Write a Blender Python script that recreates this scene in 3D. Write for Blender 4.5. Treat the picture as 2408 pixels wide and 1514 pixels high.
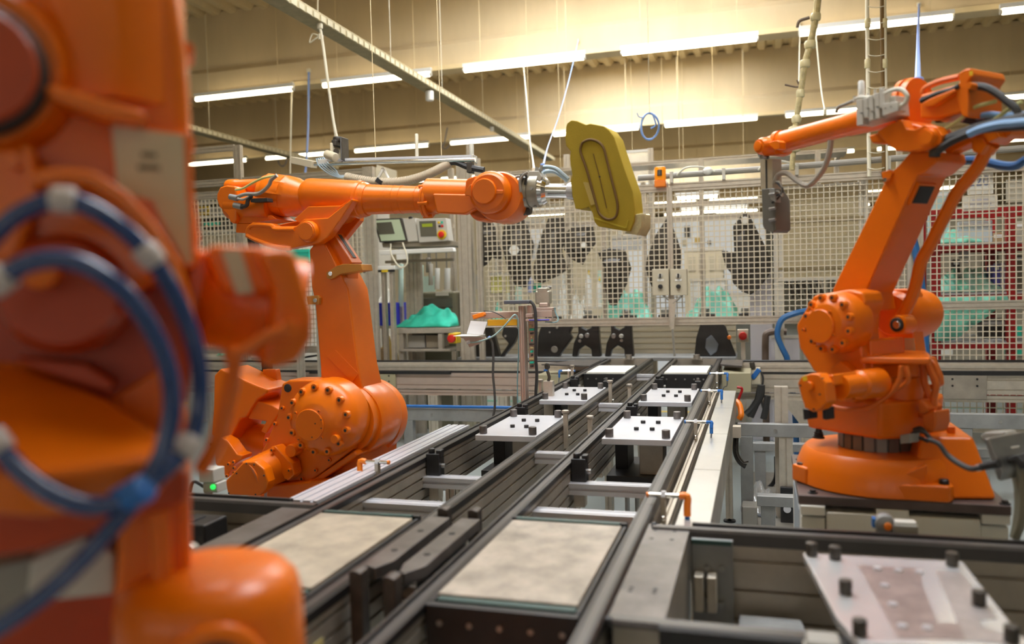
import bpy, bmesh, math, random
from mathutils import Vector as V, Matrix, Quaternion

random.seed(7)
for o in list(bpy.data.objects):
    bpy.data.objects.remove(o)
SC = bpy.context.scene
COL = SC.collection

# ------------------------------------------------------------------ camera
FPX, CX, CY = 1924.5, 1204.0, 757.0                 # focal length and centre in pixels of the 2408x1514 frame
def _n(v):
    return V(v).normalized()
_dy = _n((1781 - CX, -(662 - CY), -FPX))            # world Y: along the conveyors
_dx = -_n((-5200 - CX, -(849 - CY), -FPX))          # world X: across them
_dx = (_dx - _dy * _dx.dot(_dy)).normalized()
_dz = _dx.cross(_dy)
ROT = Matrix((_dx, _dy, _dz))                       # camera axes -> world
EYE = V((0, 0, 1.6))
cam_data = bpy.data.cameras.new('camera')
cam = bpy.data.objects.new('camera', cam_data)
COL.objects.link(cam)
cam.matrix_world = Matrix.Translation(EYE) @ ROT.to_4x4()
cam_data.sensor_fit = 'HORIZONTAL'
cam_data.sensor_width = 36
cam_data.lens = FPX / 2408 * 36
cam_data.clip_start = 0.02
cam_data.clip_end = 200
cam_data.dof.use_dof = True
cam_data.dof.focus_distance = 4.6
cam_data.dof.aperture_fstop = 1.6
SC.camera = cam

# ------------------------------------------------------------------ world, exposure
world = bpy.data.worlds.new('daylight')
SC.world = world
world.use_nodes = True
world.node_tree.nodes['Background'].inputs[0].default_value = (0.75, 0.85, 1.0, 1)
world.node_tree.nodes['Background'].inputs[1].default_value = 1.0
SC.view_settings.view_transform = 'Standard'
SC.view_settings.look = 'None'
SC.view_settings.gamma = 1
SC.view_settings.use_curve_mapping = False
SC.view_settings.exposure = -0.75
LAMP_POWER = 15.0          # radiance of the fluorescent tubes
LAMP_COLOR = (1.0, 0.85, 0.58)
SKY_POWER = 22.0           # radiance of the diffusing rooflight panes
SKY_COLOR = (0.90, 0.97, 1.08)

# ------------------------------------------------------------------ pixel -> place in the hall
def ray(px, py):
    return ROT @ V((px - CX, -(py - CY), -FPX)) / FPX
def onZ(px, py, z):
    r = ray(px, py)
    return EYE + r * ((z - EYE.z) / r.z)
def onY(px, py, y):
    r = ray(px, py)
    return EYE + r * (y / r.y)
def onX(px, py, x):
    r = ray(px, py)
    return EYE + r * (x / r.x)
def depth(p):
    return (V(p) - EYE).dot(ROT @ V((0, 0, -1)))
class Plane:
    """a vertical plane through B with horizontal normal a (pointing away from the camera)"""
    def __init__(s, B, az):
        s.B = V(B)
        s.a = V((math.sin(math.radians(az)), math.cos(math.radians(az)), 0))
    def pt(s, px, py, off=0.0):
        r = ray(px, py)
        return EYE + r * (((s.B - EYE).dot(s.a) + off) / r.dot(s.a))
    def m(s, rpx, px, py, off=0.0):
        return rpx * depth(s.pt(px, py, off)) / FPX
def zf(sc, ox, oy):
    return lambda x, y: (ox + x / sc, oy + y / sc)

# ------------------------------------------------------------------ materials
MATS = {}
def mat(name, col, rough=0.5, metal=0.0, var=0.0, vscale=8.0, bump=0.0, bscale=60.0, emit=0.0, ecol=None, coat=0.0, alpha=1.0, trans=0.0, stretch=None, spec=None):
    if name in MATS:
        return MATS[name]
    m = bpy.data.materials.new(name)
    m.use_nodes = True
    nt = m.node_tree
    b = nt.nodes['Principled BSDF']
    b.inputs['Base Color'].default_value = (*col, 1)
    b.inputs['Roughness'].default_value = rough
    b.inputs['Metallic'].default_value = metal
    b.inputs['Coat Weight'].default_value = coat
    b.inputs['Coat Roughness'].default_value = 0.12
    if spec is not None:
        b.inputs['Specular IOR Level'].default_value = spec
    if trans:
        b.inputs['Transmission Weight'].default_value = trans
    if alpha < 1:
        b.inputs['Alpha'].default_value = alpha
    if emit:
        b.inputs['Emission Color'].default_value = (*(ecol or col), 1)
        b.inputs['Emission Strength'].default_value = emit
    if var or bump:
        tc = nt.nodes.new('ShaderNodeTexCoord')
        src = tc.outputs['Object']
        if stretch:
            mp = nt.nodes.new('ShaderNodeMapping')
            mp.inputs['Scale'].default_value = stretch
            nt.links.new(src, mp.inputs[0])
            src = mp.outputs[0]
    if var:
        nz = nt.nodes.new('ShaderNodeTexNoise')
        nz.inputs['Scale'].default_value = vscale
        nz.inputs['Detail'].default_value = 6
        nz.inputs['Roughness'].default_value = 0.62
        nt.links.new(src, nz.inputs['Vector'])
        mx = nt.nodes.new('ShaderNodeMix')
        mx.data_type = 'RGBA'
        mx.inputs[6].default_value = (*[c * (1 - var) for c in col], 1)
        mx.inputs[7].default_value = (*[min(1, c * (1 + var)) for c in col], 1)
        rp = nt.nodes.new('ShaderNodeMapRange')
        rp.inputs[1].default_value = 0.3
        rp.inputs[2].default_value = 0.7
        nt.links.new(nz.outputs[0], rp.inputs[0])
        nt.links.new(rp.outputs[0], mx.inputs[0])
        nt.links.new(mx.outputs[2], b.inputs['Base Color'])
    if bump:
        nb = nt.nodes.new('ShaderNodeTexNoise')
        nb.inputs['Scale'].default_value = bscale
        nb.inputs['Detail'].default_value = 3
        nt.links.new(src, nb.inputs['Vector'])
        bp = nt.nodes.new('ShaderNodeBump')
        bp.inputs['Strength'].default_value = bump
        bp.inputs['Distance'].default_value = 0.01
        nt.links.new(nb.outputs[0], bp.inputs['Height'])
        nt.links.new(bp.outputs[0], b.inputs['Normal'])
    MATS[name] = m
    return m

ORANGE = mat('orange_robot_paint', (0.83, 0.168, 0.0012), 0.35, var=0.05, vscale=5, coat=0.16, spec=0.4)
ORANGE_D = mat('orange_cable_rubber', (0.72, 0.15, 0.012), 0.45)
ALU = mat('anodised_aluminium', (0.56, 0.50, 0.41), 0.38, 0.55, var=0.10, vscale=3, stretch=(6, 1, 6))
ALU_D = mat('dull_aluminium', (0.38, 0.335, 0.275), 0.42, 0.5, var=0.20, vscale=5)
ALU_R = mat('rosy_aluminium', (0.52, 0.40, 0.33), 0.42, 0.4, var=0.08, vscale=4)
ALU_W = mat('bright_aluminium', (0.66, 0.66, 0.69), 0.30, 0.35, var=0.04, vscale=9)
ALU_P = mat('milled_aluminium', (0.86, 0.85, 0.86), 0.20, 0.6, var=0.10, vscale=4)
STEEL = mat('steel', (0.36, 0.35, 0.33), 0.35, 0.85, var=0.15, vscale=9)
STEEL_G = mat('grey_steel', (0.30, 0.30, 0.29), 0.45, 0.4, var=0.18, vscale=6)
CHROME = mat('chrome', (0.85, 0.84, 0.82), 0.12, 1.0)
BLACK = mat('black_plastic', (0.016, 0.015, 0.015), 0.42, var=0.3, vscale=20)
RAILB = mat('black_guide_plastic', (0.015, 0.013, 0.0125), 0.38, var=0.25, vscale=14)
BELT = mat('grey_conveyor_belt', (0.075, 0.068, 0.064), 0.32, var=0.2, vscale=20, stretch=(1, .15, 1))
DARKP = mat('dark_joint_plate', (0.15, 0.135, 0.125), 0.38, 0.5, var=0.3, vscale=12)
RUBBER = mat('black_rubber', (0.03, 0.028, 0.026), 0.55)
GREY = mat('grey_plastic', (0.32, 0.30, 0.26), 0.5)
LGREY = mat('light_grey_plastic', (0.58, 0.55, 0.48), 0.45)
BEIGE = mat('beige_box', (0.55, 0.49, 0.36), 0.45)
WHITE = mat('white_paint', (0.82, 0.81, 0.76), 0.5)
ENDBOX = mat('khaki_box', (0.37, 0.33, 0.21), 0.45)
PEDW = mat('white_pedestal_paint', (0.80, 0.77, 0.69), 0.45, var=0.04, vscale=4)
CREAM = mat('cream_paint', (0.62, 0.58, 0.50), 0.5, var=0.06, vscale=4)
PAPER = mat('white_paper', (0.86, 0.86, 0.86), 0.6)
TEAL = mat('teal_fabric', (0.03, 0.52, 0.36), 0.7, var=0.25, vscale=6)
MINT = mat('mint_film', (0.22, 0.66, 0.50), 0.35, var=0.25, vscale=5)
BLUE = mat('blue_hose', (0.028, 0.13, 0.33), 0.35)
LBLUE = mat('pale_blue_hose', (0.24, 0.36, 0.72), 0.35)
BLUEB = mat('blue_plastic', (0.02, 0.03, 0.50), 0.4)
BLUEC = mat('blue_connector', (0.02, 0.14, 0.44), 0.4)
RED = mat('red_paint', (0.36, 0.006, 0.006), 0.4)
REDB = mat('red_button', (0.70, 0.02, 0.012), 0.3)
YELLOW = mat('yellow_paint', (0.80, 0.55, 0.02), 0.5)
ORANGEP = mat('orange_plastic', (0.90, 0.22, 0.01), 0.4)
GREEN = mat('green_strip', (0.030, 0.075, 0.066), 0.45)
OLIVE = mat('mustard_foam', (0.42, 0.29, 0.012), 0.75, var=0.06, vscale=7, bump=0.12, bscale=240)
OLIVE_S = mat('pale_foam_side', (0.56, 0.48, 0.25), 0.8, var=0.15, vscale=30, bump=0.3, bscale=90)
BROWN = mat('brown_bead', (0.16, 0.085, 0.015), 0.6)
DKBROWN = mat('dark_moulded_plastic', (0.045, 0.036, 0.026), 0.45, var=0.3, vscale=12, bump=0.25, bscale=30)
BLKPART = mat('black_moulded_plastic', (0.022, 0.019, 0.016), 0.32, var=0.3, vscale=12)
CARD = mat('cardboard', (0.48, 0.33, 0.18), 0.8, var=0.1)
LABEL = mat('tan_label', (0.50, 0.42, 0.26), 0.55, var=0.10, vscale=12)
WOODB = mat('stained_board', (0.38, 0.315, 0.23), 0.55, var=0.34, vscale=7)
WBOARD = mat('white_board', (0.80, 0.77, 0.66), 0.5, var=0.05)
TRAYM = mat('galvanised_tray', (0.42, 0.36, 0.22), 0.45, 0.5, var=0.15, vscale=10)
CORD = mat('white_cord', (0.78, 0.72, 0.56), 0.5)
CABLE_G = mat('grey_cable', (0.30, 0.28, 0.24), 0.5)
CLEAR = mat('clear_film', (0.92, 0.93, 0.95), 0.12, trans=0.85)
BROWNPLATE = mat('brown_painted_plate', (0.10, 0.07, 0.062), 0.42, var=0.3, vscale=7)
SIGNW = mat('white_sign_card', (0.80, 0.77, 0.70), 0.6)
INK = mat('blue_grey_ink', (0.22, 0.25, 0.42), 0.6)
INKD = mat('dark_ink', (0.05, 0.05, 0.05), 0.6)

# ------------------------------------------------------------------ mesh builder
def frame(axis, up=V((0, 0, 1))):
    w = V(axis).normalized()
    up = V(up)
    if abs(w.dot(up.normalized())) > 0.98:
        up = V((0, 1, 0)) if abs(w.y) < 0.9 else V((1, 0, 0))
    u = up.cross(w).normalized()
    v = w.cross(u)
    return u, v, w
def spline(pts, k=5):
    P = [V(p) for p in pts]
    if len(P) < 3:
        return P
    out = []
    for i in range(len(P) - 1):
        a = P[i - 1] if i else P[0] * 2 - P[1]
        b, c = P[i], P[i + 1]
        d = P[i + 2] if i + 2 < len(P) else c * 2 - b
        for j in range(k):
            t = j / k
            out.append(0.5 * ((2 * b) + (c - a) * t + (2 * a - 5 * b + 4 * c - d) * t * t + (3 * b - a - 3 * c + d) * t ** 3))
    out.append(P[-1])
    return out
class MB:
    def __init__(s):
        s.v, s.f = [], []
    def add(s, vs, fs):
        n = len(s.v)
        s.v += [V(p) for p in vs]
        s.f += [tuple(i + n for i in f) for f in fs]
        return s
    def box(s, lo, hi):
        x0, y0, z0 = lo
        x1, y1, z1 = hi
        return s.add([(x0, y0, z0), (x1, y0, z0), (x1, y1, z0), (x0, y1, z0), (x0, y0, z1), (x1, y0, z1), (x1, y1, z1), (x0, y1, z1)],
                     [(0, 3, 2, 1), (4, 5, 6, 7), (0, 1, 5, 4), (1, 2, 6, 5), (2, 3, 7, 6), (3, 0, 4, 7)])
    def cbox(s, c, size, rz=0.0, R=None):
        c = V(c)
        R = R or Matrix.Rotation(rz, 3, 'Z')
        h = V(size) / 2
        m = MB().box(-h, h)
        return s.add([c + R @ p for p in m.v], m.f)
    def beam(s, p0, p1, w, h, up=(0, 0, 1)):
        p0, p1 = V(p0), V(p1)
        u, v, d = frame(p1 - p0, up)
        q = [(-w / 2, -h / 2), (w / 2, -h / 2), (w / 2, h / 2), (-w / 2, h / 2)]
        return s.prism([p0 + u * a + v * b for a, b in q], p1 - p0)
    def prism(s, pts, vec):
        pts = [V(p) for p in pts]
        vec = V(vec)
        n = len(pts)
        return s.add(pts + [p + vec for p in pts],
                     [tuple(range(n - 1, -1, -1)), tuple(range(n, 2 * n))] + [(i, (i + 1) % n, n + (i + 1) % n, n + i) for i in range(n)])
    def loft(s, a, b):
        a = [V(p) for p in a]
        n = len(a)
        return s.add(a + [V(p) for p in b],
                     [tuple(range(n - 1, -1, -1)), tuple(range(n, 2 * n))] + [(i, (i + 1) % n, n + (i + 1) % n, n + i) for i in range(n)])
    def lathe(s, p, axis, prof, n=28):
        p = V(p)
        u, v, w = frame(axis)
        vs, fs = [], []
        for t, r in prof:
            for k in range(n):
                a = 2 * math.pi * k / n
                vs.append(p + w * t + (u * math.cos(a) + v * math.sin(a)) * max(r, 1e-5))
        m = len(prof)
        for j in range(m - 1):
            for k in range(n):
                k2 = (k + 1) % n
                fs.append((j * n + k, j * n + k2, (j + 1) * n + k2, (j + 1) * n + k))
        fs.append(tuple(range(n - 1, -1, -1)))
        fs.append(tuple((m - 1) * n + k for k in range(n)))
        return s.add(vs, fs)
    def cyl(s, p0, p1, r, r1=None, n=20):
        p0, p1 = V(p0), V(p1)
        L = (p1 - p0).length
        return s.lathe(p0, p1 - p0, [(0, r), (L, r if r1 is None else r1)], n)
    def rcyl(s, p0, p1, r, c=0.2, n=24):
        """a cylinder whose rims are rounded by c*r"""
        p0, p1 = V(p0), V(p1)
        L = (p1 - p0).length
        e = min(c * r, L * .45)
        return s.lathe(p0, p1 - p0, [(0, r - e), (e * .3, r - e * .3), (e, r), (L - e, r), (L - e * .3, r - e * .3), (L, r - e)], n)
    def tube(s, pts, r, n=8, k=5, smooth=True):
        P = spline(pts, k) if smooth else [V(p) for p in pts]
        rs = r if callable(r) else (lambda t: r)
        vs, fs = [], []
        u = None
        for i, p in enumerate(P):
            t = (P[min(i + 1, len(P) - 1)] - P[max(i - 1, 0)]).normalized()
            if u is None:
                u = frame(t)[0]
            u = (u - t * u.dot(t)).normalized()
            w = t.cross(u)
            rr = rs(i / (len(P) - 1))
            for q in range(n):
                a = 2 * math.pi * q / n
                vs.append(p + (u * math.cos(a) + w * math.sin(a)) * rr)
        for i in range(len(P) - 1):
            for q in range(n):
                q2 = (q + 1) % n
                fs.append((i * n + q, i * n + q2, (i + 1) * n + q2, (i + 1) * n + q))
        fs.append(tuple(range(n - 1, -1, -1)))
        fs.append(tuple((len(P) - 1) * n + q for q in range(n)))
        return s.add(vs, fs)
    def sphere(s, c, r, n=20, m=12, sc=(1, 1, 1)):
        c = V(c)
        prof = [(-math.cos(math.pi * j / m), math.sin(math.pi * j / m)) for j in range(m + 1)]
        q = MB().lathe((0, 0, 0), (0, 0, 1), prof, n)
        return s.add([c + V((p.x * sc[0], p.y * sc[1], p.z * sc[2])) * r for p in q.v], q.f)
    def torus(s, c, axis, R, r, n=28, m=8, a0=0, a1=2 * math.pi):
        u, v, w = frame(axis)
        c = V(c)
        full = abs(a1 - a0 - 2 * math.pi) < 1e-6
        pts = [c + (u * math.cos(a0 + (a1 - a0) * i / n) + v * math.sin(a0 + (a1 - a0) * i / n)) * R for i in range(n + 1)]
        return s.tube(pts, r, m, smooth=False)

ORG = {}
def link(o, parent=None, org=None):
    COL.objects.link(o)
    if parent is not None:
        o.parent = parent
    ORG[o.name] = V(org)
    return o
def mesh_of(mb, name, m, org, smooth=35, bevel=0.0, seg=2):
    me = bpy.data.meshes.new(name)
    bm = bmesh.new()
    vs = [bm.verts.new(p - org) for p in mb.v]
    for f in mb.f:
        try:
            bm.faces.new([vs[i] for i in f])
        except ValueError:
            pass
    bmesh.ops.recalc_face_normals(bm, faces=bm.faces)
    bm.to_mesh(me)
    bm.free()
    me.materials.append(m)
    if smooth:
        for p in me.polygons:
            p.use_smooth = True
        me.set_sharp_from_angle(angle=math.radians(smooth))
    return me
def addbev(o, w, seg=2):
    b = o.modifiers.new('edge', 'BEVEL')
    b.width = w
    b.segments = seg
    b.limit_method = 'ANGLE'
    b.angle_limit = math.radians(38)
    b.use_clamp_overlap = True
    b.harden_normals = True
def thing(name, loc, label, cat, group=None):
    o = bpy.data.objects.new(name, None)
    o.empty_display_size = 0.1
    link(o, None, loc)
    o.location = V(loc)
    tag(o, label, cat, group)
    return o
def tag(o, label, cat, group=None):
    o['label'] = label
    o['category'] = cat
    if group:
        o['group'] = group
    return o
def part(mb, name, m, parent, label=None, bevel=0.0, smooth=35, seg=2, kind=None):
    org = ORG[parent.name]
    o = bpy.data.objects.new(name, mesh_of(mb, name, m, org, smooth))
    link(o, parent, org)
    if bevel:
        addbev(o, bevel, seg)
    if label:
        o['label'] = label
    if kind:
        o['kind'] = kind
    return o
def centre(mb):
    lo = V([min(p[i] for p in mb.v) for i in range(3)])
    hi = V([max(p[i] for p in mb.v) for i in range(3)])
    return V(((lo.x + hi.x) / 2, (lo.y + hi.y) / 2, lo.z))
def solo(mb, name, m, label, cat, group=None, bevel=0.0, smooth=35, kind=None):
    org = centre(mb)
    o = bpy.data.objects.new(name, mesh_of(mb, name, m, org, smooth))
    link(o, None, org)
    o.location = org
    if bevel:
        addbev(o, bevel)
    if kind:
        o['kind'] = kind
    if label:
        tag(o, label, cat, group)
    return o
def struct(mb, name, m, smooth=0, bevel=0.0):
    o = solo(mb, name, m, None, None, smooth=smooth, bevel=bevel)
    o['kind'] = 'structure'
    return o
def like(src, parent, name=None, delta=(0, 0, 0)):
    """a copy of a part (shared mesh), shifted by delta, under a parent"""
    c = src.copy()
    COL.objects.link(c)
    c.parent = parent
    c.location = src.location + V(delta)
    ORG[c.name] = ORG[parent.name] if parent else ORG[src.name]
    return c
def dup(root, delta, label=None, rz=0.0):
    r = root.copy()
    COL.objects.link(r)
    r.location = root.location + V(delta)
    if rz:
        r.rotation_euler.z += rz
    if label:
        r['label'] = label
    ORG[r.name] = ORG[root.name] + V(delta)
    for ch in root.children:
        c = ch.copy()
        COL.objects.link(c)
        c.parent = r
        for g in ch.children:
            d = g.copy()
            COL.objects.link(d)
            d.parent = c
    return r

# slotted aluminium extrusion -------------------------------------------------
def section(w, h, nw, nh, sw=0.010, sd=0.009):
    pts = []
    def side(p, d, L, n, inw):
        pts.append(p)
        for i in range(n):
            c = (i + .5) * L / n
            for t, e in ((c - sw / 2, 0), (c - sw / 2, sd), (c + sw / 2, sd), (c + sw / 2, 0)):
                pts.append((p[0] + d[0] * t + inw[0] * e, p[1] + d[1] * t + inw[1] * e))
    side((-w / 2, -h / 2), (1, 0), w, nw, (0, 1))
    side((w / 2, -h / 2), (0, 1), h, nh, (-1, 0))
    side((w / 2, h / 2), (-1, 0), w, nw, (0, -1))
    side((-w / 2, h / 2), (0, -1), h, nh, (1, 0))
    return pts
def alu(mb, p0, p1, w=0.045, h=0.045, nw=1, nh=1, up=(0, 0, 1), sw=0.010, sd=0.009):
    p0, p1 = V(p0), V(p1)
    u, v, d = frame(p1 - p0, up)
    return mb.prism([p0 + u * a + v * b for a, b in section(w, h, nw, nh, sw, sd)], p1 - p0)
# ================================================================== the hall
FLOORM = mat('grey_floor_coating', (0.27, 0.30, 0.29), 0.30, var=0.10, vscale=1.2)
BEAMM = mat('cream_concrete', (0.70, 0.56, 0.345), 0.75, var=0.07, vscale=2.2, bump=0.08, bscale=18, stretch=(1, 1, .25))
DECKM = mat('cream_roof_sheet', (0.76, 0.61, 0.35), 0.5, var=0.04)
WALLM = mat('pale_wall_paint', (0.70, 0.72, 0.74), 0.7, var=0.03)
X0, X1, Y0, Y1, ZC = -17.0, 11.0, -9.0, 44.0, 5.8
struct(MB().box((X0, Y0, -0.15), (X1, Y1, 0)), 'floor', FLOORM)
struct(MB().box((X0 - .2, Y0, 0), (X0, Y1, ZC + .5)), 'wall_left', WALLM)
struct(MB().box((X1, Y0, 0), (X1 + .2, Y1, ZC + .5)), 'wall_right', WALLM)
struct(MB().box((X0, Y1, 0), (X1, Y1 + .2, ZC + .5)), 'wall_back', WALLM)
struct(MB().box((X0, Y0 - .2, 0), (X1, Y0, ZC + .5)), 'wall_front', WALLM)
# trapezoidal roof sheet, its ribs running along Y, with openings left for the rooflights
SKY = [(-3.5, -0.2, 13.2, 15.0), (-3.4, 0.2, 7.3, 9.7), (-3.5, -0.2, 23.4, 25.2), (-3.5, 2.2, 2.2, 4.2)]
def deck(x0, x1, y0, y1, mb):
    pitch, q = 0.28, []
    x = x0
    while x < x1 - 1e-6:
        for dx, z in ((0, ZC), (.10, ZC), (.14, ZC + .08), (.24, ZC + .08)):
            if x + dx < x1:
                q.append((x + dx, z))
        x += pitch
    q.append((x1, q[-1][1]))
    n = len(q)
    mb.add([(a, y0, z) for a, z in q] + [(a, y1, z) for a, z in q], [(i, i + 1, n + i + 1, n + i) for i in range(n - 1)])
mb = MB()
ys = sorted({Y0, Y1, *[s[2] for s in SKY], *[s[3] for s in SKY]})
for ya, yb in zip(ys, ys[1:]):
    cut = [s for s in SKY if s[2] <= ya and s[3] >= yb]
    xs = X0
    for s in sorted(cut):
        deck(xs, s[0], ya, yb, mb)
        xs = s[1]
    deck(xs, X1, ya, yb, mb)
dk = struct(mb, 'ceiling', DECKM)
# rooflights: a frame, a wire guard below and panes that let the daylight in
PANE = mat('daylit_rooflight_pane', (0.9, 0.9, 0.9), 0.4, emit=SKY_POWER, ecol=SKY_COLOR)
for i, (a, b, c, d) in enumerate(SKY):
    fr = MB()
    fr.box((a - .06, c - .06, ZC - .02), (b + .06, c, ZC + .2)).box((a - .06, d, ZC - .02), (b + .06, d + .06, ZC + .2))
    fr.box((a - .06, c, ZC - .02), (a, d, ZC + .2)).box((b, c, ZC - .02), (b + .06, d, ZC + .2))
    w = struct(fr, 'window_%d' % (i + 1), DECKM)
    n = 3
    for k in range(n):
        xa, xb = a + (b - a) * k / n + .01, a + (b - a) * (k + 1) / n - .01
        part(MB().box((xa, c, ZC + .14), (xb, d, ZC + .16)), 'pane', PANE, w, smooth=0)
    g = MB()
    x = a
    while x <= b:
        g.box((x - .006, c, ZC - .016), (x + .006, d, ZC - .004))
        x += .15
    y = c
    while y <= d:
        g.box((a, y - .006, ZC - .016), (b, y + .006, ZC - .004))
        y += .15
    part(g, 'wire_guard', DECKM, w, smooth=0, kind='stuff')
# windows added in the unseen wall behind the camera; glowing panes give front light
FILLPANE = mat('added_fill_light_pane', (0.9, 0.9, 0.9), 0.3, emit=2.2, ecol=(1.0, 0.97, 0.93))
for i, x in enumerate((-9.5, -5.0, -0.5, 4.0)):
    fr = MB()
    for a, b, c, d in ((0, 0, 3.4, .07), (0, 2.43, 3.4, 2.5), (0, .07, .07, 2.43), (3.33, .07, 3.4, 2.43)):
        fr.box((x + a, Y0 + .002, 1.1 + b), (x + c, Y0 + .08, 1.1 + d))
    w = struct(fr, 'window_%d' % (5 + i), WALLM)
    for k in range(3):
        part(MB().box((x + .08 + 1.09 * k, Y0 + .02, 1.18), (x + 1.13 + 1.09 * k, Y0 + .04, 3.52)), 'pane', FILLPANE, w, smooth=0)
        if k:
            part(MB().box((x + .04 + 1.09 * k, Y0 + .01, 1.17), (x + .08 + 1.09 * k, Y0 + .07, 3.53)), 'mullion', WALLM, w, smooth=0)
# concrete beams across the hall: web, chamfer, bottom flange
for i, y in enumerate((5.5, 10.6, 15.7, 20.8, 25.9, 31.0, 36.1, 41.2, 0.4, -4.7)):
    s = [(-.0, 4.66), (.46, 4.66), (.46, 4.94), (.38, 5.02), (.38, ZC + .05), (.08, ZC + .05), (.08, 5.02), (0, 4.94)]
    b = struct(MB().prism([(X0, y + a, z) for a, z in s], (X1 - X0, 0, 0)), 'trim_%d' % (i + 1), BEAMM)
    if i in (1, 2, 3):
        b2 = part(MB().box((X0, y - .035, 4.60), (X1, y - .003, 4.66)), 'lip_strip', DECKM, b, smooth=0)
# painted floor stripes
for i, (y, m, w) in enumerate(((10.33, 'y', .09), (11.05, 'g', .10))):
    struct(MB().box((X0, y - w / 2, 0.0005), (X1, y + w / 2, 0.003)), 'trim_%d' % (21 + i),
           YELLOW if m == 'y' else mat('green_stripe', (0.05, 0.35, 0.22), 0.5))
struct(MB().box((-2.95, -1, 0.0005), (-2.85, 10.3, 0.003)), 'trim_23', mat('green_stripe', (0.05, 0.35, 0.22), 0.5))

# ------------------------------------------------------------------ fluorescent lamps
TUBE = mat('fluorescent_tube', (1, 1, 1), 0.4, emit=LAMP_POWER, ecol=LAMP_COLOR)
TUBE_OFF = mat('lamp_end_cap', (0.7, 0.68, 0.6), 0.4)
base = None
LS = 0.957        # the lamps hang a little below and in front of the beams
rows = [10.72 * LS, 15.88 * LS, 20.85 * LS, 25.95 * LS, 31.0 * LS, 36.1 * LS, 5.9, 0.5, -4.5]
LZ = 1.6 + 3.0 * LS
lampn = 0
ROWN = ['first', 'second', 'third', 'fourth', 'fifth', 'sixth', 'overhead', 'rear overhead', 'rearmost']
def lamp(x, y, z):
    t = thing('ceiling_lamp', (x, y, z), '', 'lamp', 'fluorescent lamps under the ceiling beams')
    A, B_, C_ = .855 * LS, .83 * LS, .6 * LS
    hs = MB().prism([(x - A, y - .026, z + .034), (x - A, y + .026, z + .034), (x - A, y + .026, z + .085), (x - A, y - .026, z + .085)], (2 * A, 0, 0))
    part(hs, 'housing', WHITE, t, smooth=0)
    part(MB().cyl((x - B_, y, z), (x + B_, y, z), .031, n=12), 'tube', TUBE, t)
    for sx in (-1, 1):
        part(MB().cyl((x + sx * B_, y, z), (x + sx * A, y, z), .028, n=12), 'end_cap', TUBE_OFF, t)
        part(MB().cyl((x + sx * C_, y, z + .07), (x + sx * C_, y, ZC - .004), .005, n=6), 'hanger', DECKM, t)
    return t
ORD = ['first', 'second', 'third', 'fourth', 'fifth', 'sixth', 'seventh', 'eighth', 'ninth', 'tenth', 'eleventh', 'twelfth']
def inframe(x, y):
    c = []
    for d in (-.8, .8):
        p = ROT.transposed() @ (V((x + d, y, LZ)) - EYE)
        if p.z > -.1:
            return False
        c.append(p.x / -p.z * FPX + CX)
    return c[1] > 440 and c[0] < 2408
for r, y in enumerate(rows):
    xs = [(-0.80 + 2.175 * k) * LS for k in (range(-6, 4) if r < 6 else range(-4, 4))]
    if r < 6:
        xs = [x for x in xs if inframe(x, y)]
    for j, x in enumerate(xs):
        if base is None:
            base = o = lamp(x, y, LZ)
            ob = (x, y)
        else:
            o = dup(base, (x - ob[0], y - ob[1], 0))
        if r < 6:
            o['label'] = 'lit tube lamp, %s from the left in the %s lamp row from the camera' % (ORD[j], ORD[r])
        else:
            o['label'] = 'lit tube lamp in the rows over and behind the camera'
            o['group'] = 'fluorescent lamps over and behind the camera'
# ================================================================== conveyors
ZB = 0.90
GSEC = [(0, -.008), (0, .014), (.007, .020), (.016, .020), (.016, .006), (.040, .006), (.040, .012), (.050, .012), (.050, -.008)]
def rail(root, x, y0, y1, flip, axis='y'):
    """one side of a conveyor: slotted profile, black guide with a lip, grey belt.  x is the outer edge, flip mirrors the lip"""
    s = -1 if flip else 1
    P = (lambda u, t, z: V((x + s * u, t, z))) if axis == 'y' else (lambda u, t, z: V((t, x + s * u, z)))
    mb = MB().prism([P(u, y0, ZB - .012 + h) for u, h in GSEC], P(0, y1, 0) - P(0, y0, 0))
    part(mb, 'guide_rail', RAILB, root, smooth=0)
    b = MB().prism([P(u, y0, ZB + h) for u, h in ((.017, -.006), (.017, .0), (.039, .0), (.039, -.006))], P(0, y1, 0) - P(0, y0, 0))
    part(b, 'belt', BELT, root, smooth=0)
    p = MB()
    c = P(.024, y0, ZB - .02 - .085)
    alu(p, c, c + P(0, y1, 0) - P(0, y0, 0), .045, .17, 1, 4)
    part(p, 'side_profile', ALU_D, root, smooth=0)
def leg(root, x, y, z1, w=.045):
    mb = MB()
    alu(mb, (x, y, .03), (x, y, z1), w, w * 2 if w < .05 else w, 1, 2 if w < .05 else 1, up=(0, 1, 0))
    l = part(mb, 'leg', ALU, root, smooth=0)
    part(MB().cyl((x, y, 0), (x, y, .012), .04).cyl((x, y, .012), (x, y, .03), .012), 'foot', BLACK, l)
def tie(root, x0, x1, y, z=.80, m=None):
    mb = MB()
    alu(mb, (x0, y, z), (x1, y, z), .06, .045, 2, 1)
    part(mb, 'cross_tie', m or ALU_W, root, smooth=0)

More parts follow.
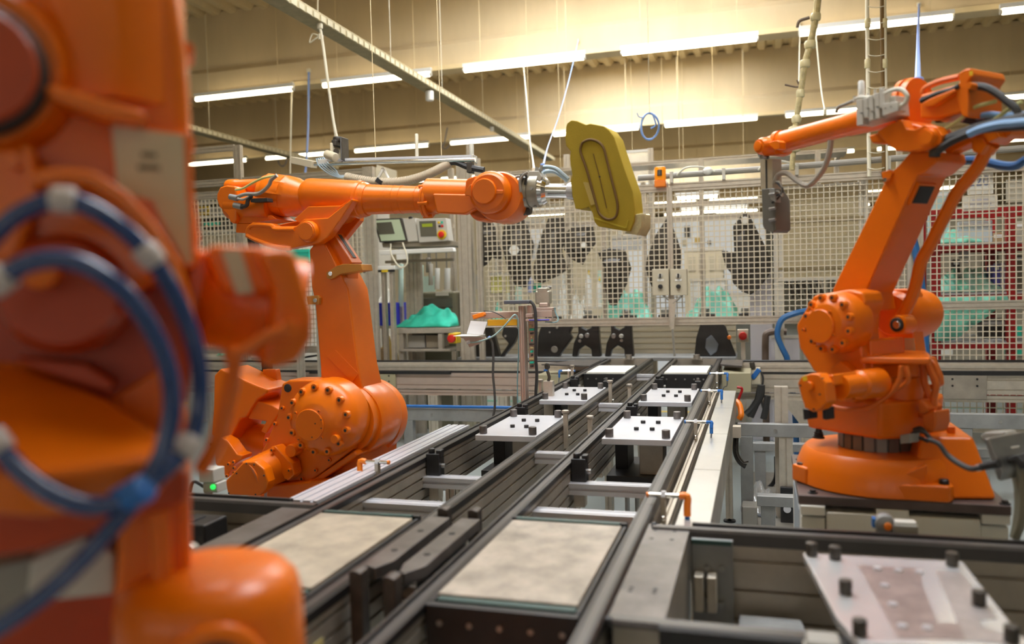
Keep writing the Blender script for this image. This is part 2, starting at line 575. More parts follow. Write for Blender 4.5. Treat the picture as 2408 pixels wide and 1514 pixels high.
def long_conveyor(xa, xb, label, y0, y1, legs):
    t = thing('pallet_conveyor', ((xa + xb) / 2, y0, 0), label, 'conveyor', 'parallel pallet conveyors running away from the camera')
    rail(t, xa, y0, y1, False)
    rail(t, xb, y0, y1, True)
    for y in (2.62, 3.16, 4.62, 5.9, 7.2):
        tie(t, xa + .045, xb - .045, y, .80 if y > 2.7 else .835)
    for y in legs:
        leg(t, xa + .025, y, .71)
        leg(t, xb - .025, y, .71)
        m = MB()
        alu(m, (xa + .05, y, .35), (xb - .05, y, .35))
        part(m, 'lower_tie', ALU, t, smooth=0)
    e = MB().box((xa + .05, y1 - .02, ZB - .1), (xb - .05, y1, ZB + .004))
    part(e, 'end_plate', ALU_D, t, smooth=0)
    s = MB().cyl(((xa + xb) / 2, y1 - .05, ZB), ((xa + xb) / 2, y1 - .05, ZB + .045), .03, n=12)
    s.box(((xa + xb) / 2 - .05, y1 - .06, ZB - .005), ((xa + xb) / 2 + .05, y1 - .02, ZB + .012))
    part(s, 'end_stop', ALU_D, t)
    return t
long_conveyor(-1.395, -.947, 'long pallet conveyor with black rails, beside the pale slotted rail and the sensor post', 1.40, 7.72, (1.62, 3.3, 5.4, 7.5))
long_conveyor(-.772, -.316, 'long pallet conveyor with black rails, the one beside the flat metal duct cover', 1.30, 7.72, (1.62, 3.3, 5.4, 7.5))
# bridging links between the two conveyors
for y, lab in ((3.45, 'short bright metal link bridging the two long conveyors near the black stop blocks'), (4.95, 'short bright metal link bridging the two long conveyors halfway along'), (6.6, 'short bright metal link bridging the two long conveyors at their far end')):
    mb = MB()
    alu(mb, (-.942, y, .855), (-.777, y, .855), .06, .045, 2, 1)
    solo(mb, 'bridge_link', ALU_W, lab, 'link', 'links bridging the long conveyors', smooth=0)

# ---- workpiece carriers with white plates on the lift stations
def lift_pallet(x0, x1, y0, y1, label):
    t = thing('fixture_pallet', ((x0 + x1) / 2, (y0 + y1) / 2, ZB), label, 'pallet', 'milled fixture pallets on the long conveyors')
    part(MB().box((x0, y0, ZB - .022), (x1, y1, ZB + .006)), 'plate', ALU_W, t, bevel=.003)
    w, d = x1 - x0, y1 - y0
    for fx in (.09, .91):
        for fy in (.07, .9):
            p = (x0 + w * fx, y0 + d * fy)
            part(MB().rcyl((*p, ZB + .006), (*p, ZB + .044), .019, .12), 'corner_post', DARKP, t)
    for fx, fy in ((.40, .36), (.64, .36), (.42, .66), (.66, .66)):
        p = (x0 + w * fx, y0 + d * fy)
        part(MB().cyl((*p, ZB + .006), (*p, ZB + .020), .012, n=12), 'locating_pin', BLACK, t)
    return t
A = (-1.338, -1.002)
B = (-.712, -.374)
lift_pallet(-1.30, -1.0, 3.66, 4.28, 'bright milled plate with dark posts on the slotted rail side, nearer of two')
lift_pallet(-1.30, -1.0, 4.86, 5.52, 'bright milled plate with dark posts on the slotted rail side, farther of two')
lift_pallet(-.69, -.376, 3.66, 4.31, 'bright milled plate with dark posts on the duct cover side, nearer of two')
lift_pallet(-.69, -.376, 4.85, 5.50, 'bright milled plate with dark posts on the duct cover side, farther of two')
# lift units under them
def lift_unit(x, y, label):
    t = thing('lift_unit', (x, y, .5), label, 'lift unit', 'black lift units under the fixture pallets')
    part(MB().box((x - .15, y - .24, .66), (x + .15, y + .2, .72)), 'lift_platform', BLACK, t, bevel=.004)
    part(MB().box((x + .0, y - .20, .72), (x + .11, y - .06, .86)), 'cylinder_block', ALU_D, t, bevel=.004)
    part(MB().box((x - .13, y - .1, .72), (x - .07, y + .1, .878)), 'lift_column', BLACK, t, bevel=.003)
    for dx in (-.1, -.05, .08):
        part(MB().cyl((x + dx, y + .05, .40), (x + dx, y + .05, .66), .012, n=10), 'guide_rod', STEEL, t)
    m = MB()
    alu(m, (x - .17, y + .02, .38), (x + .17, y + .02, .38))
    part(m, 'support_bar', ALU, t, smooth=0)
for x, y, l in ((-1.15, 3.97, 'black lift unit under the nearer plate of the conveyor by the slotted rail'), (-.535, 3.97, 'black lift unit with a grey block under the nearer plate beside the duct cover'),
                (-1.15, 5.2, 'black lift unit under the farther plate of the conveyor by the slotted rail'), (-.535, 5.2, 'black lift unit with a grey block under the farther plate beside the duct cover')):
    lift_unit(x, y, l)

# ---- board pallets
def board_pallet(x0, x1, y0, y1, mboard, label, strips=True):
    t = thing('board_pallet', ((x0 + x1) / 2, y0, ZB), label, 'pallet', 'black framed board pallets')
    part(MB().box((x0 + .012, y0 + .05, ZB - .02), (x1 - .012, y1 - .04, ZB + .012)), 'board', mboard, t, bevel=.002)
    for a, b in (((x0, y0, ZB - .11), (x1, y0 + .022, ZB + .004)), ((x0, y1 - .016, ZB - .06), (x1, y1, ZB + .012)),
                 ((x0, y0 + .022, ZB - .08), (x0 + .012, y1 - .016, ZB + .005)), ((x1 - .012, y0 + .022, ZB - .08), (x1, y1 - .016, ZB + .005))):
        part(MB().box(a, b), 'frame_side', BLACK, t, bevel=.003)
    if strips:
        part(MB().box((x0 + .02, y0 + .024, ZB - .01), (x1 - .012, y0 + .046, ZB + .008)), 'edge_strip', GREEN, t, label='dark green strip', smooth=0)
        part(MB().box((x0 + .02, y1 - .037, ZB - .01), (x1 - .02, y1 - .018, ZB + .016)), 'edge_strip', GREEN, t, label='dark green strip', smooth=0)
    for k in range(5):
        x = x0 + (x1 - x0) * (.1 + .2 * k)
        part(MB().cyl((x, y0 - .004, ZB - .035), (x, y0 + .002, ZB - .035), .007, n=8), 'screw', STEEL, t)
    return t
board_pallet(-1.335, -1.0, 1.62, 2.30, WOODB, 'stained tan board in a black frame, close to the near orange robot base')
board_pallet(-.718, -.37, 1.655, 2.345, mat('grey_stained_board', (0.36, 0.305, 0.24), 0.5, var=0.42, vscale=9), 'stained grey tan board in a black frame beside the dark joint plate')
board_pallet(-1.335, -1.0, 6.38, 7.02, WBOARD, 'clean white board in a black frame, far end of the slotted rail side', False)
board_pallet(-.718, -.37, 6.38, 7.02, WBOARD, 'clean white board in a black frame, far end of the duct cover side', False)

# ---- stop blocks
def stop_block(x, y, label, s=1):
    t = thing('stop_block', (x, y, .74), label, 'stop', 'black pneumatic stops on the rails')
    part(MB().box((x - .03, y - .03, .80), (x + .03, y + .03, .915)), 'stop_body', BLACK, t, bevel=.004)
    part(MB().box((x - .022, y - .026, .72), (x + .022, y + .026, .80)), 'mounting_foot', ALU, t, bevel=.002)
    part(MB().rcyl((x - .01, y - .01, .915), (x - .01, y - .01, .935), .014, .2, 14), 'stop_pin', BLACK, t)
    part(MB().box((x + .012, y - .02, .90), (x + .034, y + .02, .928)), 'stop_lever', BLACK, t, bevel=.003)
    part(MB().cyl((x + .03, y, .86), (x + .045, y, .86), .01, n=10), 'screw', STEEL, t)
for x, y, l in ((-1.315, 3.19, 'black stop block on a silver foot, nearest on the slotted rail side'), (-1.315, 4.52, 'black stop block behind the nearer milled plate by the slotted rail'),
                (-1.315, 5.95, 'black stop block behind the farther milled plate by the slotted rail'), (-.692, 3.19, 'black stop block on a silver foot, nearest on the duct cover side'),
                (-.692, 4.62, 'black stop block behind the nearer milled plate beside the duct cover'), (-.692, 5.97, 'black stop block behind the farther milled plate beside the duct cover')):
    stop_block(x, y, l)
for x, y, l in ((-.40, 5.72, 'small black stop at the far corner of the farther plate beside the duct cover'), (-1.03, 5.70, 'small black stop at the far corner of the farther plate by the slotted rail')):
    t = thing('small_stop', (x, y, .88), l, 'stop')
    part(MB().box((x - .02, y - .03, .86), (x + .02, y + .03, .93)), 'stop_body', BLACK, t, bevel=.004)
    part(MB().cyl((x, y, .93), (x, y, .95), .01, n=10), 'stop_pin', STEEL, t)

# ---- paired black guide bars with end posts between the conveyors
def guide_bar(x, w, y0, y1, cut, label):
    t = thing('guide_bar', (x, y0, ZB), label, 'guide', 'paired dark guide bars between the conveyors')
    z0, z1 = ZB + .0, ZB + .032
    q = [(x - w / 2, y0 + .06), (x - w / 2 + .012, y0 + .012), (x + cut, y0), (x + w / 2, y0 + .06), (x + w / 2, y1), (x - w / 2, y1)]
    part(MB().prism([(a, b, z0) for a, b in q], (0, 0, z1 - z0)), 'bar', DARKP, t, bevel=.003)
    for f in (.3, .68):
        part(MB().cyl((x, y0 + (y1 - y0) * f, z1), (x, y0 + (y1 - y0) * f, z1 + .0015), .009, n=14), 'screw', BLACK, t)
    part(MB().box((x - .014, y0 + .1, ZB - .08), (x + .014, y1 - .08, z0)), 'bar_bracket', BLACK, t, bevel=.002)
    for y, h, d in ((y0 - .055, .05, .19), (y1 + .05, .05, .10)):
        part(MB().prism([(x - .02, y - .022, ZB - d), (x + .012, y - .022, ZB - d), (x + .012, y - .022, ZB + h - .006), (x - .006, y - .022, ZB + h), (x - .02, y - .022, ZB + h - .004)], (0, .044, 0)),
             'end_post', mat('worn_dark_steel', (0.075, 0.06, 0.05), 0.45, 0.4, var=0.4, vscale=14), t, bevel=.004)
guide_bar(-.908, .066, 1.775, 2.225, .01, 'dark flat guide bar with two screws, on the side of the tan board')
guide_bar(-.812, .060, 1.755, 2.225, .0, 'dark flat guide bar with two screws, on the side of the grey stained board')
cb = MB()
alu(cb, (-.945, 2.0, .79), (-.772, 2.0, .79), .09, .06, 2, 1)
solo(cb, 'bridge_link', ALU_D, 'dull metal link carrying the paired dark guide bars', 'link', smooth=0)

# ---- silver reflector posts beside the rails
def rpost(x, y, h, label):
    t = thing('reflector_post', (x, y, ZB), label, 'post', 'slim silver posts along the rails')
    part(MB().box((x - .011, y - .011, ZB - .11), (x + .011, y + .011, ZB + h)), 'post', ALU, t, bevel=.002)
    part(MB().rcyl((x, y, ZB + h), (x, y, ZB + h + .018), .020, .3, 14), 'post_cap', ALU_D, t)
    part(MB().cyl((x + .011, y, ZB - .05), (x + .022, y, ZB - .05), .008, n=8), 'screw', STEEL, t)
for x, y, h, l in ((-.930, 3.98, .065, 'slim silver post on the inner rail, beside the nearer milled plate'), (-.930, 5.28, .065, 'slim silver post on the inner rail, beside the farther milled plate'),
                   (-.80, 3.95, .045, 'short capped silver post in the gap between the conveyors, nearer one'), (-.80, 5.25, .045, 'short capped silver post in the gap between the conveyors, farther one'),
                   (-1.42, 5.35, .06, 'short capped silver post outside the rail, close to the tall sensor post'), (-1.42, 6.35, .06, 'short capped silver post outside the rail, by the far crossing conveyor')):
    rpost(x, y, h, l)

# ---- duct cover beside the right conveyor, with sensors
t = thing('cable_duct', (-.2, 2.5, .6), 'long flat bare metal duct cover beside the conveyor, under the blue plugged sensors', 'cable duct')
for y0, y1 in ((2.50, 3.30), (3.305, 4.10), (4.105, 4.95), (4.955, 5.77)):
    part(MB().box((-.252, y0, .852), (-.150, y1, .860)), 'cover_plate', mat('bare_sheet_metal', (0.54, 0.53, 0.50), 0.30, 0.6, var=0.10, vscale=3), t, smooth=0)
part(MB().box((-.16, 2.5, .70), (-.150, 5.77, .851)), 'duct_side', ALU_D, t, smooth=0)
part(MB().box((-.252, 2.5, .70), (-.242, 5.77, .851)), 'duct_side', ALU_D, t, smooth=0)
part(MB().box((-.252, 2.5, .69), (-.150, 5.77, .70)), 'duct_floor', ALU_D, t, smooth=0)
for y in (2.7, 5.6):
    leg(t, -.2, y, .69)
b = MB()
alu(b, (-.292, 2.5, .80), (-.292, 5.8, .80), .024, .09, 1, 2)
part(b, 'mounting_rail', ALU, t, smooth=0)
def sensor(x, y, mplug, label, side=1, z=ZB + .03):
    t = thing('proximity_sensor', (x, y, z - .1), label, 'sensor')
    part(MB().box((x - .008, y - .012, z - .13), (x + .008, y + .012, z + .0)), 'bracket', ALU, t, bevel=.002)
    part(MB().cyl((x - .045 * side, y, z), (x + .065 * side, y, z), .0075, n=12), 'barrel', CHROME, t)
    part(MB().cyl((x - .006, y, z), (x + .008, y, z), .015, n=6), 'lock_nut', ALU_W, t)
    part(MB().cyl((x - .045 * side, y, z), (x - .053 * side, y, z), .0085, n=12), 'sensor_tip', mplug, t)
    e = V((x + .075 * side, y, z))
    kk = 1 if mplug is ORANGEP else .45
    pl = part(MB().tube([V((x + .05 * side, y, z)), e, e + V((0, -.006, -.03 * kk)), e + V((0, -.010, -.06 * kk))], .0115 if mplug is ORANGEP else .0085, 10, 3), 'plug', mplug, t)
    part(MB().cyl(e + V((0, -.010, -.06 * kk)), e + V((0, -.012, -.06 * kk - .025)), .008, n=10), 'plug_collar', BLUEC, t)
    part(MB().tube([e + V((0, -.012, -.06 * kk - .023)), e + V((-.004 * side, -.05, -.085)), e + V((-.02 * side, -.10, -.088)), e + V((-.05 * side, -.14, -.14))], .0042, 6), 'cable', RUBBER, t)
    for dz in (-.07, -.105):
        part(MB().sphere((x, y - .014, z + dz), .009, 8, 6), 'screw', CHROME, t)
    return t
sensor(-.296, 2.60, ORANGEP, 'proximity sensor with an orange elbow plug, over the bare metal duct cover')
sensor(-.296, 4.02, BLUEC, 'proximity sensor with a blue plug on the duct cover side, nearest of three')
sensor(-.296, 5.20, BLUEC, 'proximity sensor with a blue plug on the duct cover side, middle of three')
sensor(-.296, 6.2, BLUEC, 'proximity sensor with a blue plug near the far beige end box')
sensor(-1.455, 2.93, ORANGEP, 'proximity sensor with an orange elbow plug, over the pale slotted rail', -1, ZB + .025)
sensor(-1.45, 6.35, BLUEC, 'proximity sensor with a blue plug outside the rail by the far crossing conveyor', -1)

# ---- pale slotted rail at the left of the conveyors
t = thing('slotted_rail', (-1.51, 2.4, .6), 'pale slotted aluminium rail lying along the conveyor, in front of the middle robot', 'rail')
mb = MB()
alu(mb, (-1.515, 2.46, .875), (-1.515, 4.02, .875), .118, .03, 3, 1)
part(mb, 'top_profile', ALU_W, t, smooth=0)
mb = MB()
alu(mb, (-1.585, 2.5, .845), (-1.585, 3.0, .845), .018, .018, 1, 1, sw=.004, sd=.004)
part(mb, 'edge_bar', RAILB, t, smooth=0)
mb = MB()
alu(mb, (-1.515, 2.46, .80), (-1.515, 4.02, .80), .045, .10, 1, 2)
part(mb, 'lower_profile', ALU, t, smooth=0)
for y in (2.6, 3.9):
    leg(t, -1.515, y, .75)

# ---- far cross conveyors
def cross(x0, x1, y, label, legs, m, box=None, zlow=.66):
    t = thing('cross_conveyor', ((x0 + x1) / 2, y, 0), label, 'conveyor')
    b = MB().prism([(x0, y + u, ZB - .012 + h) for u, h in GSEC], (x1 - x0, 0, 0))
    part(b, 'guide_rail', RAILB, t, smooth=0)
    b = MB().prism([(x0, y - .40 - u, ZB - .012 + h) for u, h in [(-a, c) for a, c in GSEC]], (x1 - x0, 0, 0))
    part(MB().box((x0, y - .07, ZB - .035), (x1, y + .03, ZB - .012)), 'belt_bed', ALU, t, smooth=0)
    p = MB()
    alu(p, (x0, y - .085, ZB - .055), (x1, y - .085, ZB - .055), .03, .06, 1, 1)
    part(p, 'upper_profile', ALU, t, smooth=0)
    part(MB().box((x0, y - .098, ZB - .105), (x1, y - .07, ZB - .087)), 'shadow_gap_strip', BLACK, t, smooth=0)
    p = MB()
    alu(p, (x0, y - .085, ZB - .185), (x1, y - .085, ZB - .185), .05, .155, 1, 2)
    part(p, 'lower_profile', m, t, smooth=0)
    p = MB()
    alu(p, (x0, y - .085, ZB - .30), (x1, y - .085, ZB - .30), .05, .05, 1, 1)
    part(p, 'bottom_profile', m, t, smooth=0)
    for x in legs:
        l = MB()
        alu(l, (x, y - .085, .03), (x, y - .085, ZB - .325), .10, .10, 2, 2, up=(0, 1, 0))
        lg = part(l, 'leg', ALU, t, smooth=0)
        part(MB().cyl((x, y - .085, 0), (x, y - .085, .03), .05), 'foot', BLACK, lg)
    for x in box or ():
        bx = part(MB().box((x - .16, y - .135, ZB - .30), (x + .16, y - .112, ZB - .105)), 'joint_cover', ENDBOX if m is ALU_R else ALU_D, t, bevel=.004)
        for dx in (-.09, .09):
            for dz in (-.135, -.19):
                part(MB().cyl((x + dx, y - .139, ZB + dz), (x + dx, y - .135, ZB + dz), .009, n=8), 'screw', BLACK, bx)
    return t
c1 = cross(-6.2, -1.42, 7.52, 'far crossing conveyor with a rosy profile, running behind the middle robot', (-5.6, -3.05, -2.34), ALU_R, (-3.6,))
c2 = cross(-.29, 3.2, 7.52, 'far crossing conveyor with black edge, passing behind the robot on the pedestal', (.39, 2.7), ALU, (1.6,))
part(MB().box((-4.4, 7.385, ZB - .118), (-2.86, 7.42, ZB - .084)), 'wear_strip', BLACK, c1, smooth=0)
part(MB().box((1.2, 7.385, ZB - .105), (2.03, 7.42, ZB - .07)), 'wear_strip', BLACK, c2, smooth=0)
for x0, x1, c in ((-1.62, -1.40, c1), (-.31, -.13, c2)):
    part(MB().prism([(x0 - (.25 if c is c1 else 0), 7.1, ZB), (x1, 6.95, ZB), (x1, 7.5, ZB), (x0, 7.5, ZB)], (0, 0, .012)), 'transfer_plate', DARKP, c, smooth=0)
part(MB().box((-1.9, 7.05, .60), (-1.44, 7.4, .82)), 'end_box', ENDBOX, c1, bevel=.005)
part(MB().box((-.29, 6.9, .70), (-.06, 7.3, .86)), 'end_box', ENDBOX, c2, bevel=.005)
for s in (-1, 1):   # gussets at the leg that carries the joint
    part(MB().prism([(.39 + s * .05, 7.40, .575), (.39 + s * .21, 7.40, .575), (.39 + s * .05, 7.40, .36)], (0, .01, 0)), 'gusset', ALU, c2, smooth=0)

# ---- lower steel frames on the floor between the machines
def steel_beam(p0, p1, w, h, label, m=STEEL_G):
    t = thing('steel_frame_beam', p0, label, 'beam')
    part(MB().beam(p0, p1, w, h), 'beam', m, t, bevel=.004)
    d = V(p1) - V(p0)
    n = max(2, int(d.length / .6))
    for i in range(n):
        q = V(p0) + d * ((i + .5) / n)
        part(MB().cyl(q + V((0, -w / 2 - .004, 0)), q + V((0, -w / 2, 0)), .012, n=8), 'bolt', STEEL, t)
    for f in (.06, .94):
        q = V(p0) + d * f
        part(MB().box((q.x - .04, q.y - .03, 0), (q.x + .04, q.y + .03, p0[2] - h / 2)), 'leg', STEEL_G, t, bevel=.004)
    return t
t = steel_beam((-.14, 5.6, .625), (.82, 5.6, .625), .06, .085, 'grey steel beam joining the duct cover to the frame behind the pedestal')
p = MB()
alu(p, (.163, 5.62, .12), (.163, 5.62, .585), .085, .085, 1, 1, up=(0, 1, 0))
part(p, 'support_post', ALU, t, smooth=0)
bk = part(MB().box((.125, 5.54, .0), (.205, 5.575, .26)), 'foot_bracket', BLACK, t, bevel=.003)
for z in (.12, .19):
    part(MB().cyl((.165, 5.53, z), (.165, 5.54, z), .024, n=14), 'bolt', ALU_W, bk)
p = MB()
alu(p, (.14, 5.70, .0), (.14, 5.70, .9), .085, .085, 1, 1, up=(0, 1, 0))
part(p, 'rear_post', ALU, t, smooth=0)
steel_beam((1.25, 6.3, .60), (3.2, 6.3, .60), .07, .10, 'grey steel beam at knee height behind the robot pedestal')
steel_beam((-2.75, 6.0, .62), (-1.65, 6.0, .62), .06, .10, 'grey steel beam with a blue hose along it, between middle robot and conveyor')
solo(MB().tube([(-2.85, 5.96, .685), (-2.3, 5.965, .685), (-1.75, 5.96, .685), (-1.6, 5.95, .66), (-1.55, 5.9, .60)], .012, 8), 'air_hose', BLUEC, 'blue air hose lying along the grey steel beam by the middle robot', 'hose')
steel_beam((-.02, 4.9, .34), (1.0, 4.9, .34), .08, .06, 'low grey steel beam under the duct cover, nearer one')
steel_beam((-.10, 6.4, .36), (1.6, 6.4, .36), .08, .06, 'low grey steel beam under the duct cover, farther one')
steel_beam((-2.2, 4.9, .34), (-1.5, 4.9, .34), .08, .06, 'low grey steel beam beside the middle robot base')
# base plates and boxes on the floor
solo(MB().box((-.12, 5.38, 0), (.34, 7.0, .03)), 'floor_plate', mat('brown_grey_plate', (0.20, 0.18, 0.15), 0.5, 0.3, var=.2, vscale=4), 'thin brown grey plate on the floor beside the duct cover', 'plate', bevel=.003)
solo(MB().box((-.115, 5.40, .0305), (-.02, 5.55, .16)), 'terminal_box', GREY, 'grey terminal box on the floor plate beside the duct cover', 'box', bevel=.008)
# ---- near crossing conveyor at the right
t = thing('cross_conveyor', (.4, 2.0, 0), 'near crossing conveyor with thick black rails, carrying the reflective plate', 'conveyor')
for y, s in ((2.40, -1), (1.635, 1)):
    x0 = -.19 if s < 0 else -.2
    g = MB().prism([(x0, y + s * u, ZB - .012 + h) for u, h in [(0, -.02), (0, .016), (.008, .022), (.022, .022), (.022, .008), (.062, .008), (.075, -.02)]], (2.6, 0, 0))
    part(g, 'guide_rail', RAILB, t, smooth=0)
    part(MB().prism([(x0 - .11, y + s * u, ZB - .004 + h) for u, h in ((.026, -.004), (.03, .008), (.058, .008), (.062, -.004))], (2.68, 0, 0)), 'belt', BELT, t, smooth=30)
    part(MB().rcyl((x0 - .115, y + s * .03, ZB), (x0 - .10, y + s * .03, ZB), .010, .3, 10), 'belt_end_pin', BLACK, t)
    p = MB()
    alu(p, (x0 + .015, y + s * .05, ZB - .155), (2.4, y + s * .05, ZB - .155), .045, .25, 1, 3)
    part(p, 'side_profile', ALU_D, t, smooth=0)
part(MB().box((-.314, 1.66, ZB - .01), (-.195, 2.39, ZB - .002)), 'joint_plate', DARKP, t, smooth=0)
for x in (-.29, -.235):
    for y in (1.85, 1.87, 2.25, 2.33):
        part(MB().cyl((x, y, ZB - .002), (x, y, ZB - .0012), .006, n=8), 'screw', RUBBER, t)
part(MB().box((-.30, 1.67, .64), (-.195, 2.38, ZB - .011)), 'joint_block', ALU_D, t, smooth=0)
part(MB().box((-.186, 2.305, .60), (-.075, 2.322, ZB - .014)), 'end_plate', STEEL_G, t, smooth=0)
part(MB().box((-.186, 2.295, ZB - .025), (-.078, 2.303, ZB - .012)), 'edge_strip', GREEN, t, smooth=0)
for dx, dz in ((-.145, .03), (-.105, .03), (-.15, .12), (-.11, .13)):
    part(MB().cyl((dx, 2.29, ZB - .06 - dz), (dx, 2.304, ZB - .06 - dz), .008, n=8), 'screw', STEEL, t)
for x in (-.165, -.13):
    part(MB().box((x - .013, 2.25, ZB - .20), (x + .013, 2.303, ZB - .10)), 'lock_block', ALU, t, bevel=.004)
part(MB().box((-.186, 1.70, .58), (.75, 2.31, .60)), 'tray_floor', mat('dirty_sheet_steel', (0.17, 0.165, 0.155), 0.4, 0.5, var=0.35, vscale=6), t, smooth=0)
part(MB().prism([(-.06, 2.29, .60), (.10, 2.29, .60), (.15, 1.9, .60), (-.06, 1.9, .60)], (0, 0, .09)), 'inner_cover', STEEL_G, t, bevel=.004)
part(MB().box((-.04, 1.74, .60), (.03, 1.77, .74)), 'inner_bar', BLACK, t, bevel=.003)
for x in (-.1, .7):
    for y in (1.69, 2.34):
        leg(t, x, y, .62)
# its carrier plate
t = thing('carrier_plate', (.35, 1.95, ZB), 'reflective milled carrier plate with black pegs, on the near crossing conveyor', 'pallet')
z3 = zf(2.342, 1380, 1180)
ZP = ZB + .034
def cp(x, y, z=ZP):
    return onZ(*z3(x, y), z)
q = [cp(1190, 280), cp(2070, 328), cp(2110, 380), cp(2330, 660), cp(2450, 800), cp(1500, 770), cp(1470, 742), cp(1380, 640)]
part(MB().prism([V((p.x, p.y, ZP - .020)) for p in q], (0, 0, .020)), 'plate', ALU_P, t, bevel=.002)
for k, (L, m) in enumerate((([(1490, 350), (1850, 368), (1842, 450), (1932, 668), (2050, 672), (2090, 762), (1712, 748)], mat('rosy_reflection_tone', (0.36, 0.285, 0.265), 0.38, 0.5, var=0.25, vscale=20)),
                            ([(1915, 378), (2060, 385), (2260, 640), (2160, 650), (2180, 690), (2330, 740), (2380, 790), (2080, 760), (2045, 668)], mat('rosy_reflection_tone_pale', (0.45, 0.40, 0.385), 0.36, 0.5, var=0.2, vscale=20)))):
    part(MB().prism([cp(*p) for p in L], (0, 0, .0015)), 'reflection_patch', m, t, smooth=0)  # reflection put into colour: rosy tones frame the strip mirroring the lamps
for x, y in ((1238, 295), (1368, 316), (2012, 352), (1425, 508), (2160, 572), (1503, 735), (2340, 775)):
    p = cp(x, y)
    part(MB().rcyl((p.x, p.y, ZP), (p.x, p.y, ZP + .032), .0135, .15, 18), 'peg', DKBROWN, t)
for x, y in ((1600, 376), (1716, 384), (1832, 392), (1640, 468), (1685, 572), (1737, 692), (1874, 702)):
    p = cp(x, y)
    part(MB().cyl((p.x, p.y, ZP + .001), (p.x, p.y, ZP + .006), .009, n=14), 'screw', ALU_W, t)
part(MB().box((.16, 1.75, ZB - .03), (.42, 2.08, ZP - .021)), 'carriage', STEEL_G, t, bevel=.003)
# grey clamps standing in front of it
def clamp(x, y, z, w, d, h, label):
    t = thing('grey_clamp', (x, y, ZB - .1), label, 'clamp')
    part(MB().box((x - w / 2, y - d / 2, ZB - .12), (x + w / 2, y + d / 2, z)), 'clamp_body', GREY, t, bevel=.006)
    part(MB().box((x - w / 2 - .004, y - d / 2 - .01, z - h), (x + w / 2 + .004, y + d / 2 + .004, z - h * .45)), 'clamp_band', LGREY, t, bevel=.004)
    part(MB().cyl((x - w * .25, y - d / 2 - .012, z - h * 1.3), (x - w * .25, y - d / 2, z - h * 1.3), .006, n=10), 'screw', BLACK, t)
    part(MB().cyl((x + w * .25, y - d / 2 - .012, z - h * 1.3), (x + w * .25, y - d / 2, z - h * 1.3), .006, n=10), 'screw', BLACK, t)
clamp(.108, 1.60, ZB + .035, .06, .06, .05, 'grey clamp block beside the corner of the reflective carrier plate, by the green light')
clamp(.305, 1.585, ZB + .02, .06, .05, .04, 'grey clamp block in front of the reflective carrier plate, below its row of screws')
t = thing('small_box_with_light', (.09, 1.545, ZB - .1), 'dark little box with a green light at the foot of a grey clamp', 'signal light')
part(MB().box((.078, 1.53, ZB - .09), (.15, 1.56, ZB - .045)), 'box', BLACK, t, bevel=.004)
part(MB().sphere((.082, 1.528, ZB - .05), .007, 10, 6), 'indicator', mat('green_light', (0.02, 0.8, 0.1), 0.4, emit=2.0), t, label='glowing green indicator')
# beyond the near rail: eye sensor and small cabinet on the rail edge
t = thing('reflector_eye', (.265, 2.47, ZB), 'round grey sensor eye with an orange lens, on the near black rail', 'sensor')
c = onY(2080, 1230, 2.47)
part(MB().rcyl(c + V((.0, -.018, 0)), c + V((0, .02, 0)), .027, .25), 'eye_ring', STEEL_G, t)
part(MB().rcyl(c + V((.006, -.024, -.004)), c + V((.006, -.018, -.004)), .011, .3, 14), 'lens', ORANGEP, t, label='orange lens')
part(MB().box((c.x - .032, c.y - .01, c.z - .012), (c.x - .022, c.y + .014, c.z + .014)), 'connector', BLUEC, t, label='blue connector')
part(MB().prism([(c.x - .03, c.y + .0, ZB - .06), (c.x + .03, c.y, ZB - .06), (c.x + .022, c.y, c.z - .02), (c.x - .022, c.y, c.z - .02)], (0, .012, 0)), 'bracket', ALU, t, smooth=0)
t = thing('small_switch_box', (.365, 2.5, ZB), 'small grey switch box on the near black rail, beside the sensor eye', 'box')
part(MB().box((.352, 2.445, ZB - .07), (.415, 2.49, ZB + .018)), 'box', GREY, t, bevel=.005)
part(MB().box((.355, 2.45, ZB + .018), (.412, 2.485, ZB + .024)), 'lid', LGREY, t, bevel=.002)
# ---- near crossing stub at the left
t = thing('cross_conveyor', (-1.7, 2.3, 0), 'crossing conveyor stub with black rails, between the near robot and the tan board', 'conveyor')
for y, s in ((2.42, -1), (1.66, 1)):
    g = MB().prism([(-2.6, y + s * u, ZB - .012 + h) for u, h in [(0, -.02), (0, .016), (.008, .022), (.022, .022), (.022, .008), (.062, .008), (.075, -.02)]], (1.08, 0, 0))
    part(g, 'guide_rail', RAILB, t, smooth=0)
    part(MB().prism([(-2.6, y + s * u, ZB - .004 + h) for u, h in ((.026, -.004), (.03, .008), (.058, .008), (.062, -.004))], (1.19, 0, 0)), 'belt', BELT, t, smooth=30)
    p = MB()
    alu(p, (-2.6, y + s * .05, ZB - .155), (-1.52, y + s * .05, ZB - .155), .045, .25, 1, 3)
    part(p, 'side_profile', ALU_D, t, smooth=0)
part(MB().box((-1.515, 1.66, ZB - .012), (-1.397, 2.34, ZB - .002)), 'joint_plate', DARKP, t, smooth=0)
part(MB().box((-1.515, 1.67, .64), (-1.41, 2.33, ZB - .013)), 'joint_block', ALU_D, t, smooth=0)
part(MB().box((-2.5, 1.72, .58), (-1.52, 2.35, .60)), 'tray_floor', mat('dirty_sheet_steel', (0.17, 0.165, 0.155), 0.4), t, smooth=0)
for x in (-2.4, -1.6):
    for y in (1.71, 2.36):
        leg(t, x, y, .62)
t = thing('motor_unit', (-1.75, 2.2, .6), 'black drive unit inside the crossing conveyor stub, behind the near robot base', 'motor')
part(MB().box((-1.80, 2.16, .602), (-1.68, 2.28, .88)), 'motor_housing', BLACK, t, bevel=.008)
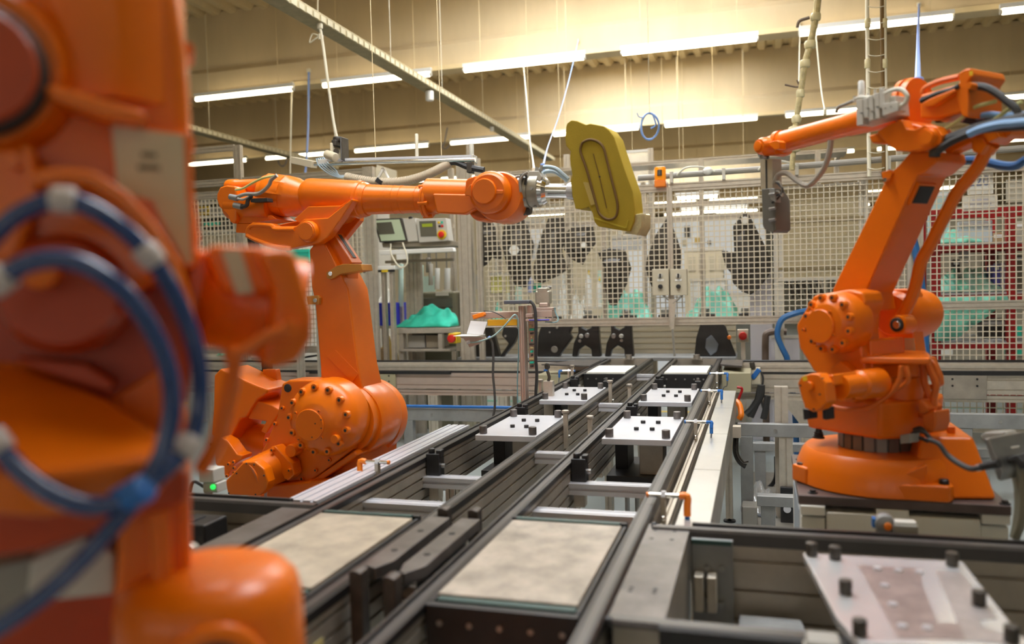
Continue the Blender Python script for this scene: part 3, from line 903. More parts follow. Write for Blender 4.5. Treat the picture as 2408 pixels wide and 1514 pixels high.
part(MB().box((-1.87, 2.18, .855), (-1.74, 2.25, .885)), 'motor_bracket', BLACK, t, bevel=.004)
part(MB().rcyl((-1.72, 2.12, .80), (-1.72, 2.16, .80), .03, .2), 'motor_cap', ALU, t)
part(MB().rcyl((-1.88, 2.10, .80), (-1.80, 2.10, .80), .035, .3), 'drive_pulley', STEEL, t)
# pale sensor box with a green light by the middle robot
t = thing('light_barrier', (-1.98, 2.62, .8), 'pale sensor box with a lit green lamp, in front of the middle robot motor', 'sensor')
c = onY(495, 1115, 2.62)
part(MB().box((c.x - .03, 2.59, c.z - .025), (c.x + .035, 2.66, c.z + .025)), 'sensor_head', LGREY, t, bevel=.004)
part(MB().box((c.x - .022, 2.60, c.z - .065), (c.x + .042, 2.66, c.z - .028)), 'sensor_foot', LGREY, t, bevel=.004)
part(MB().sphere((c.x + .026, 2.597, c.z - .042), .010, 12, 8), 'indicator', mat('green_light', (0.02, 0.8, 0.1), 0.4), t, label='glowing green indicator')
part(MB().box((c.x - .04, 2.63, 0), (c.x - .02, 2.655, c.z - .02)), 'sensor_stand', ALU, t, smooth=0)
part(MB().tube([(c.x - .03, 2.62, c.z - .05), (c.x - .07, 2.61, c.z - .03), (c.x - .10, 2.62, c.z - .09)], .006, 6), 'cable', RUBBER, t)
# crossing of the two near rails: pale yellow labels low on the profiles
solo(MB().box((-1.0 + .055, 1.46, .735), (-.942, 1.60, .83)), 'label_plate', mat('pale_yellow_plate', (0.60, 0.50, 0.20), 0.5), 'pale yellow plate on the conveyor side below the tan board', 'plate', smooth=0)
# ================================================================== robots
class Arm:
    """builds one robot in a vertical plane; outlines are read at the plane offset o0 and get thickness along the joint axis"""
    def __init__(s, root, B, az, z):
        s.t, s.P, s.z = root, Plane(B, az), z
        s.a = s.P.a
    def pts(s, L, off, z=None):
        z = z or s.z
        return [s.P.pt(*z(*p), off) for p in L]
    def slab(s, name, L, o0, o1, m=ORANGE, parent=None, bevel=.006, z=None, label=None, shrink=None):
        q = s.pts(L, o0, z)
        bevel *= .65
        if shrink:
            c = sum(q, V()) / len(q)
            return part(MB().loft(q, [c + (p - c) * shrink + s.a * (o1 - o0) for p in q]), name, m, parent or s.t, label, bevel)
        return part(MB().prism(q, s.a * (o1 - o0)), name, m, parent or s.t, label, bevel)
    def disc(s, name, c, r, o0, o1, m=ORANGE, parent=None, z=None, prof=None, n=36, label=None):
        z = z or s.z
        px = z(*c)
        C = s.P.pt(*px, o0)
        e = (z(c[0] + r, c[1])[0] - px[0])
        R = s.P.m(e, *px, o0)
        L = o1 - o0
        prof = prof or [(0, .93), (.08, .985), (.16, 1), (.9, 1), (1, .97)]
        mb = MB().lathe(C, s.a, [(t * L, R * k) for t, k in prof], n)
        return part(mb, name, m, parent or s.t, label)
    def limb(s, name, c0, c1, r0, r1, off=0, m=ORANGE, parent=None, z=None, prof=None, n=32, label=None, off1=None):
        z = z or s.z
        p0, p1 = s.P.pt(*z(*c0), off), s.P.pt(*z(*c1), off if off1 is None else off1)
        k = z(1, 0)[0] - z(0, 0)[0]
        R0, R1 = depth(p0) * r0 * k / FPX, depth(p1) * r1 * k / FPX
        L = (p1 - p0).length
        prof = prof or [(0, 1), (1, 1)]
        mb = MB().lathe(p0, p1 - p0, [(t * L, (R0 + (R1 - R0) * t) * q) for t, q in prof], n)
        return part(mb, name, m, parent or s.t, label)
    def pipe(s, name, L, r, off=0, m=RUBBER, parent=None, z=None, k=5, label=None, n=8):
        z = z or s.z
        q = [s.P.pt(*z(p[0], p[1]), p[2] if len(p) > 2 else off) for p in L]
        return part(MB().tube(q, r, n, k), name, m, parent or s.t, label)
    def bolts(s, c, r, n, off, parent, size=.011, a0=0, a1=360, z=None, m=STEEL, deep=.012, ref=None):
        z = z or s.z
        px = z(*c)
        ref = off if ref is None else ref
        C = s.P.pt(*px, ref) + s.a * (off - ref)
        R = s.P.m(z(c[0] + r, c[1])[0] - px[0], *px, ref)
        d = V((0, 0, 1)).cross(s.a)
        for i in range(n):
            w = math.radians(a0 + (a1 - a0) * i / n)
            q = C + (d * math.cos(w) + V((0, 0, 1)) * math.sin(w)) * R
            mb = MB().lathe(q - s.a * deep, s.a, [(0, size * .9), (deep * .3, size), (deep * 1.3, size)], 10)
            part(mb, 'bolt', ORANGE, parent)
            part(MB().cyl(q - s.a * (deep + .001), q - s.a * (deep - .002), size * .45, n=6), 'bolt_socket', RUBBER, parent)

# ---------------------------------------------------------------- robot on the pedestal
t = thing('robot_pedestal', (.43, 3.12, 0), 'white steel pedestal with a dark brown top plate under the robot', 'pedestal')
part(MB().prism([(.118, 2.80, ZB - .03), (.728, 2.78, ZB - .03), (.735, 3.46, ZB - .03), (.122, 3.46, ZB - .03)], (0, 0, .03)), 'top_plate', BROWNPLATE, t, bevel=.003)
for x, y in ((.165, 2.835), (.34, 2.812), (.716, 2.80), (.15, 3.36)):
    part(MB().lathe((x, y, ZB), (0, 0, 1), [(0, .016), (.004, .016), (.005, .010), (.012, .010)], 12), 'bolt', BLACK, t)
for x0, x1 in ((.124, .20), (.352, .446), (.65, .728)):
    part(MB().box((x0, 2.788, ZB - .062), (x1, 3.45, ZB - .031)), 'spacer_block', PEDW, t, bevel=.003)
part(MB().box((.203, 2.792, ZB - .195), (.647, 3.44, ZB - .050)), 'upper_beam', PEDW, t, bevel=.004)
for x0, x1 in ((.126, .20), (.648, .726)):
    for y0, y1 in ((2.80, 2.90), (3.35, 3.44)):
        part(MB().box((x0, y0, .04), (x1, y1, ZB - .07)), 'leg', PEDW, t, bevel=.004)
part(MB().box((.125, 2.92, .04), (.135, 3.34, ZB - .08)), 'side_sheet', mat('blue_grey_paint', (0.36, 0.40, 0.44), 0.5), t, smooth=0)
for x in (.26, .45, .56):
    part(MB().box((x, 2.9, ZB - .28), (x + .05, 3.3, ZB - .2)), 'inner_block', STEEL_G, t, bevel=.004)
part(MB().box((.13, 2.8, 0), (.725, 3.44, .04)), 'floor_frame', PEDW, t, bevel=.004)
part(MB().box((.20, 2.83, .10), (.65, 2.87, .2)), 'lower_beam', PEDW, t, bevel=.004)

zu = zf(2.656, 1740, 130)
zl = zf(2.403, 1808, 640)
t = thing('industrial_robot', (.385, 3.04, ZB), 'orange robot standing on the white pedestal, arm raised, holding a grey vertical gripper', 'robot', 'orange industrial robots')
R = Arm(t, (.385, 3.04, 0), 44, zu)
bx, by = .40, 3.06
b = MB().lathe((bx, by, ZB + .0015), (0, 0, 1), [(0, .272), (.004, .278), (.06, .274), (.105, .255), (.118, .243)], 48)
base = part(b, 'base', ORANGE, t)
q = [(.45, 2.80), (.705, 2.84), (.705, 3.30), (.45, 3.33)]
tail = MB().loft([(a, c, ZB + .002) for a, c in q], [(.50, 2.90, ZB + .185), (.655, 2.91, ZB + .185), (.655, 3.22, ZB + .185), (.50, 3.24, ZB + .185)])
part(tail, 'base_tail', ORANGE, t, bevel=.012)
foot = MB().prism([(.36, 2.79, ZB + .001), (.56, 2.775, ZB + .001), (.575, 2.80, ZB + .001), (.575, 2.86, ZB + .001), (.38, 2.86, ZB + .001)], (0, 0, .052))
part(foot, 'base_foot', ORANGE, t, bevel=.008)
part(MB().prism([(.36, 2.795, ZB + .05), (.50, 2.80, ZB + .05), (.50, 2.80, ZB + .115)], (0, .05, 0)), 'base_rib', ORANGE, t, bevel=.006)
part(MB().lathe((.55, 2.81, ZB + .053), (0, 0, 1), [(0, .015), (.012, .015), (.016, .01)], 12), 'bolt', BLACK, t)
part(MB().prism([(.105, 3.0, ZB + .002), (.15, 2.93, ZB + .002), (.19, 2.95, ZB + .002), (.17, 3.02, ZB + .002)], (0, 0, .06)), 'base_foot', ORANGE, t, bevel=.008)
part(MB().lathe((.135, 2.985, ZB + .062), (0, 0, 1), [(0, .012), (.006, .012)], 10), 'bolt', BLACK, t)
part(MB().lathe((.595, 3.05, ZB + .186), (0, 0, 1), [(0, .03), (.006, .032), (.010, .026)], 16), 'rubber_cap', BLACK, t)
part(MB().box((.592, 2.965, ZB + .185), (.615, 2.985, ZB + .208)), 'lug', ORANGE, t, bevel=.003)
# bearing ring, a crown of dark segments
ring = part(MB().lathe((bx - .01, by + .01, ZB + .112), (0, 0, 1), [(0, .118), (.062, .118)], 40), 'bearing_ring', mat('dark_ring_steel', (0.12, 0.115, 0.10), 0.45, 0.5), t)
for i in range(20):
    w = math.pi * 2 * i / 20
    cc = V((bx - .01 + math.cos(w) * .119, by + .01 + math.sin(w) * .119, ZB + .143))
    part(MB().cbox(cc, (.012, .031, .05), w), 'ring_segment', mat('grey_ring_steel', (0.22, 0.21, 0.18), 0.4, 0.6), ring, smooth=0)
# turning column
d2 = V((0, 0, 1)).cross(R.a) * -1          # forward: away to the left of the view
d2 = V((-math.cos(math.radians(44)), math.sin(math.radians(44)), 0))
O = V((bx - .01, by + .01, 0))
def rp(f, s_, z):
    return O + d2 * f + R.a * s_ + V((0, 0, z))
col = MB().loft([rp(-.13, -.16, ZB + .175), rp(.16, -.16, ZB + .175), rp(.20, -.06, ZB + .175), rp(.20, .08, ZB + .175), rp(.16, .16, ZB + .175), rp(-.13, .16, ZB + .175), rp(-.17, .08, ZB + .175), rp(-.17, -.08, ZB + .175)],
                [rp(-.14, -.17, ZB + .30), rp(.16, -.20, ZB + .33), rp(.21, -.08, ZB + .33), rp(.21, .08, ZB + .33), rp(.16, .18, ZB + .33), rp(-.14, .17, ZB + .30), rp(-.18, .08, ZB + .30), rp(-.18, -.08, ZB + .30)])
part(col, 'turning_column', ORANGE, t, bevel=.014)
part(MB().lathe(rp(-.10, -.02, ZB + .30), (0, 0, 1), [(0, .075), (.07, .075), (.075, .068), (.125, .068), (.13, .09), (.15, .09), (.152, .085)], 28), 'vertical_motor', ORANGE, t)
lidc = R.P.pt(*zl(718, 480), -.10)
lid = MB().cbox(lidc + V((0, 0, -.004)), (.20, .17, .022), math.radians(-10))
part(lid, 'motor_lid', ORANGE, t, bevel=.008)
R.slab('motor_flange_block', [(605, 520), (740, 520), (740, 600), (605, 590)], -.12, -.02, z=zl, bevel=.012)
R.slab('nameplate', [(612, 636), (681, 640), (679, 668), (611, 662)], -.165, -.163, SIGNW, z=zl, bevel=0, label='white nameplate')
# far gearbox and its cheek
R.slab('far_cheek', [(560, 130), (660, 95), (800, 96), (815, 130), (800, 240), (835, 470), (790, 520), (590, 500), (585, 390)], .11, .17, z=zl, bevel=.012)
R.disc('far_gearbox', (690, 240), 145, .085, .26, z=zl, prof=[(0, .75), (.1, .9), (.3, 1), (.8, 1), (1, .9)])
R.slab('warning_label', [(765, 372), (820, 372), (828, 470), (768, 440)], .108, .1095, LABEL, z=zl, bevel=0, label='tan warning label')
# near gearbox with bolts and cap
ng = R.slab('near_cheek', [(450, 98), (525, 112), (547, 170), (520, 240), (512, 330), (520, 420), (545, 560), (535, 660), (480, 745), (400, 720), (330, 620), (250, 560), (170, 430), (150, 300), (250, 130)], -.20, -.10, z=zl, bevel=.016)
gb = R.disc('near_gearbox', (318, 290), 176, -.285, -.18, z=zl, prof=[(0, .60), (.02, .64), (.16, .84), (.36, .96), (.55, 1), (1, 1)], n=44)
R.disc('gearbox_cap', (282, 306), 97, -.293, -.284, z=zl, parent=gb, prof=[(0, .96), (.3, 1), (1, 1)])
R.bolts((318, 290), 150, 12, -.266, gb, .013, 15, 375, z=zl, deep=.014, ref=-.285)
R.bolts((285, 306), 112, 5, -.285, gb, .005, 60, 420, z=zl, deep=.006)
R.slab('near_column', [(520, 380), (575, 380), (590, 640), (540, 650), (512, 540)], -.17, .0, z=zl, bevel=.012)
# shoulder motor: cylinder along the joint axis with an end plate
R.disc('shoulder_motor', (400, 650), 88, -.37, -.19, z=zl, prof=[(0, .78), (.45, .78), (.5, .95), (1, 1)])
R.slab('motor_box', [(300, 590), (360, 575), (375, 640), (310, 655)], -.41, -.30, z=zl, bevel=.008)
R.slab('motor_collar', [(345, 545), (400, 500), (470, 560), (500, 650), (470, 720), (400, 735), (350, 680)], -.235, -.20, z=zl, bevel=.008)
mp = R.slab('motor_end_plate', [(160, 628), (180, 590), (235, 572), (280, 575), (318, 625), (330, 735), (290, 775), (245, 790), (205, 770), (185, 720)], -.445, -.40, z=zl, bevel=.008)
R.disc('end_plate_boss', (222, 645), 26, -.455, -.445, z=zl, parent=mp)
R.slab('warning_sticker', [(188, 590), (212, 585), (218, 612), (194, 616)], -.4465, -.4455, YELLOW, z=zl, parent=mp, bevel=0, label='yellow sticker')
for p in ((175, 640), (285, 690), (250, 775), (300, 600)):
    R.disc('screw', p, 5, -.449, -.444, RUBBER, parent=mp, z=zl, n=8)
R.pipe('motor_cable', [(330, 745), (400, 770), (480, 775), (560, 765), (640, 720), (700, 670), (740, 600), (748, 530)], .0075, -.19, ORANGE_D, z=zl)
R.pipe('motor_cable', [(700, 670), (760, 640), (790, 600), (775, 530)], .0075, -.17, ORANGE_D, z=zl)
# orange cable bundle behind the column
for i, L in enumerate(([(840, 500), (880, 490), (915, 560), (945, 640), (930, 720), (935, 800)], [(830, 520), (870, 520), (880, 620), (905, 700), (910, 790)], [(800, 560), (830, 600), (815, 700), (830, 780), (880, 815)],
                       [(890, 490), (930, 520), (955, 600), (940, 640), (905, 650)], [(830, 580), (870, 620), (850, 720), (890, 760)], [(845, 690), (880, 700), (905, 760), (900, 830)])):
    R.pipe('harness_cable', L, .011 if i < 3 else .009, -.02 + .015 * i, ORANGE_D, z=zl)
R.slab('harness_clamp', [(865, 480), (905, 480), (950, 590), (955, 640), (925, 660), (905, 600)], .05, .09, ORANGE_D, z=zl, bevel=.01)
R.slab('cable_outlet', [(862, 800), (940, 780), (942, 860), (925, 910), (870, 905)], -.05, .03, ORANGE_D, z=zl, bevel=.012)
R.slab('cable_cover', [(830, 720), (860, 720), (905, 770), (880, 800), (845, 800)], -.06, .02, ORANGE_D, z=zl, bevel=.012)
# black cables on the base and the connectors at its tail
for i, L in enumerate(([(790, 935), (830, 900), (880, 905), (915, 940)], [(800, 920), (850, 935), (900, 955)], [(820, 890), (860, 880), (900, 930)])):
    R.pipe('base_cable', L, .006, -.10 + .02 * i, RUBBER, z=zl)
R.slab('cable_clip', [(740, 920), (795, 915), (797, 965), (742, 970)], -.13, -.08, GREY, z=zl, bevel=.003)
for k in (0, 8):
    R.pipe('base_cable', [(900, 945), (960, 970), (1010, 1030 + k), (1080, 1080 + k), (1140, 1105 + k), (1195, 1105)], .0065, -.26 - k * .002, RUBBER, z=zl)
cn = R.limb('connector', (1185, 1103), (1300, 1080), 20, 24, -.22, RUBBER, z=zl, label='black round connector')
R.limb('connector_nut', (1175, 1105), (1200, 1100), 22, 22, -.22, CHROME, z=zl)
R.slab('connector_housing', [(1190, 925), (1215, 905), (1330, 900), (1355, 940), (1350, 985), (1250, 1000)], -.08, -.02, GREY, z=zl, bevel=.01)
R.slab('connector_housing', [(1285, 995), (1365, 985), (1372, 1035), (1300, 1050)], -.12, -.07, LGREY, z=zl, bevel=.008)
R.slab('connector_hood', [(1340, 1050), (1400, 1030), (1435, 1070), (1440, 1115), (1410, 1110), (1390, 1075), (1345, 1080)], -.16, -.10, RUBBER, z=zl, bevel=.008)
for k, o in ((0, -.08), (14, -.04), (26, -.12)):
    R.pipe('supply_hose', [(1352 + k, 1060), (1385 + k, 1110), (1412 + k * .8, 1200), (1418 + k * .6, 1320), (1406 + k * .5, 1420), (1390, 1500)], .014, o, mat('olive_hose', (0.22, 0.21, 0.15), 0.5), z=zl)
R.slab('tail_plate', [(1215, 940), (1240, 940), (1320, 1130), (1310, 1180), (1290, 1170)], -.20, -.02, STEEL, z=zl, bevel=.004)
# black limit switch with bellows at the near side of the base
ls = R.limb('limit_switch', (280, 935), (282, 880), 34, 22, -.12, BLACK, z=zl, prof=[(0, 1), (.15, 1), (.2, .8), (.35, 1), (.4, .75), (.55, .95), (.6, .7), (1, .7)])
R.limb('switch_plunger', (282, 880), (276, 822), 17, 15, -.12, CHROME, z=zl, parent=ls)
R.slab('motor_connector', [(190, 770), (225, 775), (228, 830), (195, 835)], -.40, -.36, BLACK, z=zl, bevel=.004)
R.slab('motor_connector', [(300, 760), (322, 765), (325, 835), (302, 830)], -.38, -.34, BLACK, z=zl, bevel=.004)
# lower arm
la = R.slab('lower_arm', [(1063, 600), (1225, 600), (1235, 660), (1150, 735), (1110, 748), (780, 1490), (800, 1600), (610, 1600), (575, 1465), (925, 745), (985, 690)], -.075, .075, bevel=.010)
R.slab('arm_bracket', [(880, 730), (930, 715), (950, 735), (930, 795), (895, 800)], -.085, -.06, ORANGE, bevel=.004)
R.disc('bracket_bolt', (905, 778), 14, -.10, -.085, CHROME, n=12)
e = (R.P.pt(*zu(1110, 748), -.075) - R.P.pt(*zu(780, 1490), -.075)).normalized()
nn = e.cross(R.a).normalized()
if nn.dot(EYE - R.P.pt(*zu(1060, 862), -.075)) < 0:
    nn = -nn
c = R.P.pt(*zu(1060, 862), -.075) + R.a * .058
part(MB().cbox(c + nn * .003, (.075, .092, .010), R=Matrix((e, R.a, nn)).transposed()), 'socket_rim', ORANGE, la, bevel=.002)
part(MB().cbox(c + nn * .007, (.058, .075, .008), R=Matrix((e, R.a, nn)).transposed()), 'access_cover', BLACK, la, label='black access cover', bevel=.002)
# elbow cheeks and pivot
R.slab('elbow_cheek', [(850, 478), (930, 430), (1012, 398), (1040, 458), (1090, 462), (1150, 432), (1230, 445), (1266, 500), (1250, 555), (1185, 585), (1065, 602), (975, 598), (925, 560)], -.125, -.080, bevel=.008)
R.disc('elbow_pivot', (1163, 515), 62, -.14, -.120, prof=[(0, .9), (.3, 1), (1, 1)])
R.disc('pivot_cap', (1160, 515), 44, -.145, -.138, prof=[(0, .95), (.5, 1), (1, 1)])
R.slab('elbow_cheek', [(850, 478), (1012, 398), (1040, 458), (1150, 432), (1230, 445), (1266, 500), (1185, 585), (1065, 602), (925, 560)], .07, .115, bevel=.008)
R.slab('elbow_block', [(800, 500), (900, 470), (1010, 400), (1060, 420), (1140, 440), (1180, 560), (1000, 560), (930, 560), (820, 550)], -.08, .07, bevel=.012)
# upper arm
R.limb('upper_arm', (245, 548), (1000, 345), 68, 72, 0, prof=[(0, .96), (.01, 1), (.60, .98), (.62, 1.06), (1, 1.3)])
R.limb('arm_collar', (238, 550), (262, 543), 76, 76, 0)
R.limb('forearm_end', (170, 570), (245, 548), 60, 66, 0, prof=[(0, .7), (.2, .95), (1, 1)])
R.disc('wrist_disc', (118, 566), 56, -.085, .07, prof=[(0, .75), (.08, .95), (.2, 1), (.85, 1), (1, .8)])
R.disc('wrist_cap', (108, 566), 32, -.090, -.084)
R.slab('wrist_plate', [(170, 545), (230, 530), (246, 540), (244, 585), (215, 590)], -.085, -.05, bevel=.004)
fl = R.limb('axis_flange', (1050, 320), (1084, 308), 168, 168, 0, prof=[(0, .9), (.2, 1), (1, 1)], n=44)
R.limb('flange_gap', (1084, 308), (1096, 304), 152, 152, 0, mat('shaded_orange_paint', (0.46, 0.052, 0.003), 0.4, var=.1), n=44)  # darker copy of the robot orange, painted as shade in the groove
R.limb('axis_flange', (1096, 304), (1124, 296), 164, 156, 0, n=44)
R.limb('gear_cover', (985, 340), (1062, 318), 100, 138, 0, prof=[(0, .8), (.4, .95), (1, 1)])
R.slab('arm_motor', [(1120, 245), (1230, 215), (1355, 178), (1400, 200), (1425, 300), (1415, 352), (1240, 395), (1120, 400)], -.075, .06, bevel=.014)
R.slab('motor_rib', [(1130, 300), (1180, 270), (1340, 205), (1350, 225), (1200, 320), (1150, 325)], -.095, -.07, bevel=.008)
R.slab('motor_rib', [(1125, 262), (1350, 190), (1352, 205), (1130, 280)], -.09, -.07, RUBBER, bevel=.003)
R.pipe('motor_pipe', [(1140, 240), (1160, 205), (1230, 170), (1300, 150), (1370, 135)], .010, -.05, ORANGE_D)
R.pipe('motor_pipe', [(1130, 285), (1230, 240), (1320, 215), (1370, 190)], .008, -.085, RUBBER)
ep = R.slab('motor_end_plate', [(1362, 112), (1402, 85), (1440, 78), (1455, 120), (1420, 170), (1432, 285), (1428, 392), (1385, 380), (1345, 250), (1350, 180), (1370, 170)], -.085, .085, bevel=.008)
R.slab('warning_sticker', [(1432, 100), (1452, 96), (1454, 125), (1434, 128)], -.0865, -.0855, YELLOW, parent=ep, bevel=0, label='yellow sticker')
R.disc('cable_gland', (1425, 190), 22, -.12, -.08, ORANGE, n=16)
R.pipe('motor_cable', [(1440, 190), (1530, 200), (1600, 235), (1660, 280), (1720, 330), (1742, 370)], .011, -.08, RUBBER)
R.pipe('motor_cable', [(1450, 185), (1540, 205), (1620, 255), (1690, 300), (1738, 360)], .009, -.06, RUBBER)
# valve island on the forearm
vb = R.slab('valve_island', [(728, 300), (968, 250), (980, 370), (745, 440)], -.135, -.07, LGREY, bevel=.004)
for x, y0, y1, w in ((725, 280, 440, 40), (768, 270, 395, 28), (800, 255, 410, 30), (838, 240, 400, 30), (868, 210, 330, 34)):
    R.slab('valve', [(x, y0), (x + w, y0 - 8), (x + w + 4, y1 - 8), (x + 4, y1)], -.16, -.13, LGREY, parent=vb, bevel=.003)
R.slab('valve_block', [(885, 300), (985, 290), (990, 345), (890, 380)], -.17, -.13, LGREY, parent=vb, bevel=.003)
R.limb('silencer', (760, 250), (758, 160), 21, 19, -.14, WHITE, parent=vb, prof=[(0, 1), (.9, 1), (1, .7)])
for x, y in ((716, 255), (800, 240), (845, 212), (880, 200), (905, 215)):
    R.limb('air_fitting', (x, y + 40), (x, y), 9, 9, -.14, LGREY, parent=vb)
R.pipe('valve_hose', [(905, 240), (960, 215), (1010, 215), (1045, 255), (1030, 300), (985, 325)], .007, -.16, mat('pale_hose', (0.62, 0.60, 0.50), 0.4))
R.pipe('valve_hose', [(600, 360), (615, 325), (660, 305), (720, 280)], .006, -.09, CABLE_G)
R.pipe('valve_hose', [(720, 275), (750, 262), (800, 262), (860, 262)], .006, -.15, mat('pale_hose', (0.62, 0.60, 0.50), 0.4))
for x, y in ((790, 330), (820, 350), (850, 320), (905, 330), (940, 320), (750, 360)):
    R.disc('valve_screw', (x, y), 5, -.172, -.16, STEEL, parent=vb, n=8)
# link rod and rear bracket
rod = [(1585, 555), (1530, 610), (1490, 690), (1420, 780), (1360, 850), (1290, 980), (1190, 1180), (1130, 1290), (1105, 1400), (1080, 1490), (1030, 1600), (965, 1690)]
P0 = [R.P.pt(*zu(*p), .02) for p in rod]
part(MB().tube(P0, .020, 10, 3), 'link_rod', ORANGE, t)
R.slab('rod_head', [(1440, 520), (1510, 515), (1545, 560), (1500, 620), (1450, 600)], -.02, .05, bevel=.006)
R.slab('rear_link', [(1180, 540), (1300, 500), (1560, 400), (1640, 400), (1690, 450), (1690, 490), (1600, 560), (1480, 530), (1290, 620), (1260, 580)], .0, .06, bevel=.010)
R.disc('rear_pivot', (1655, 470), 45, -.015, .08)
R.slab('rod_clamp', [(1520, 490), (1590, 460), (1620, 510), (1550, 545)], -.05, .02, bevel=.004)
pe = R.disc('rod_eye', (725, 297), 55, -.06, .0, z=zl)
R.disc('rod_bush', (718, 297), 40, -.068, -.058, RUBBER, parent=pe, z=zl, label='dark bush')
R.disc('rod_pin', (718, 297), 22, -.076, -.066, CHROME, parent=pe, z=zl, label='bright steel pin')
# hoses over the elbow
R.pipe('dress_cable', [(1215, 635), (1225, 580), (1290, 530), (1400, 485), (1500, 450), (1640, 420), (1790, 390)], .016, -.10, RUBBER)
R.pipe('dress_cable', [(1220, 630), (1235, 600), (1310, 545), (1420, 495), (1530, 460), (1790, 440)], .012, -.12, RUBBER)
R.pipe('dress_hose', [(1430, 492), (1510, 458), (1620, 432), (1700, 425), (1800, 415)], .012, -.13, mat('blue_corrugated', (0.18, 0.33, 0.55), 0.4))
R.pipe('dress_hose', [(1480, 385), (1560, 372), (1660, 380), (1790, 370)], .010, -.02, mat('blue_corrugated', (0.18, 0.33, 0.55), 0.4))
for k in range(4):
    R.pipe('dress_cable', [(1225 + 10 * k, 410), (1330, 370 + 8 * k), (1460, 385 + 12 * k), (1560, 395 + 5 * k), (1700, 360 + 12 * k), (1790, 365 + 18 * k)], .007, .0 + .02 * k, RUBBER)
R.pipe('dress_cable', [(1255, 475), (1330, 430), (1400, 380), (1450, 330), (1600, 285)], .006, -.06, mat('yellow_green_wire', (0.60, 0.58, 0.22), 0.5))
R.pipe('dress_cable', [(1440, 480), (1560, 420), (1690, 330), (1760, 290)], .006, -.04, mat('yellow_green_wire', (0.60, 0.58, 0.22), 0.5))
# blue supply hose hanging from the elbow
R.pipe('air_hose', [(1255, 660), (1350, 662), (1450, 655), (1560, 672), (1640, 690), (1720, 690), (1790, 650)], .014, .16, BLUE, label='blue air hose')
# hanging gripper
gr = R.slab('gripper_profile', [(125, 650), (202, 646), (203, 835), (130, 838)], -.04, .01, ALU, bevel=.002)
R.slab('profile_slot', [(158, 652), (168, 652), (170, 835), (161, 835)], -.0415, -.039, RUBBER, parent=gr, bevel=0)
R.limb('wrist_flange', (150, 600), (155, 650), 42, 36, -.015, STEEL, prof=[(0, 1), (.5, 1), (.55, .8), (1, .8)])
gb2 = R.slab('gripper_body', [(133, 835), (180, 830), (222, 900), (226, 1090), (205, 1110), (150, 1085), (140, 1060)], -.05, .03, mat('dark_grey_gripper', (0.13, 0.12, 0.10), 0.5), bevel=.006)
R.slab('gripper_finger', [(180, 830), (215, 830), (222, 920), (190, 900)], -.06, -.03, STEEL_G, bevel=.004)
for y in (870, 960, 1030):
    R.limb('air_fitting', (185, y), (222, y - 6), 10, 8, -.06, STEEL, parent=gb2)
for k in range(3):
    R.pipe('gripper_wire', [(200, 860 + 30 * k), (240, 850 + 20 * k), (266, 880 - 20 * k), (255, 800 + 10 * k), (225, 790)], .0035, -.05, RUBBER if k else CABLE_G)
R.pipe('gripper_hose', [(215, 800), (240, 748), (290, 736), (345, 775), (405, 812), (450, 800), (520, 715), (555, 620), (568, 530)], .010, -.03, mat('grey_corrugated_hose', (0.33, 0.30, 0.25), 0.5), label='grey corrugated hose')
# blue hose from the near gearbox down
solo(MB().tube([onY(1900, 730, 7.72), onY(1865, 738, 7.68), onY(1838, 752, 7.67), onY(1828, 785, 7.67), onY(1838, 815, 7.67), onY(1848, 835, 7.67), onY(1852, 850, 7.67), V((.30, 7.67, .5)), V((.32, 7.67, 0.01))], .026, 8), 'air_hose', BLUE, 'thick blue hose curving down behind the raised robot shoulder', 'hose')
solo(MB().tube([onY(2118, 480, 7.73), onY(2130, 520, 7.73), onY(2146, 560, 7.73), onY(2158, 610, 7.73), onY(2165, 660, 7.73), V((1.36, 7.70, 1.2)), V((1.40, 7.70, .01))], .034, 8), 'air_hose', BLUE, 'straight blue hose running down the posts behind the link rod', 'hose')

# ---------------------------------------------------------------- middle robot
za = zf(3.028, 440, 360)
zb = zf(3.028, 440, 760)
zw = zf(3.028, 980, 240)
t = thing('industrial_robot', (-2.1, 3.5, 0), 'orange robot beside the pale slotted rail, holding the mustard yellow block out over the conveyors', 'robot', 'orange industrial robots')
M = Arm(t, (-2.08, 3.5, 0), 1.5, za)
fb = MB().box((-2.62, 3.12, 0), (-1.68, 3.95, .46))
part(fb, 'floor_stand', CREAM, t, bevel=.006)
part(MB().lathe((-2.12, 3.55, .46), (0, 0, 1), [(0, .40), (.10, .39), (.14, .34)], 40), 'base', ORANGE, t)
part(MB().lathe((-2.12, 3.55, .60), (0, 0, 1), [(0, .24), (.06, .24)], 36), 'bearing_ring', STEEL_G, t)
M.slab('turning_column', [(520, 1000), (700, 860), (1180, 900), (1225, 940), (1215, 1200), (1000, 1330), (560, 1330), (500, 1200)], -.14, .26, z=zb, bevel=.02)
M.slab('turning_column', [(560, 1150), (1150, 1100), (1220, 1180), (1220, 1400), (560, 1400)], -.24, .3, z=zb, bevel=.02)
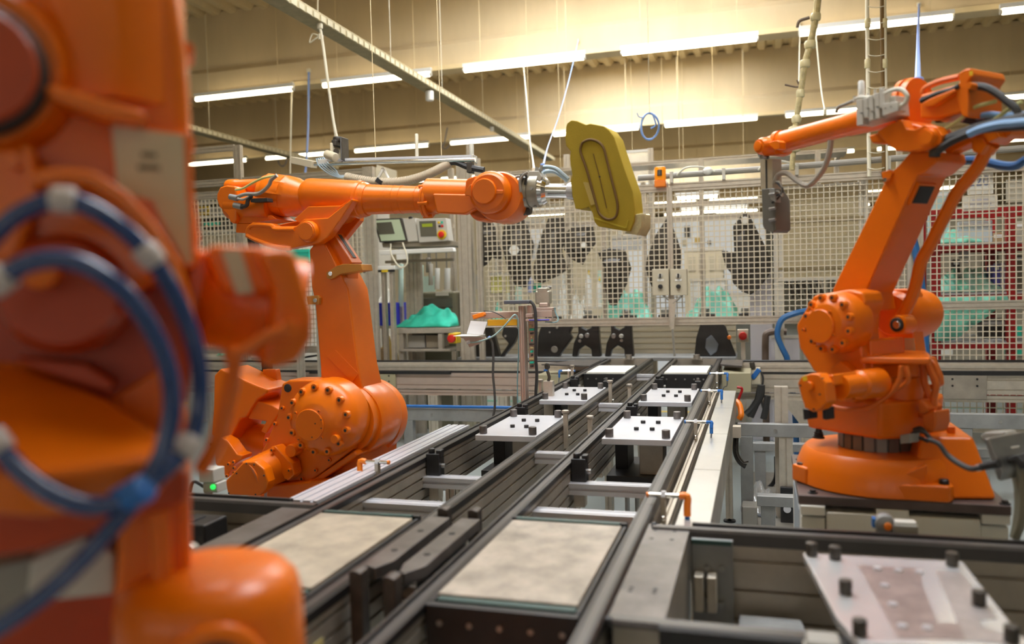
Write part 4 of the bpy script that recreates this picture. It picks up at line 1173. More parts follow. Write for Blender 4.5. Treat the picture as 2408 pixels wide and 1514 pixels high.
# sloping gearbox housing with bolts
hs = M.slab('gearbox_housing', [(672, 430), (720, 405), (960, 403), (1130, 520), (1235, 700), (1180, 900), (760, 1215), (640, 1200), (500, 960), (560, 850), (640, 660)], -.20, -.06, z=zb, bevel=.016)
for x, y in ((672, 605), (620, 718), (562, 832), (510, 940), (1008, 975), (910, 1048), (812, 1110), (715, 1175)):
    M.disc('bolt', (x, y), 16, -.212, -.20, ORANGE, z=zb, parent=hs, n=10)
    M.disc('bolt_socket', (x, y), 8, -.2135, -.211, RUBBER, z=zb, parent=hs, n=6)
M.disc('housing_eye', (715, 462), 30, -.203, -.199, RUBBER, z=zb, parent=hs, n=20)
M.slab('housing_edge', [(1190, 905), (1215, 940), (770, 1250), (720, 1235)], -.205, -.1, z=zb, bevel=.012)
gb = M.disc('shoulder_gearbox', (905, 695), 282, -.345, -.16, z=zb, n=52, prof=[(0, .42), (.02, .47), (.12, .72), (.26, .90), (.38, .975), (.5, 1), (1, 1)])
M.disc('gearbox_cap', (868, 726), 115, -.352, -.343, z=zb, parent=gb, prof=[(0, .96), (.3, 1), (1, 1)], n=40)
M.bolts((905, 695), 236, 13, -.306, gb, .0165, -80, 280, z=zb, deep=.018, ref=-.345)
M.bolts((868, 726), 135, 4, -.343, gb, .006, 40, 400, z=zb, deep=.006)
M.disc('drain_plug', (1046, 826), 32, -.345, -.30, z=zb, parent=gb, n=20)
for x, y in ((910, 715), (953, 688), (953, 748), (888, 812)):
    M.disc('cap_screw', (x, y), 5, -.354, -.351, RUBBER, z=zb, parent=gb, n=8)
# shoulder bearing behind it, lower arm, far gearbox
M.disc('shoulder_bearing', (1110, 690), 245, -.155, -.10, z=zb, n=48, prof=[(0, 1), (1, 1)])
M.disc('arm_hub', (1160, 690), 262, -.10, .11, z=zb, n=48, prof=[(0, .96), (.08, 1), (.92, 1), (1, .96)])
M.bolts((1150, 690), 225, 8, -.105, t, .020, -70, 110, z=zb, deep=.02)
M.slab('hub_slot', [(1265, 870), (1300, 780), (1390, 705), (1412, 700), (1400, 760), (1330, 850)], -.03, .05, RUBBER, z=zb, bevel=.004)
M.disc('far_gearbox', (1270, 670), 268, .13, .27, z=zb, n=48, prof=[(0, .9), (.15, 1), (.6, 1), (.85, .93), (1, .8)])
la = M.slab('lower_arm', [(868, 690), (900, 650), (960, 610), (1020, 720), (1145, 966), (1158, 1060), (1215, 1514), (1285, 1830), (1250, 1990), (960, 1990), (955, 1700), (948, 1514), (910, 1070), (886, 955)], -.10, .095, bevel=.012)
M.slab('arm_web', [(970, 560), (1030, 560), (1175, 780), (1140, 800), (1145, 966), (1000, 800)], -.055, .05, bevel=.008)
p0, p1 = M.P.pt(*za(1040, 580), -.055), M.P.pt(*za(1150, 745), -.055)
e = (p1 - p0).normalized()
nn = e.cross(M.a).normalized()
nn = nn if nn.x > 0 else -nn
for i in range(2):
    w, o_ = ((.046, .0015), (.030, .003))[i]
    k = M.a * (.0525 - w / 2)
    part(MB().prism([p0 + k + nn * o_, p1 + k + nn * o_, p1 + k + M.a * w + nn * o_, p0 + k + M.a * w + nn * o_], nn * .002), ('slot_rim', 'arm_slot')[i], (ORANGE, RUBBER)[i], la)
M.slab('arm_plate', [(1000, 1450), (1055, 1402), (1220, 1570), (1175, 1632)], -.103, -.099, parent=la, bevel=.001)
br = M.slab('cable_bracket', [(990, 850), (1060, 805), (1112, 788), (1240, 790), (1250, 835), (1095, 860), (1020, 900), (995, 890)], -.12, -.02, mat('brown_orange_bracket', (0.55, 0.22, 0.03), 0.45), bevel=.004)
M.disc('bracket_bolt', (1018, 858), 16, -.128, -.12, CHROME, parent=br, n=14)
br2 = M.slab('cable_bracket', [(850, 1020), (925, 1012), (942, 1030), (938, 1078), (860, 1078)], -.12, -.09, mat('brown_orange_bracket', (0.55, 0.22, 0.03), 0.45), bevel=.004)
M.disc('bracket_bolt', (910, 1048), 16, -.128, -.12, CHROME, parent=br2, n=14)
# elbow fork
M.slab('elbow_fork', [(408, 560), (425, 520), (465, 490), (600, 500), (630, 520), (775, 520), (830, 470), (1000, 460), (1172, 322), (1182, 335), (1095, 470), (1000, 600), (940, 640), (860, 655), (720, 682), (640, 665), (450, 600), (415, 590)], -.155, -.10, bevel=.010)
M.slab('elbow_fork', [(560, 620), (600, 520), (830, 470), (1000, 460), (1172, 322), (1230, 420), (1225, 480), (1095, 640), (1000, 640), (900, 560)], .085, .135, bevel=.010)
M.pipe('fork_rib', [(440, 535), (470, 512), (595, 518), (625, 542), (765, 542)], .010, -.155, ORANGE, k=3)
M.pipe('fork_rib', [(425, 585), (470, 610), (560, 645), (660, 672), (740, 678)], .010, -.155, ORANGE, k=3)
pv = M.disc('elbow_pivot', (848, 556), 76, -.185, -.14, prof=[(0, .9), (.2, 1), (1, 1)])
M.disc('pivot_cap', (842, 556), 63, -.190, -.184, parent=pv, prof=[(0, .96), (.4, 1), (1, 1)])
# upper arm
M.limb('arm_housing', (840, 300), (1235, 330), 125, 132, -.02, prof=[(0, .80), (.06, .95), (.12, .98), (1, 1)], n=40)
M.slab('arm_saddle', [(760, 470), (860, 380), (1090, 372), (1170, 322), (1000, 470), (830, 520)], -.13, .10, bevel=.012)
M.limb('arm_ring', (1228, 330), (1295, 334), 136, 118, -.02, prof=[(0, 1), (.3, 1), (.35, .96), (.6, .96), (.65, 1), (1, .96)], n=40)
M.limb('arm_tube', (1255, 330), (1705, 332), 108, 92, -.02, n=40)
for x, r in ((1430, 101), (1480, 100), (1530, 99), (1640, 95)):
    M.limb('tube_band', (x, 331), (x + 9, 331), r + 1.5, r + 1.5, -.02, n=40)
M.limb('wrist_flange', (1695, 333), (1738, 334), 130, 130, -.02, prof=[(0, .9), (.15, 1), (.45, 1), (.5, .95), (.55, 1), (1, .98)], n=40)
for k in range(6):
    w = math.pi * 2 * k / 6 + .3
    c = M.P.pt(*za(1690, 333), -.02) + V((0, math.cos(w), math.sin(w))) * .078
    part(MB().cyl(c, c + V((.045, 0, 0)), .009, n=10), 'flange_bolt', ORANGE, t)
# drive collar and motors at the rear
M.limb('drive_collar', (570, 290), (880, 325), 150, 150, -.02, prof=[(0, .86), (.04, .95), (.08, 1), (.45, 1), (.62, .98), (.92, .72), (1, .70)], n=10)
M.limb('drive_drum', (560, 300), (720, 308), 142, 148, -.02, prof=[(0, .93), (.05, 1), (1, 1)], n=44)
M.limb('rear_motor', (300, 380), (600, 382), 92, 92, -.07, prof=[(0, .9), (.04, 1), (1, 1)], n=28)
M.limb('rear_motor', (290, 240), (580, 232), 52, 56, -.02, prof=[(0, .9), (.04, 1), (.25, 1), (.27, .92), (1, .92)], n=28)
M.limb('rear_motor', (340, 330), (600, 330), 84, 84, .06, n=28)
M.slab('motor_end_plate', [(210, 290), (232, 240), (280, 228), (345, 235), (352, 300), (350, 470), (330, 505), (302, 490), (290, 450), (225, 380), (208, 330)], -.13, .08, bevel=.014)
M.slab('motor_bracket', [(350, 500), (440, 500), (436, 568), (345, 566)], -.10, .04, bevel=.006)
M.slab('motor_bridge', [(352, 440), (600, 440), (640, 470), (430, 500), (352, 498)], -.10, .06, bevel=.008)
M.slab('motor_gap', [(450, 322), (570, 318), (575, 345), (450, 350)], -.165, -.12, RUBBER, bevel=.004)
for y, x in ((318, 320), (378, 350)):
    M.limb('plug', (x - 15, y - 8), (x + 40, y + 4), 20, 22, -.16, STEEL_G, n=16, label='grey round plug')
M.pipe('motor_cable', [(360, 310), (420, 292), (500, 290), (550, 262), (585, 225), (600, 190), (640, 158)], .009, -.16, CABLE_G)
M.pipe('motor_cable', [(345, 262), (400, 250), (470, 210), (540, 178), (620, 162)], .006, -.14, mat('yellow_green_wire', (0.60, 0.58, 0.22), 0.5))
M.pipe('motor_cable', [(390, 385), (425, 370), (435, 330), (460, 305)], .010, -.165, RUBBER)
M.pipe('motor_cable', [(360, 325), (400, 330), (440, 312)], .006, -.17, CABLE_G)
# wrist
M.limb('wrist_tube', (85, 667), (400, 672), 124, 120, -.02, z=zw, n=40)
M.slab('wrist_side', [(110, 650), (340, 655), (345, 560), (360, 545), (420, 520), (420, 760), (340, 800), (140, 790)], -.105, -.06, z=zw, bevel=.012)
M.disc('wrist_body', (505, 640), 155, -.145, .11, z=zw, n=48, prof=[(0, .80), (.05, .94), (.12, 1), (.85, 1), (1, .85)])
wd = M.disc('wrist_cap', (476, 634), 92, -.158, -.143, z=zw, n=40, prof=[(0, .93), (.4, 1), (1, 1)])
M.slab('wrist_lug', [(340, 640), (375, 590), (390, 585), (390, 680), (370, 668), (340, 665)], -.15, -.13, z=zw, bevel=.005)
M.slab('wrist_lug', [(555, 625), (615, 625), (615, 655), (560, 655)], -.15, -.13, z=zw, bevel=.005)
M.disc('wrist_ring', (580, 672), 178, -.10, .09, z=zw, n=48, prof=[(0, .94), (.06, 1), (.9, 1), (1, .94)])
M.disc('wrist_fork', (455, 750), 98, -.06, .07, z=zw, n=40)
M.slab('wrist_cover', [(330, 770), (420, 830), (560, 858), (620, 850), (700, 800), (640, 700), (460, 720)], -.06, .07, z=zw, bevel=.014)
M.limb('wrist_stub', (640, 660), (725, 655), 112, 90, -.02, z=zw, n=36)
# tool changer, grey with silver rings, and the bright shaft
tc = M.limb('tool_changer', (715, 630), (765, 630), 108, 108, -.02, STEEL, z=zw, n=36, label='silver ring')
M.limb('tool_body', (755, 628), (880, 626), 122, 122, -.02, mat('tool_grey', (0.36, 0.33, 0.26), 0.4, 0.5, var=.2), z=zw, n=36, prof=[(0, .85), (.1, .85), (.12, 1), (.42, 1), (.44, .92), (.52, .92), (.54, 1), (1, 1)])
M.limb('tool_ring', (872, 632), (935, 632), 106, 80, -.02, CHROME, z=zw, n=36, prof=[(0, 1), (.5, 1), (.6, 1.1), (1, 1)])
M.limb('tool_shaft', (920, 632), (1130, 634), 50, 50, -.02, CHROME, z=zw, n=32, label='bright chrome shaft')
for k in range(10):
    w = 2 * math.pi * k / 10
    c = M.P.pt(*zw(790 + 60 * (k % 2), 628), -.02) + V((0, math.cos(w), math.sin(w))) * .074
    part(MB().cyl(c, c + V((0, math.cos(w), math.sin(w))) * .006, .007, n=8), 'tool_screw', STEEL, t)
M.slab('tool_manifold', [(770, 520), (800, 490), (870, 490), (890, 530), (880, 560), (780, 560)], -.07, .03, LGREY, z=zw, bevel=.004)
for x, y in ((760, 500), (795, 490), (850, 462), (885, 450), (735, 540), (870, 478)):
    M.limb('air_fitting', (x, y + 40), (x + 4, y), 13, 11, -.06 + .01 * (x % 3), CABLE_G, z=zw, n=10)
M.pipe('tool_hose', [(690, 570), (705, 540), (730, 530), (760, 560), (770, 600)], .006, -.08, CABLE_G, z=zw)
M.pipe('tool_hose', [(730, 560), (750, 520), (780, 530), (770, 590)], .006, -.09, RUBBER, z=zw)
M.pipe('tool_hose', [(740, 640), (735, 560), (760, 520), (790, 500)], .006, -.10, CABLE_G, z=zw)
M.pipe('tool_hose', [(870, 500), (890, 470), (930, 462), (990, 475), (1040, 515), (1080, 550)], .009, -.04, mat('pale_air_hose', (0.40, 0.50, 0.56), 0.35), z=zw)
M.pipe('tool_hose', [(880, 520), (920, 495), (980, 495), (1030, 525), (1075, 560)], .009, .0, mat('pale_air_hose', (0.40, 0.50, 0.56), 0.35), z=zw)
M.limb('bellows', (715, 760), (815, 765), 50, 42, .02, DKBROWN, z=zw, n=24, prof=[(0, .9), (.15, 1), (.2, .85), (.35, 1), (.4, .85), (.55, 1), (.6, .85), (.8, 1), (1, .8)])
# counterweight block and link rod behind the shoulder
cw = M.slab('counterweight', [(190, 370), (235, 322), (480, 435), (575, 470), (570, 500), (500, 545), (420, 670), (380, 680), (300, 840), (170, 800), (185, 600)], -.12, .10, z=zb, bevel=.016)
M.slab('counterweight_arm', [(480, 545), (600, 580), (670, 620), (560, 790), (520, 770), (560, 700), (430, 680)], -.10, .08, z=zb, bevel=.012)
M.limb('balance_cylinder', (330, 830), (620, 850), 120, 130, .05, z=zb, n=32)
M.slab('link_rod', [(535, 330), (630, 330), (665, 560), (655, 580), (590, 560)], .06, .10, z=zb, bevel=.006)
M.pipe('link_rod', [(590, 540), (570, 300), (540, -100), (470, -600), (450, -760)], .028, .12, z=zb, k=3)
# shoulder motor pointing at the camera
mt = M.limb('shoulder_motor', (425, 1105), (690, 985), 122, 128, -.38, z=zb, off1=-.18, n=36)
q = [(270, 1125), (400, 988), (480, 985), (545, 1035), (575, 1130), (560, 1185), (508, 1230), (290, 1222)]
mp = M.slab('motor_end_plate', q, -.40, -.34, z=zb, bevel=.010)
for x, y in ((295, 1210), (485, 1220), (545, 1085), (420, 1000), (475, 1008), (350, 1070)):
    M.disc('screw', (x, y), 6, -.404, -.40, RUBBER, parent=mp, z=zb, n=8)
M.slab('motor_flange', [(590, 880), (625, 875), (745, 1000), (762, 1080), (720, 1120), (690, 1110)], -.28, -.21, z=zb, bevel=.010)
M.disc('flange_boss', (735, 910), 46, -.26, -.20, z=zb)
M.slab('motor_bracket', [(195, 900), (235, 810), (290, 840), (355, 930), (395, 940), (390, 970), (330, 1010), (280, 1100), (200, 1000)], -.20, -.12, z=zb, bevel=.010)
for x, y in ((290, 1005), (326, 990), (328, 1032), (280, 1088), (330, 1065)):
    M.disc('bolt', (x, y), 13, -.212, -.20, ORANGE, z=zb, n=10)
    M.disc('bolt_socket', (x, y), 7, -.2135, -.211, RUBBER, z=zb, n=6)
for x, y in ((600, 905), (722, 1050)):
    M.disc('bolt', (x, y), 14, -.295, -.28, ORANGE, z=zb, n=10)
    M.disc('bolt_socket', (x, y), 7, -.2965, -.294, RUBBER, z=zb, n=6)

# ---- mustard block held by the middle robot
t = thing('foam_block', onY(1420, 420, 3.45), 'large mustard yellow foam block with a brown bead ring, held on the chrome robot shaft', 'foam block')
K = Arm(t, (-.62, 3.36, 0), 12, zw)
face = [(1062, 175), (1070, 150), (1100, 128), (1140, 133), (1205, 160), (1235, 152), (1330, 170), (1370, 198), (1408, 250), (1430, 320), (1490, 500), (1540, 640), (1552, 760), (1548, 850), (1520, 920), (1480, 918), (1400, 905), (1290, 885), (1262, 850), (1250, 790), (1225, 748), (1170, 765), (1128, 760), (1105, 660), (1095, 560), (1105, 520), (1098, 470), (1090, 400), (1095, 350), (1062, 310), (1055, 260)]
fb = K.slab('block_body', face, -.03, .07, OLIVE, bevel=.006)
q = K.pts(face, .07)
side = MB().loft([p + (p - q[0]) * 0 for p in q], [p + K.a * .06 for p in q])
part(side, 'pale_backing', OLIVE_S, t, label='pale foam backing', bevel=.004)
low = [(1262, 800), (1480, 915), (1555, 830), (1600, 800), (1598, 880), (1560, 950), (1430, 930), (1290, 890)]
K.slab('lower_lip', [(1490, 920), (1555, 800), (1604, 790), (1602, 890), (1570, 948), (1480, 935)], -.02, .09, OLIVE_S, bevel=.006, label='pale foam corner')
ringp = [(1165, 330), (1180, 290), (1215, 270), (1250, 268), (1295, 285), (1330, 325), (1350, 400), (1390, 560), (1425, 700), (1430, 760), (1420, 810), (1390, 833), (1350, 832), (1310, 805), (1290, 770), (1260, 660), (1210, 480), (1170, 370), (1165, 330)]
K.pipe('bead_ring', ringp, .0055, -.032, BROWN, z=zw, k=3)
K.pipe('bead_line', [(1257, 368), (1300, 530), (1352, 755)], .002, -.031, BROWN, z=zw)
K.slab('tape_strip', [(1185, 568), (1222, 572), (1272, 725), (1240, 735)], -.0325, -.030, mat('tan_tape', (0.52, 0.38, 0.10), 0.6), bevel=0, label='tan tape strip')
K.disc('centre_pin', (1300, 531), 6, -.036, -.03, RUBBER, n=10)
K.slab('groove', [(1262, 818), (1480, 890), (1490, 884), (1500, 840), (1506, 842), (1495, 893), (1480, 900), (1262, 830)], -.0325, -.030, mat('light_mustard', (0.55, 0.42, 0.03), 0.6), bevel=0)
K.limb('mount_hub', (1085, 632), (1130, 634), 60, 60, .02, ALU_W, n=28)
for x, y in ((1462, 355), (1440, 300), (1500, 520)):
    K.disc('foam_plug', (x, y), 9, .03, .06, ORANGEP, n=10)

# ---------------------------------------------------------------- near robot (out of focus, close to the camera)
zn = zf(1.0, 0, 0)
t = thing('industrial_robot', onZ(500, 1500, .9) + V((-.1, .1, -.2)), 'large blurred orange robot close to the camera, blue hoses looped in front of it', 'robot', 'orange industrial robots')
c0 = EYE + ray(240, 700) * 1.02
N = Arm(t, (c0.x, c0.y, 0), -38, zn)
# tall body: a round drum with a flat label face
N.slab('arm_body', [(60, -120), (405, -120), (425, 20), (440, 120), (448, 260), (452, 420), (470, 560), (462, 640), (420, 640), (300, 700), (40, 700)], .03, .30, bevel=.03)
N.limb('body_drum', (255, -150), (262, 262), 162, 166, .095, n=48)
for y in (115, 330):
    N.disc('body_lug', (438, y), 18, .06, .12)
N.slab('body_ledge', [(92, 205), (120, 195), (345, 262), (340, 288), (250, 280), (130, 238)], -.03, .06, bevel=.010)
N.slab('label_face', [(262, 292), (450, 312), (462, 632), (425, 628), (330, 500), (268, 440)], .015, .04, bevel=.006)
lb = N.slab('data_label', [(262, 294), (432, 318), (438, 472), (352, 470), (276, 444)], .012, .0145, mat('pale_data_label', (0.62, 0.54, 0.36), 0.5, var=.06, vscale=14), bevel=0, label='tan data label with faint print')
N.slab('data_label', [(358, 472), (440, 472), (452, 616), (440, 622), (400, 555)], .012, .0145, mat('pale_data_label', (0.62, 0.54, 0.36), 0.5), bevel=0, label='narrow tan data label')
for y, w in ((365, 36), (395, 52)):
    N.slab('print_line', [(350 - w / 2, y - 8), (350 + w / 2, y - 5), (350 + w / 2, y + 6), (350 - w / 2, y + 3)], .0105, .0115, mat('faded_ink', (0.16, 0.12, 0.07), 0.6), parent=lb, bevel=0)
# elbow disc at the top left with a dark seal
N.disc('elbow_disc', (-70, 150), 140, -.045, .0, mat('shaded_orange_paint', (0.46, 0.052, 0.003), 0.4, var=.1), prof=[(0, .95), (.1, 1), (1, 1)], n=48)  # shade of the recessed disc put into a darker orange
N.disc('elbow_seal', (-70, 155), 158, -.035, .0, RUBBER, n=48, label='dark seal ring')
N.disc('elbow_flange', (-70, 150), 222, -.01, .10, prof=[(0, .84), (.15, .93), (.4, 1), (1, 1)], n=56)
N.slab('elbow_neck', [(-120, 330), (80, 340), (90, 470), (50, 620), (-120, 640)], .0, .14, bevel=.02)
N.disc('neck_bolt', (30, 375), 20, -.02, .01, n=16)
N.slab('neck_rib', [(48, 335), (78, 345), (92, 480), (60, 470)], -.03, .02, bevel=.008)
# arched housing in front: a curved flange over a hollow
arc = [(70, 400), (150, 392), (220, 400), (300, 450), (370, 530), (425, 620), (450, 700), (470, 800), (440, 800), (420, 715), (395, 640), (335, 545), (270, 475), (205, 435), (150, 428), (80, 440)]
N.slab('arched_flange', arc, -.06, .06, bevel=.010)
N.slab('hollow_back', [(-120, 430), (150, 420), (260, 470), (340, 550), (420, 690), (452, 830), (440, 960), (-120, 960)], .115, .22, mat('shaded_orange_paint', (0.46, 0.052, 0.003), 0.4, var=.1), bevel=.02)  # shade of the hollow painted as dark red orange
N.disc('inner_boss', (140, 690), 150, -.01, .06, mat('shaded_orange_paint', (0.46, 0.052, 0.003), 0.4), prof=[(0, .8), (.3, .95), (1, 1)], n=48)
N.disc('inner_hub', (90, 640), 40, -.05, .0, n=24)
# sloping lower block
lo = N.pts([(-120, 830), (180, 880), (420, 828), (395, 905), (260, 960), (60, 880), (-120, 840)], -.0)
N.slab('lower_block', [(-120, 835), (60, 850), (250, 935), (420, 830), (440, 1000), (420, 1180), (-120, 1220)], .11, .24, bevel=.02)
rim = [(-140, 846, .10), (60, 858, .09), (250, 932, .04), (380, 1022, -.03), (372, 1078, -.15), (90, 1132, -.16), (-140, 1112, -.16)]
f1 = [N.P.pt(x, y, o) for x, y, o in rim]
part(MB().loft(f1, [p + V((0, 0, -.05)) + N.a * .03 for p in f1]), 'front_facet', ORANGE, t, bevel=.010)
N.slab('block_top', [(30, 838), (200, 855), (270, 900), (260, 925), (60, 862)], .06, .10, mat('shaded_orange_paint', (0.46, 0.052, 0.003), 0.4), bevel=.008)
N.slab('lower_skirt', [(-120, 1100), (90, 1120), (370, 1070), (440, 1110), (440, 1190), (270, 1240), (100, 1300), (-120, 1330)], -.03, .12, mat('shaded_orange_paint', (0.46, 0.052, 0.003), 0.4), bevel=.02)  # shade under the block painted into the skirt colour
N.slab('rear_body', [(-120, 1150), (290, 1150), (290, 1560), (-120, 1560)], .22, .30, mat('shaded_orange_paint', (0.46, 0.052, 0.003), 0.4), bevel=.02)
N.slab('column', [(280, 1150), (448, 1100), (452, 1440), (430, 1560), (260, 1560)], .02, .20, bevel=.02)
N.slab('column_rib', [(345, 1180), (400, 1160), (410, 1440), (360, 1450)], -.01, .03, bevel=.012)
N.slab('cable_block', [(70, 1320), (200, 1260), (270, 1300), (270, 1400), (60, 1420)], .06, .14, LGREY, bevel=.01)
N.slab('cable_block', [(-60, 1340), (80, 1310), (100, 1420), (-60, 1480)], .08, .14, CABLE_G, bevel=.01)
# base: a low drum with rounded rim
bc = EYE + ray(492, 1335) * 1.10
zt0 = bc.z
part(MB().lathe((bc.x, bc.y, zt0 - .20), (0, 0, 1), [(0, .122), (.155, .120), (.180, .114), (.195, .100), (.203, .08), (.206, .02)], 56), 'base', ORANGE, t)
dv = V((EYE.x - bc.x, EYE.y - bc.y, 0)).normalized()
sv = V((-dv.y, dv.x, 0))
pk = bc + dv * .118 + V((0, 0, -.095))
part(MB().tube([pk + sv * (.052 * math.cos(w)) + V((0, 0, .052 * math.sin(w))) for w in [math.pi * k / 10 for k in range(11)]], .012, 8, 2), 'pocket_rim', ORANGE, t)
part(MB().cyl(pk - dv * .02, pk + dv * .004, .040, n=28), 'pocket_shade', mat('dark_pocket', (0.05, 0.035, 0.03), 0.5), t)  # dark disc standing for the shade inside the cut-out
part(MB().lathe((bc.x, bc.y, .0), (0, 0, 1), [(0, .125), (zt0 - .201, .118)], 40), 'floor_column', ORANGE, t)
# motor sticking out to the right
mo = N.limb('wrist_motor', (470, 690), (700, 735), 118, 126, .10, n=36, prof=[(0, .85), (.08, .95), (.12, 1), (.7, 1), (1, 1)])
N.slab('motor_end_plate', [(600, 588), (690, 580), (715, 660), (738, 740), (735, 800), (700, 850), (650, 868), (600, 855), (640, 760), (640, 680)], -.03, .16, bevel=.02)
N.slab('motor_top', [(478, 590), (500, 576), (640, 580), (690, 600), (650, 690), (520, 690)], -.0, .06, bevel=.016)
ml = N.slab('motor_label', [(520, 588), (565, 585), (598, 690), (556, 692)], -.002, -.0005, mat('pale_label', (0.62, 0.56, 0.40), 0.5), bevel=0, label='pale label strip')
N.disc('motor_bolt', (685, 775), 22, -.055, -.02, n=18)
N.disc('motor_bolt', (640, 850), 14, -.04, -.0, n=14)
N.pipe('motor_lead', [(555, 835), (590, 815), (630, 790), (680, 772)], .008, -.05, ORANGE_D)
N.pipe('link_rod', [(555, 835), (545, 900), (525, 980), (505, 1050), (470, 1110)], .010, -.02, ORANGE)
N.disc('rod_joint', (552, 838), 24, -.045, .0, n=18)
N.slab('motor_mount', [(430, 600), (500, 580), (510, 780), (470, 800), (430, 720)], .05, .14, bevel=.02)
# blue looped hoses with white collars: hang loosely on the robot, things of their own
def hose(L, r, label, off):
    q = [N.P.pt(x, y, o) for x, y, o in L]
    h = thing('looped_hose', q[0], label, 'hose')
    part(MB().tube(q, r, 12, 6), 'tube', mat('translucent_blue_hose', (0.020, 0.052, 0.17), 0.12, coat=.6), h)
    return h, q
h1, q1 = hose([(-60, 610, -.10), (0, 540, -.12), (60, 495, -.13), (150, 470, -.14), (255, 512, -.14), (350, 600, -.13), (420, 710, -.12), (465, 840, -.12), (468, 960, -.12), (440, 1050, -.13), (370, 1120, -.15), (290, 1210, -.17), (200, 1310, -.18), (90, 1410, -.18), (-60, 1510, -.17)], .0105, 'long dark blue hose looping over the near robot and running down to the bottom edge', 0)
h2, q2 = hose([(-60, 720, -.16), (0, 660, -.17), (70, 618, -.18), (160, 612, -.18), (255, 655, -.18), (335, 740, -.17), (390, 850, -.16), (405, 960, -.16), (375, 1080, -.16), (310, 1165, -.17), (220, 1190, -.17), (130, 1165, -.17), (50, 1110, -.16), (-10, 1040, -.15), (-50, 980, -.14)], .0105, 'inner dark blue hose loop hanging in front of the near robot', 0)
def collar(h, q, i, lab='pale collar'):
    i = min(max(i, 1), len(q) - 2)
    d = (q[i + 1] - q[i - 1]).normalized()
    part(MB().rcyl(q[i] - d * .013, q[i] + d * .013, .0145, .3), 'hose_collar', mat('pale_collar', (0.60, 0.53, 0.49), 0.35), h, label=lab)
for i in (3, 5, 9):
    collar(h1, q1, i)
for i in (1, 13):
    collar(h2, q2, i)
part(MB().rcyl(q2[9] - V((.02, 0, .01)), q2[9] + V((.02, 0, .01)), .016, .3), 'hose_joint', BLUEC, h2, label='bright blue joint')
# ================================================================== safety fence
FY = 7.8
def fence(name_label, x0, x1, z0, z1, mids=(), posts=(), legs=()):
    t = thing('fence_panel', ((x0 + x1) / 2, FY, z0), name_label, 'fence')
    mb = MB()
    x = x0 + .03
    while x < x1:
        mb.box((x - .0042, FY - .004, z0), (x + .0042, FY + .004, z1))
        x += .05
    z = z0 + .025
    while z < z1:
        mb.box((x0, FY - .0075, z - .0042), (x1, FY - .003, z + .0042))
        z += .05
    part(mb, 'wire_mesh', mat('cream_mesh_wire', (0.68, 0.60, 0.46), 0.5), t, smooth=0, kind='stuff')
    for z in (z0, z1, *mids):
        m = MB()
        alu(m, (x0 - .02, FY, z), (x1 + .02, FY, z), .045, .075, 1, 2)
        part(m, 'rail', ALU, t, smooth=0)
    for x, za, zb_, w in posts:
        m = MB()
        alu(m, (x, FY - .01, za), (x, FY - .01, zb_), w, .05, 2 if w > .08 else 1, 1, up=(0, 1, 0))
        part(m, 'post', ALU, t, smooth=0)
    return t
f1 = fence('mesh fence panel behind the conveyors, with the hanging dark parts behind it', -2.61, -.80, 1.25, 2.50, (), ((-2.81, 0, 2.9, .14), (-2.66, 0, 2.9, .05)))
f2 = fence('mesh fence panel carrying the beige board, beside the twin control boxes', -.755, 1.24, 1.25, 2.50, (), ((-.775, 1.2, 2.5, .05), (1.275, 0, 2.6, .06), (1.345, 0, 2.6, .05)))
f3 = fence('mesh fence panel in front of the red rack', 1.40, 3.6, .30, 2.50, (1.35,), ((3.6, 0, 2.6, .06),))
f4 = fence('mesh fence panel behind the middle robot, below a tall bare frame', -6.6, -3.92, 1.0, 2.72, (2.85,), ((-5.42, 0, 3.24, .09), (-6.6, 0, 2.85, .09), (-3.86, 0, 2.9, .12)))
m = MB()
alu(m, (-6.8, FY, 3.22), (-5.46, FY, 3.22), .06, .06)
part(m, 'upper_rail', ALU, f4, smooth=0)
m = MB()
alu(m, (-6.2, FY, 2.9), (-6.2, FY, 4.2), .05, .05, up=(0, 1, 0))
part(m, 'hanger_post', ALU, f4, smooth=0)
# hose pipe along the top of the fence
t = thing('conduit_pipe', (.2, 7.76, 2.6), 'grey conduit pipe running along the top of the mesh fence', 'pipe')
part(MB().tube([(-1.06, 7.76, 2.60), (.4, 7.76, 2.615), (1.3, 7.76, 2.63), (3.4, 7.76, 2.66)], .028, 10), 'pipe', CABLE_G, t)
for x in (-.75, -.28, .35, 1.1, 1.9):
    part(MB().box((x - .015, 7.73, 2.535), (x + .015, 7.79, 2.64)), 'pipe_clip', LGREY, t, bevel=.003)
part(MB().sphere((-.42, 7.72, 2.62), .045, 14, 8, (1, .7, .8)), 'pipe_joint', WHITE, t)
for x0 in (-.70, .02):
    part(MB().tube([(x0, 7.74, 2.60), (x0 + .08, 7.72, 2.66), (x0 + .22, 7.72, 2.66), (x0 + .34, 7.74, 2.61)], .010, 6), 'cable', mat('pale_hose', (0.6, 0.6, 0.5), 0.4), t)
# orange signal light on the fence
t = thing('warning_light', (-.86, 7.74, 2.55), 'orange warning beacon on top of the mesh fence beside the yellow block', 'warning light')
part(MB().box((-.90, 7.68, 2.50), (-.80, 7.78, 2.56)), 'beacon_base', ORANGEP, t, bevel=.005)
part(MB().rcyl((-.85, 7.73, 2.56), (-.85, 7.73, 2.685), .052, .2), 'beacon_lens', mat('amber_lens', (0.95, 0.30, 0.01), 0.25, emit=.35), t, bevel=0)
part(MB().cyl((-.85, 7.672, 2.60), (-.85, 7.68, 2.65), .022, n=12), 'reflector', DKBROWN, t)
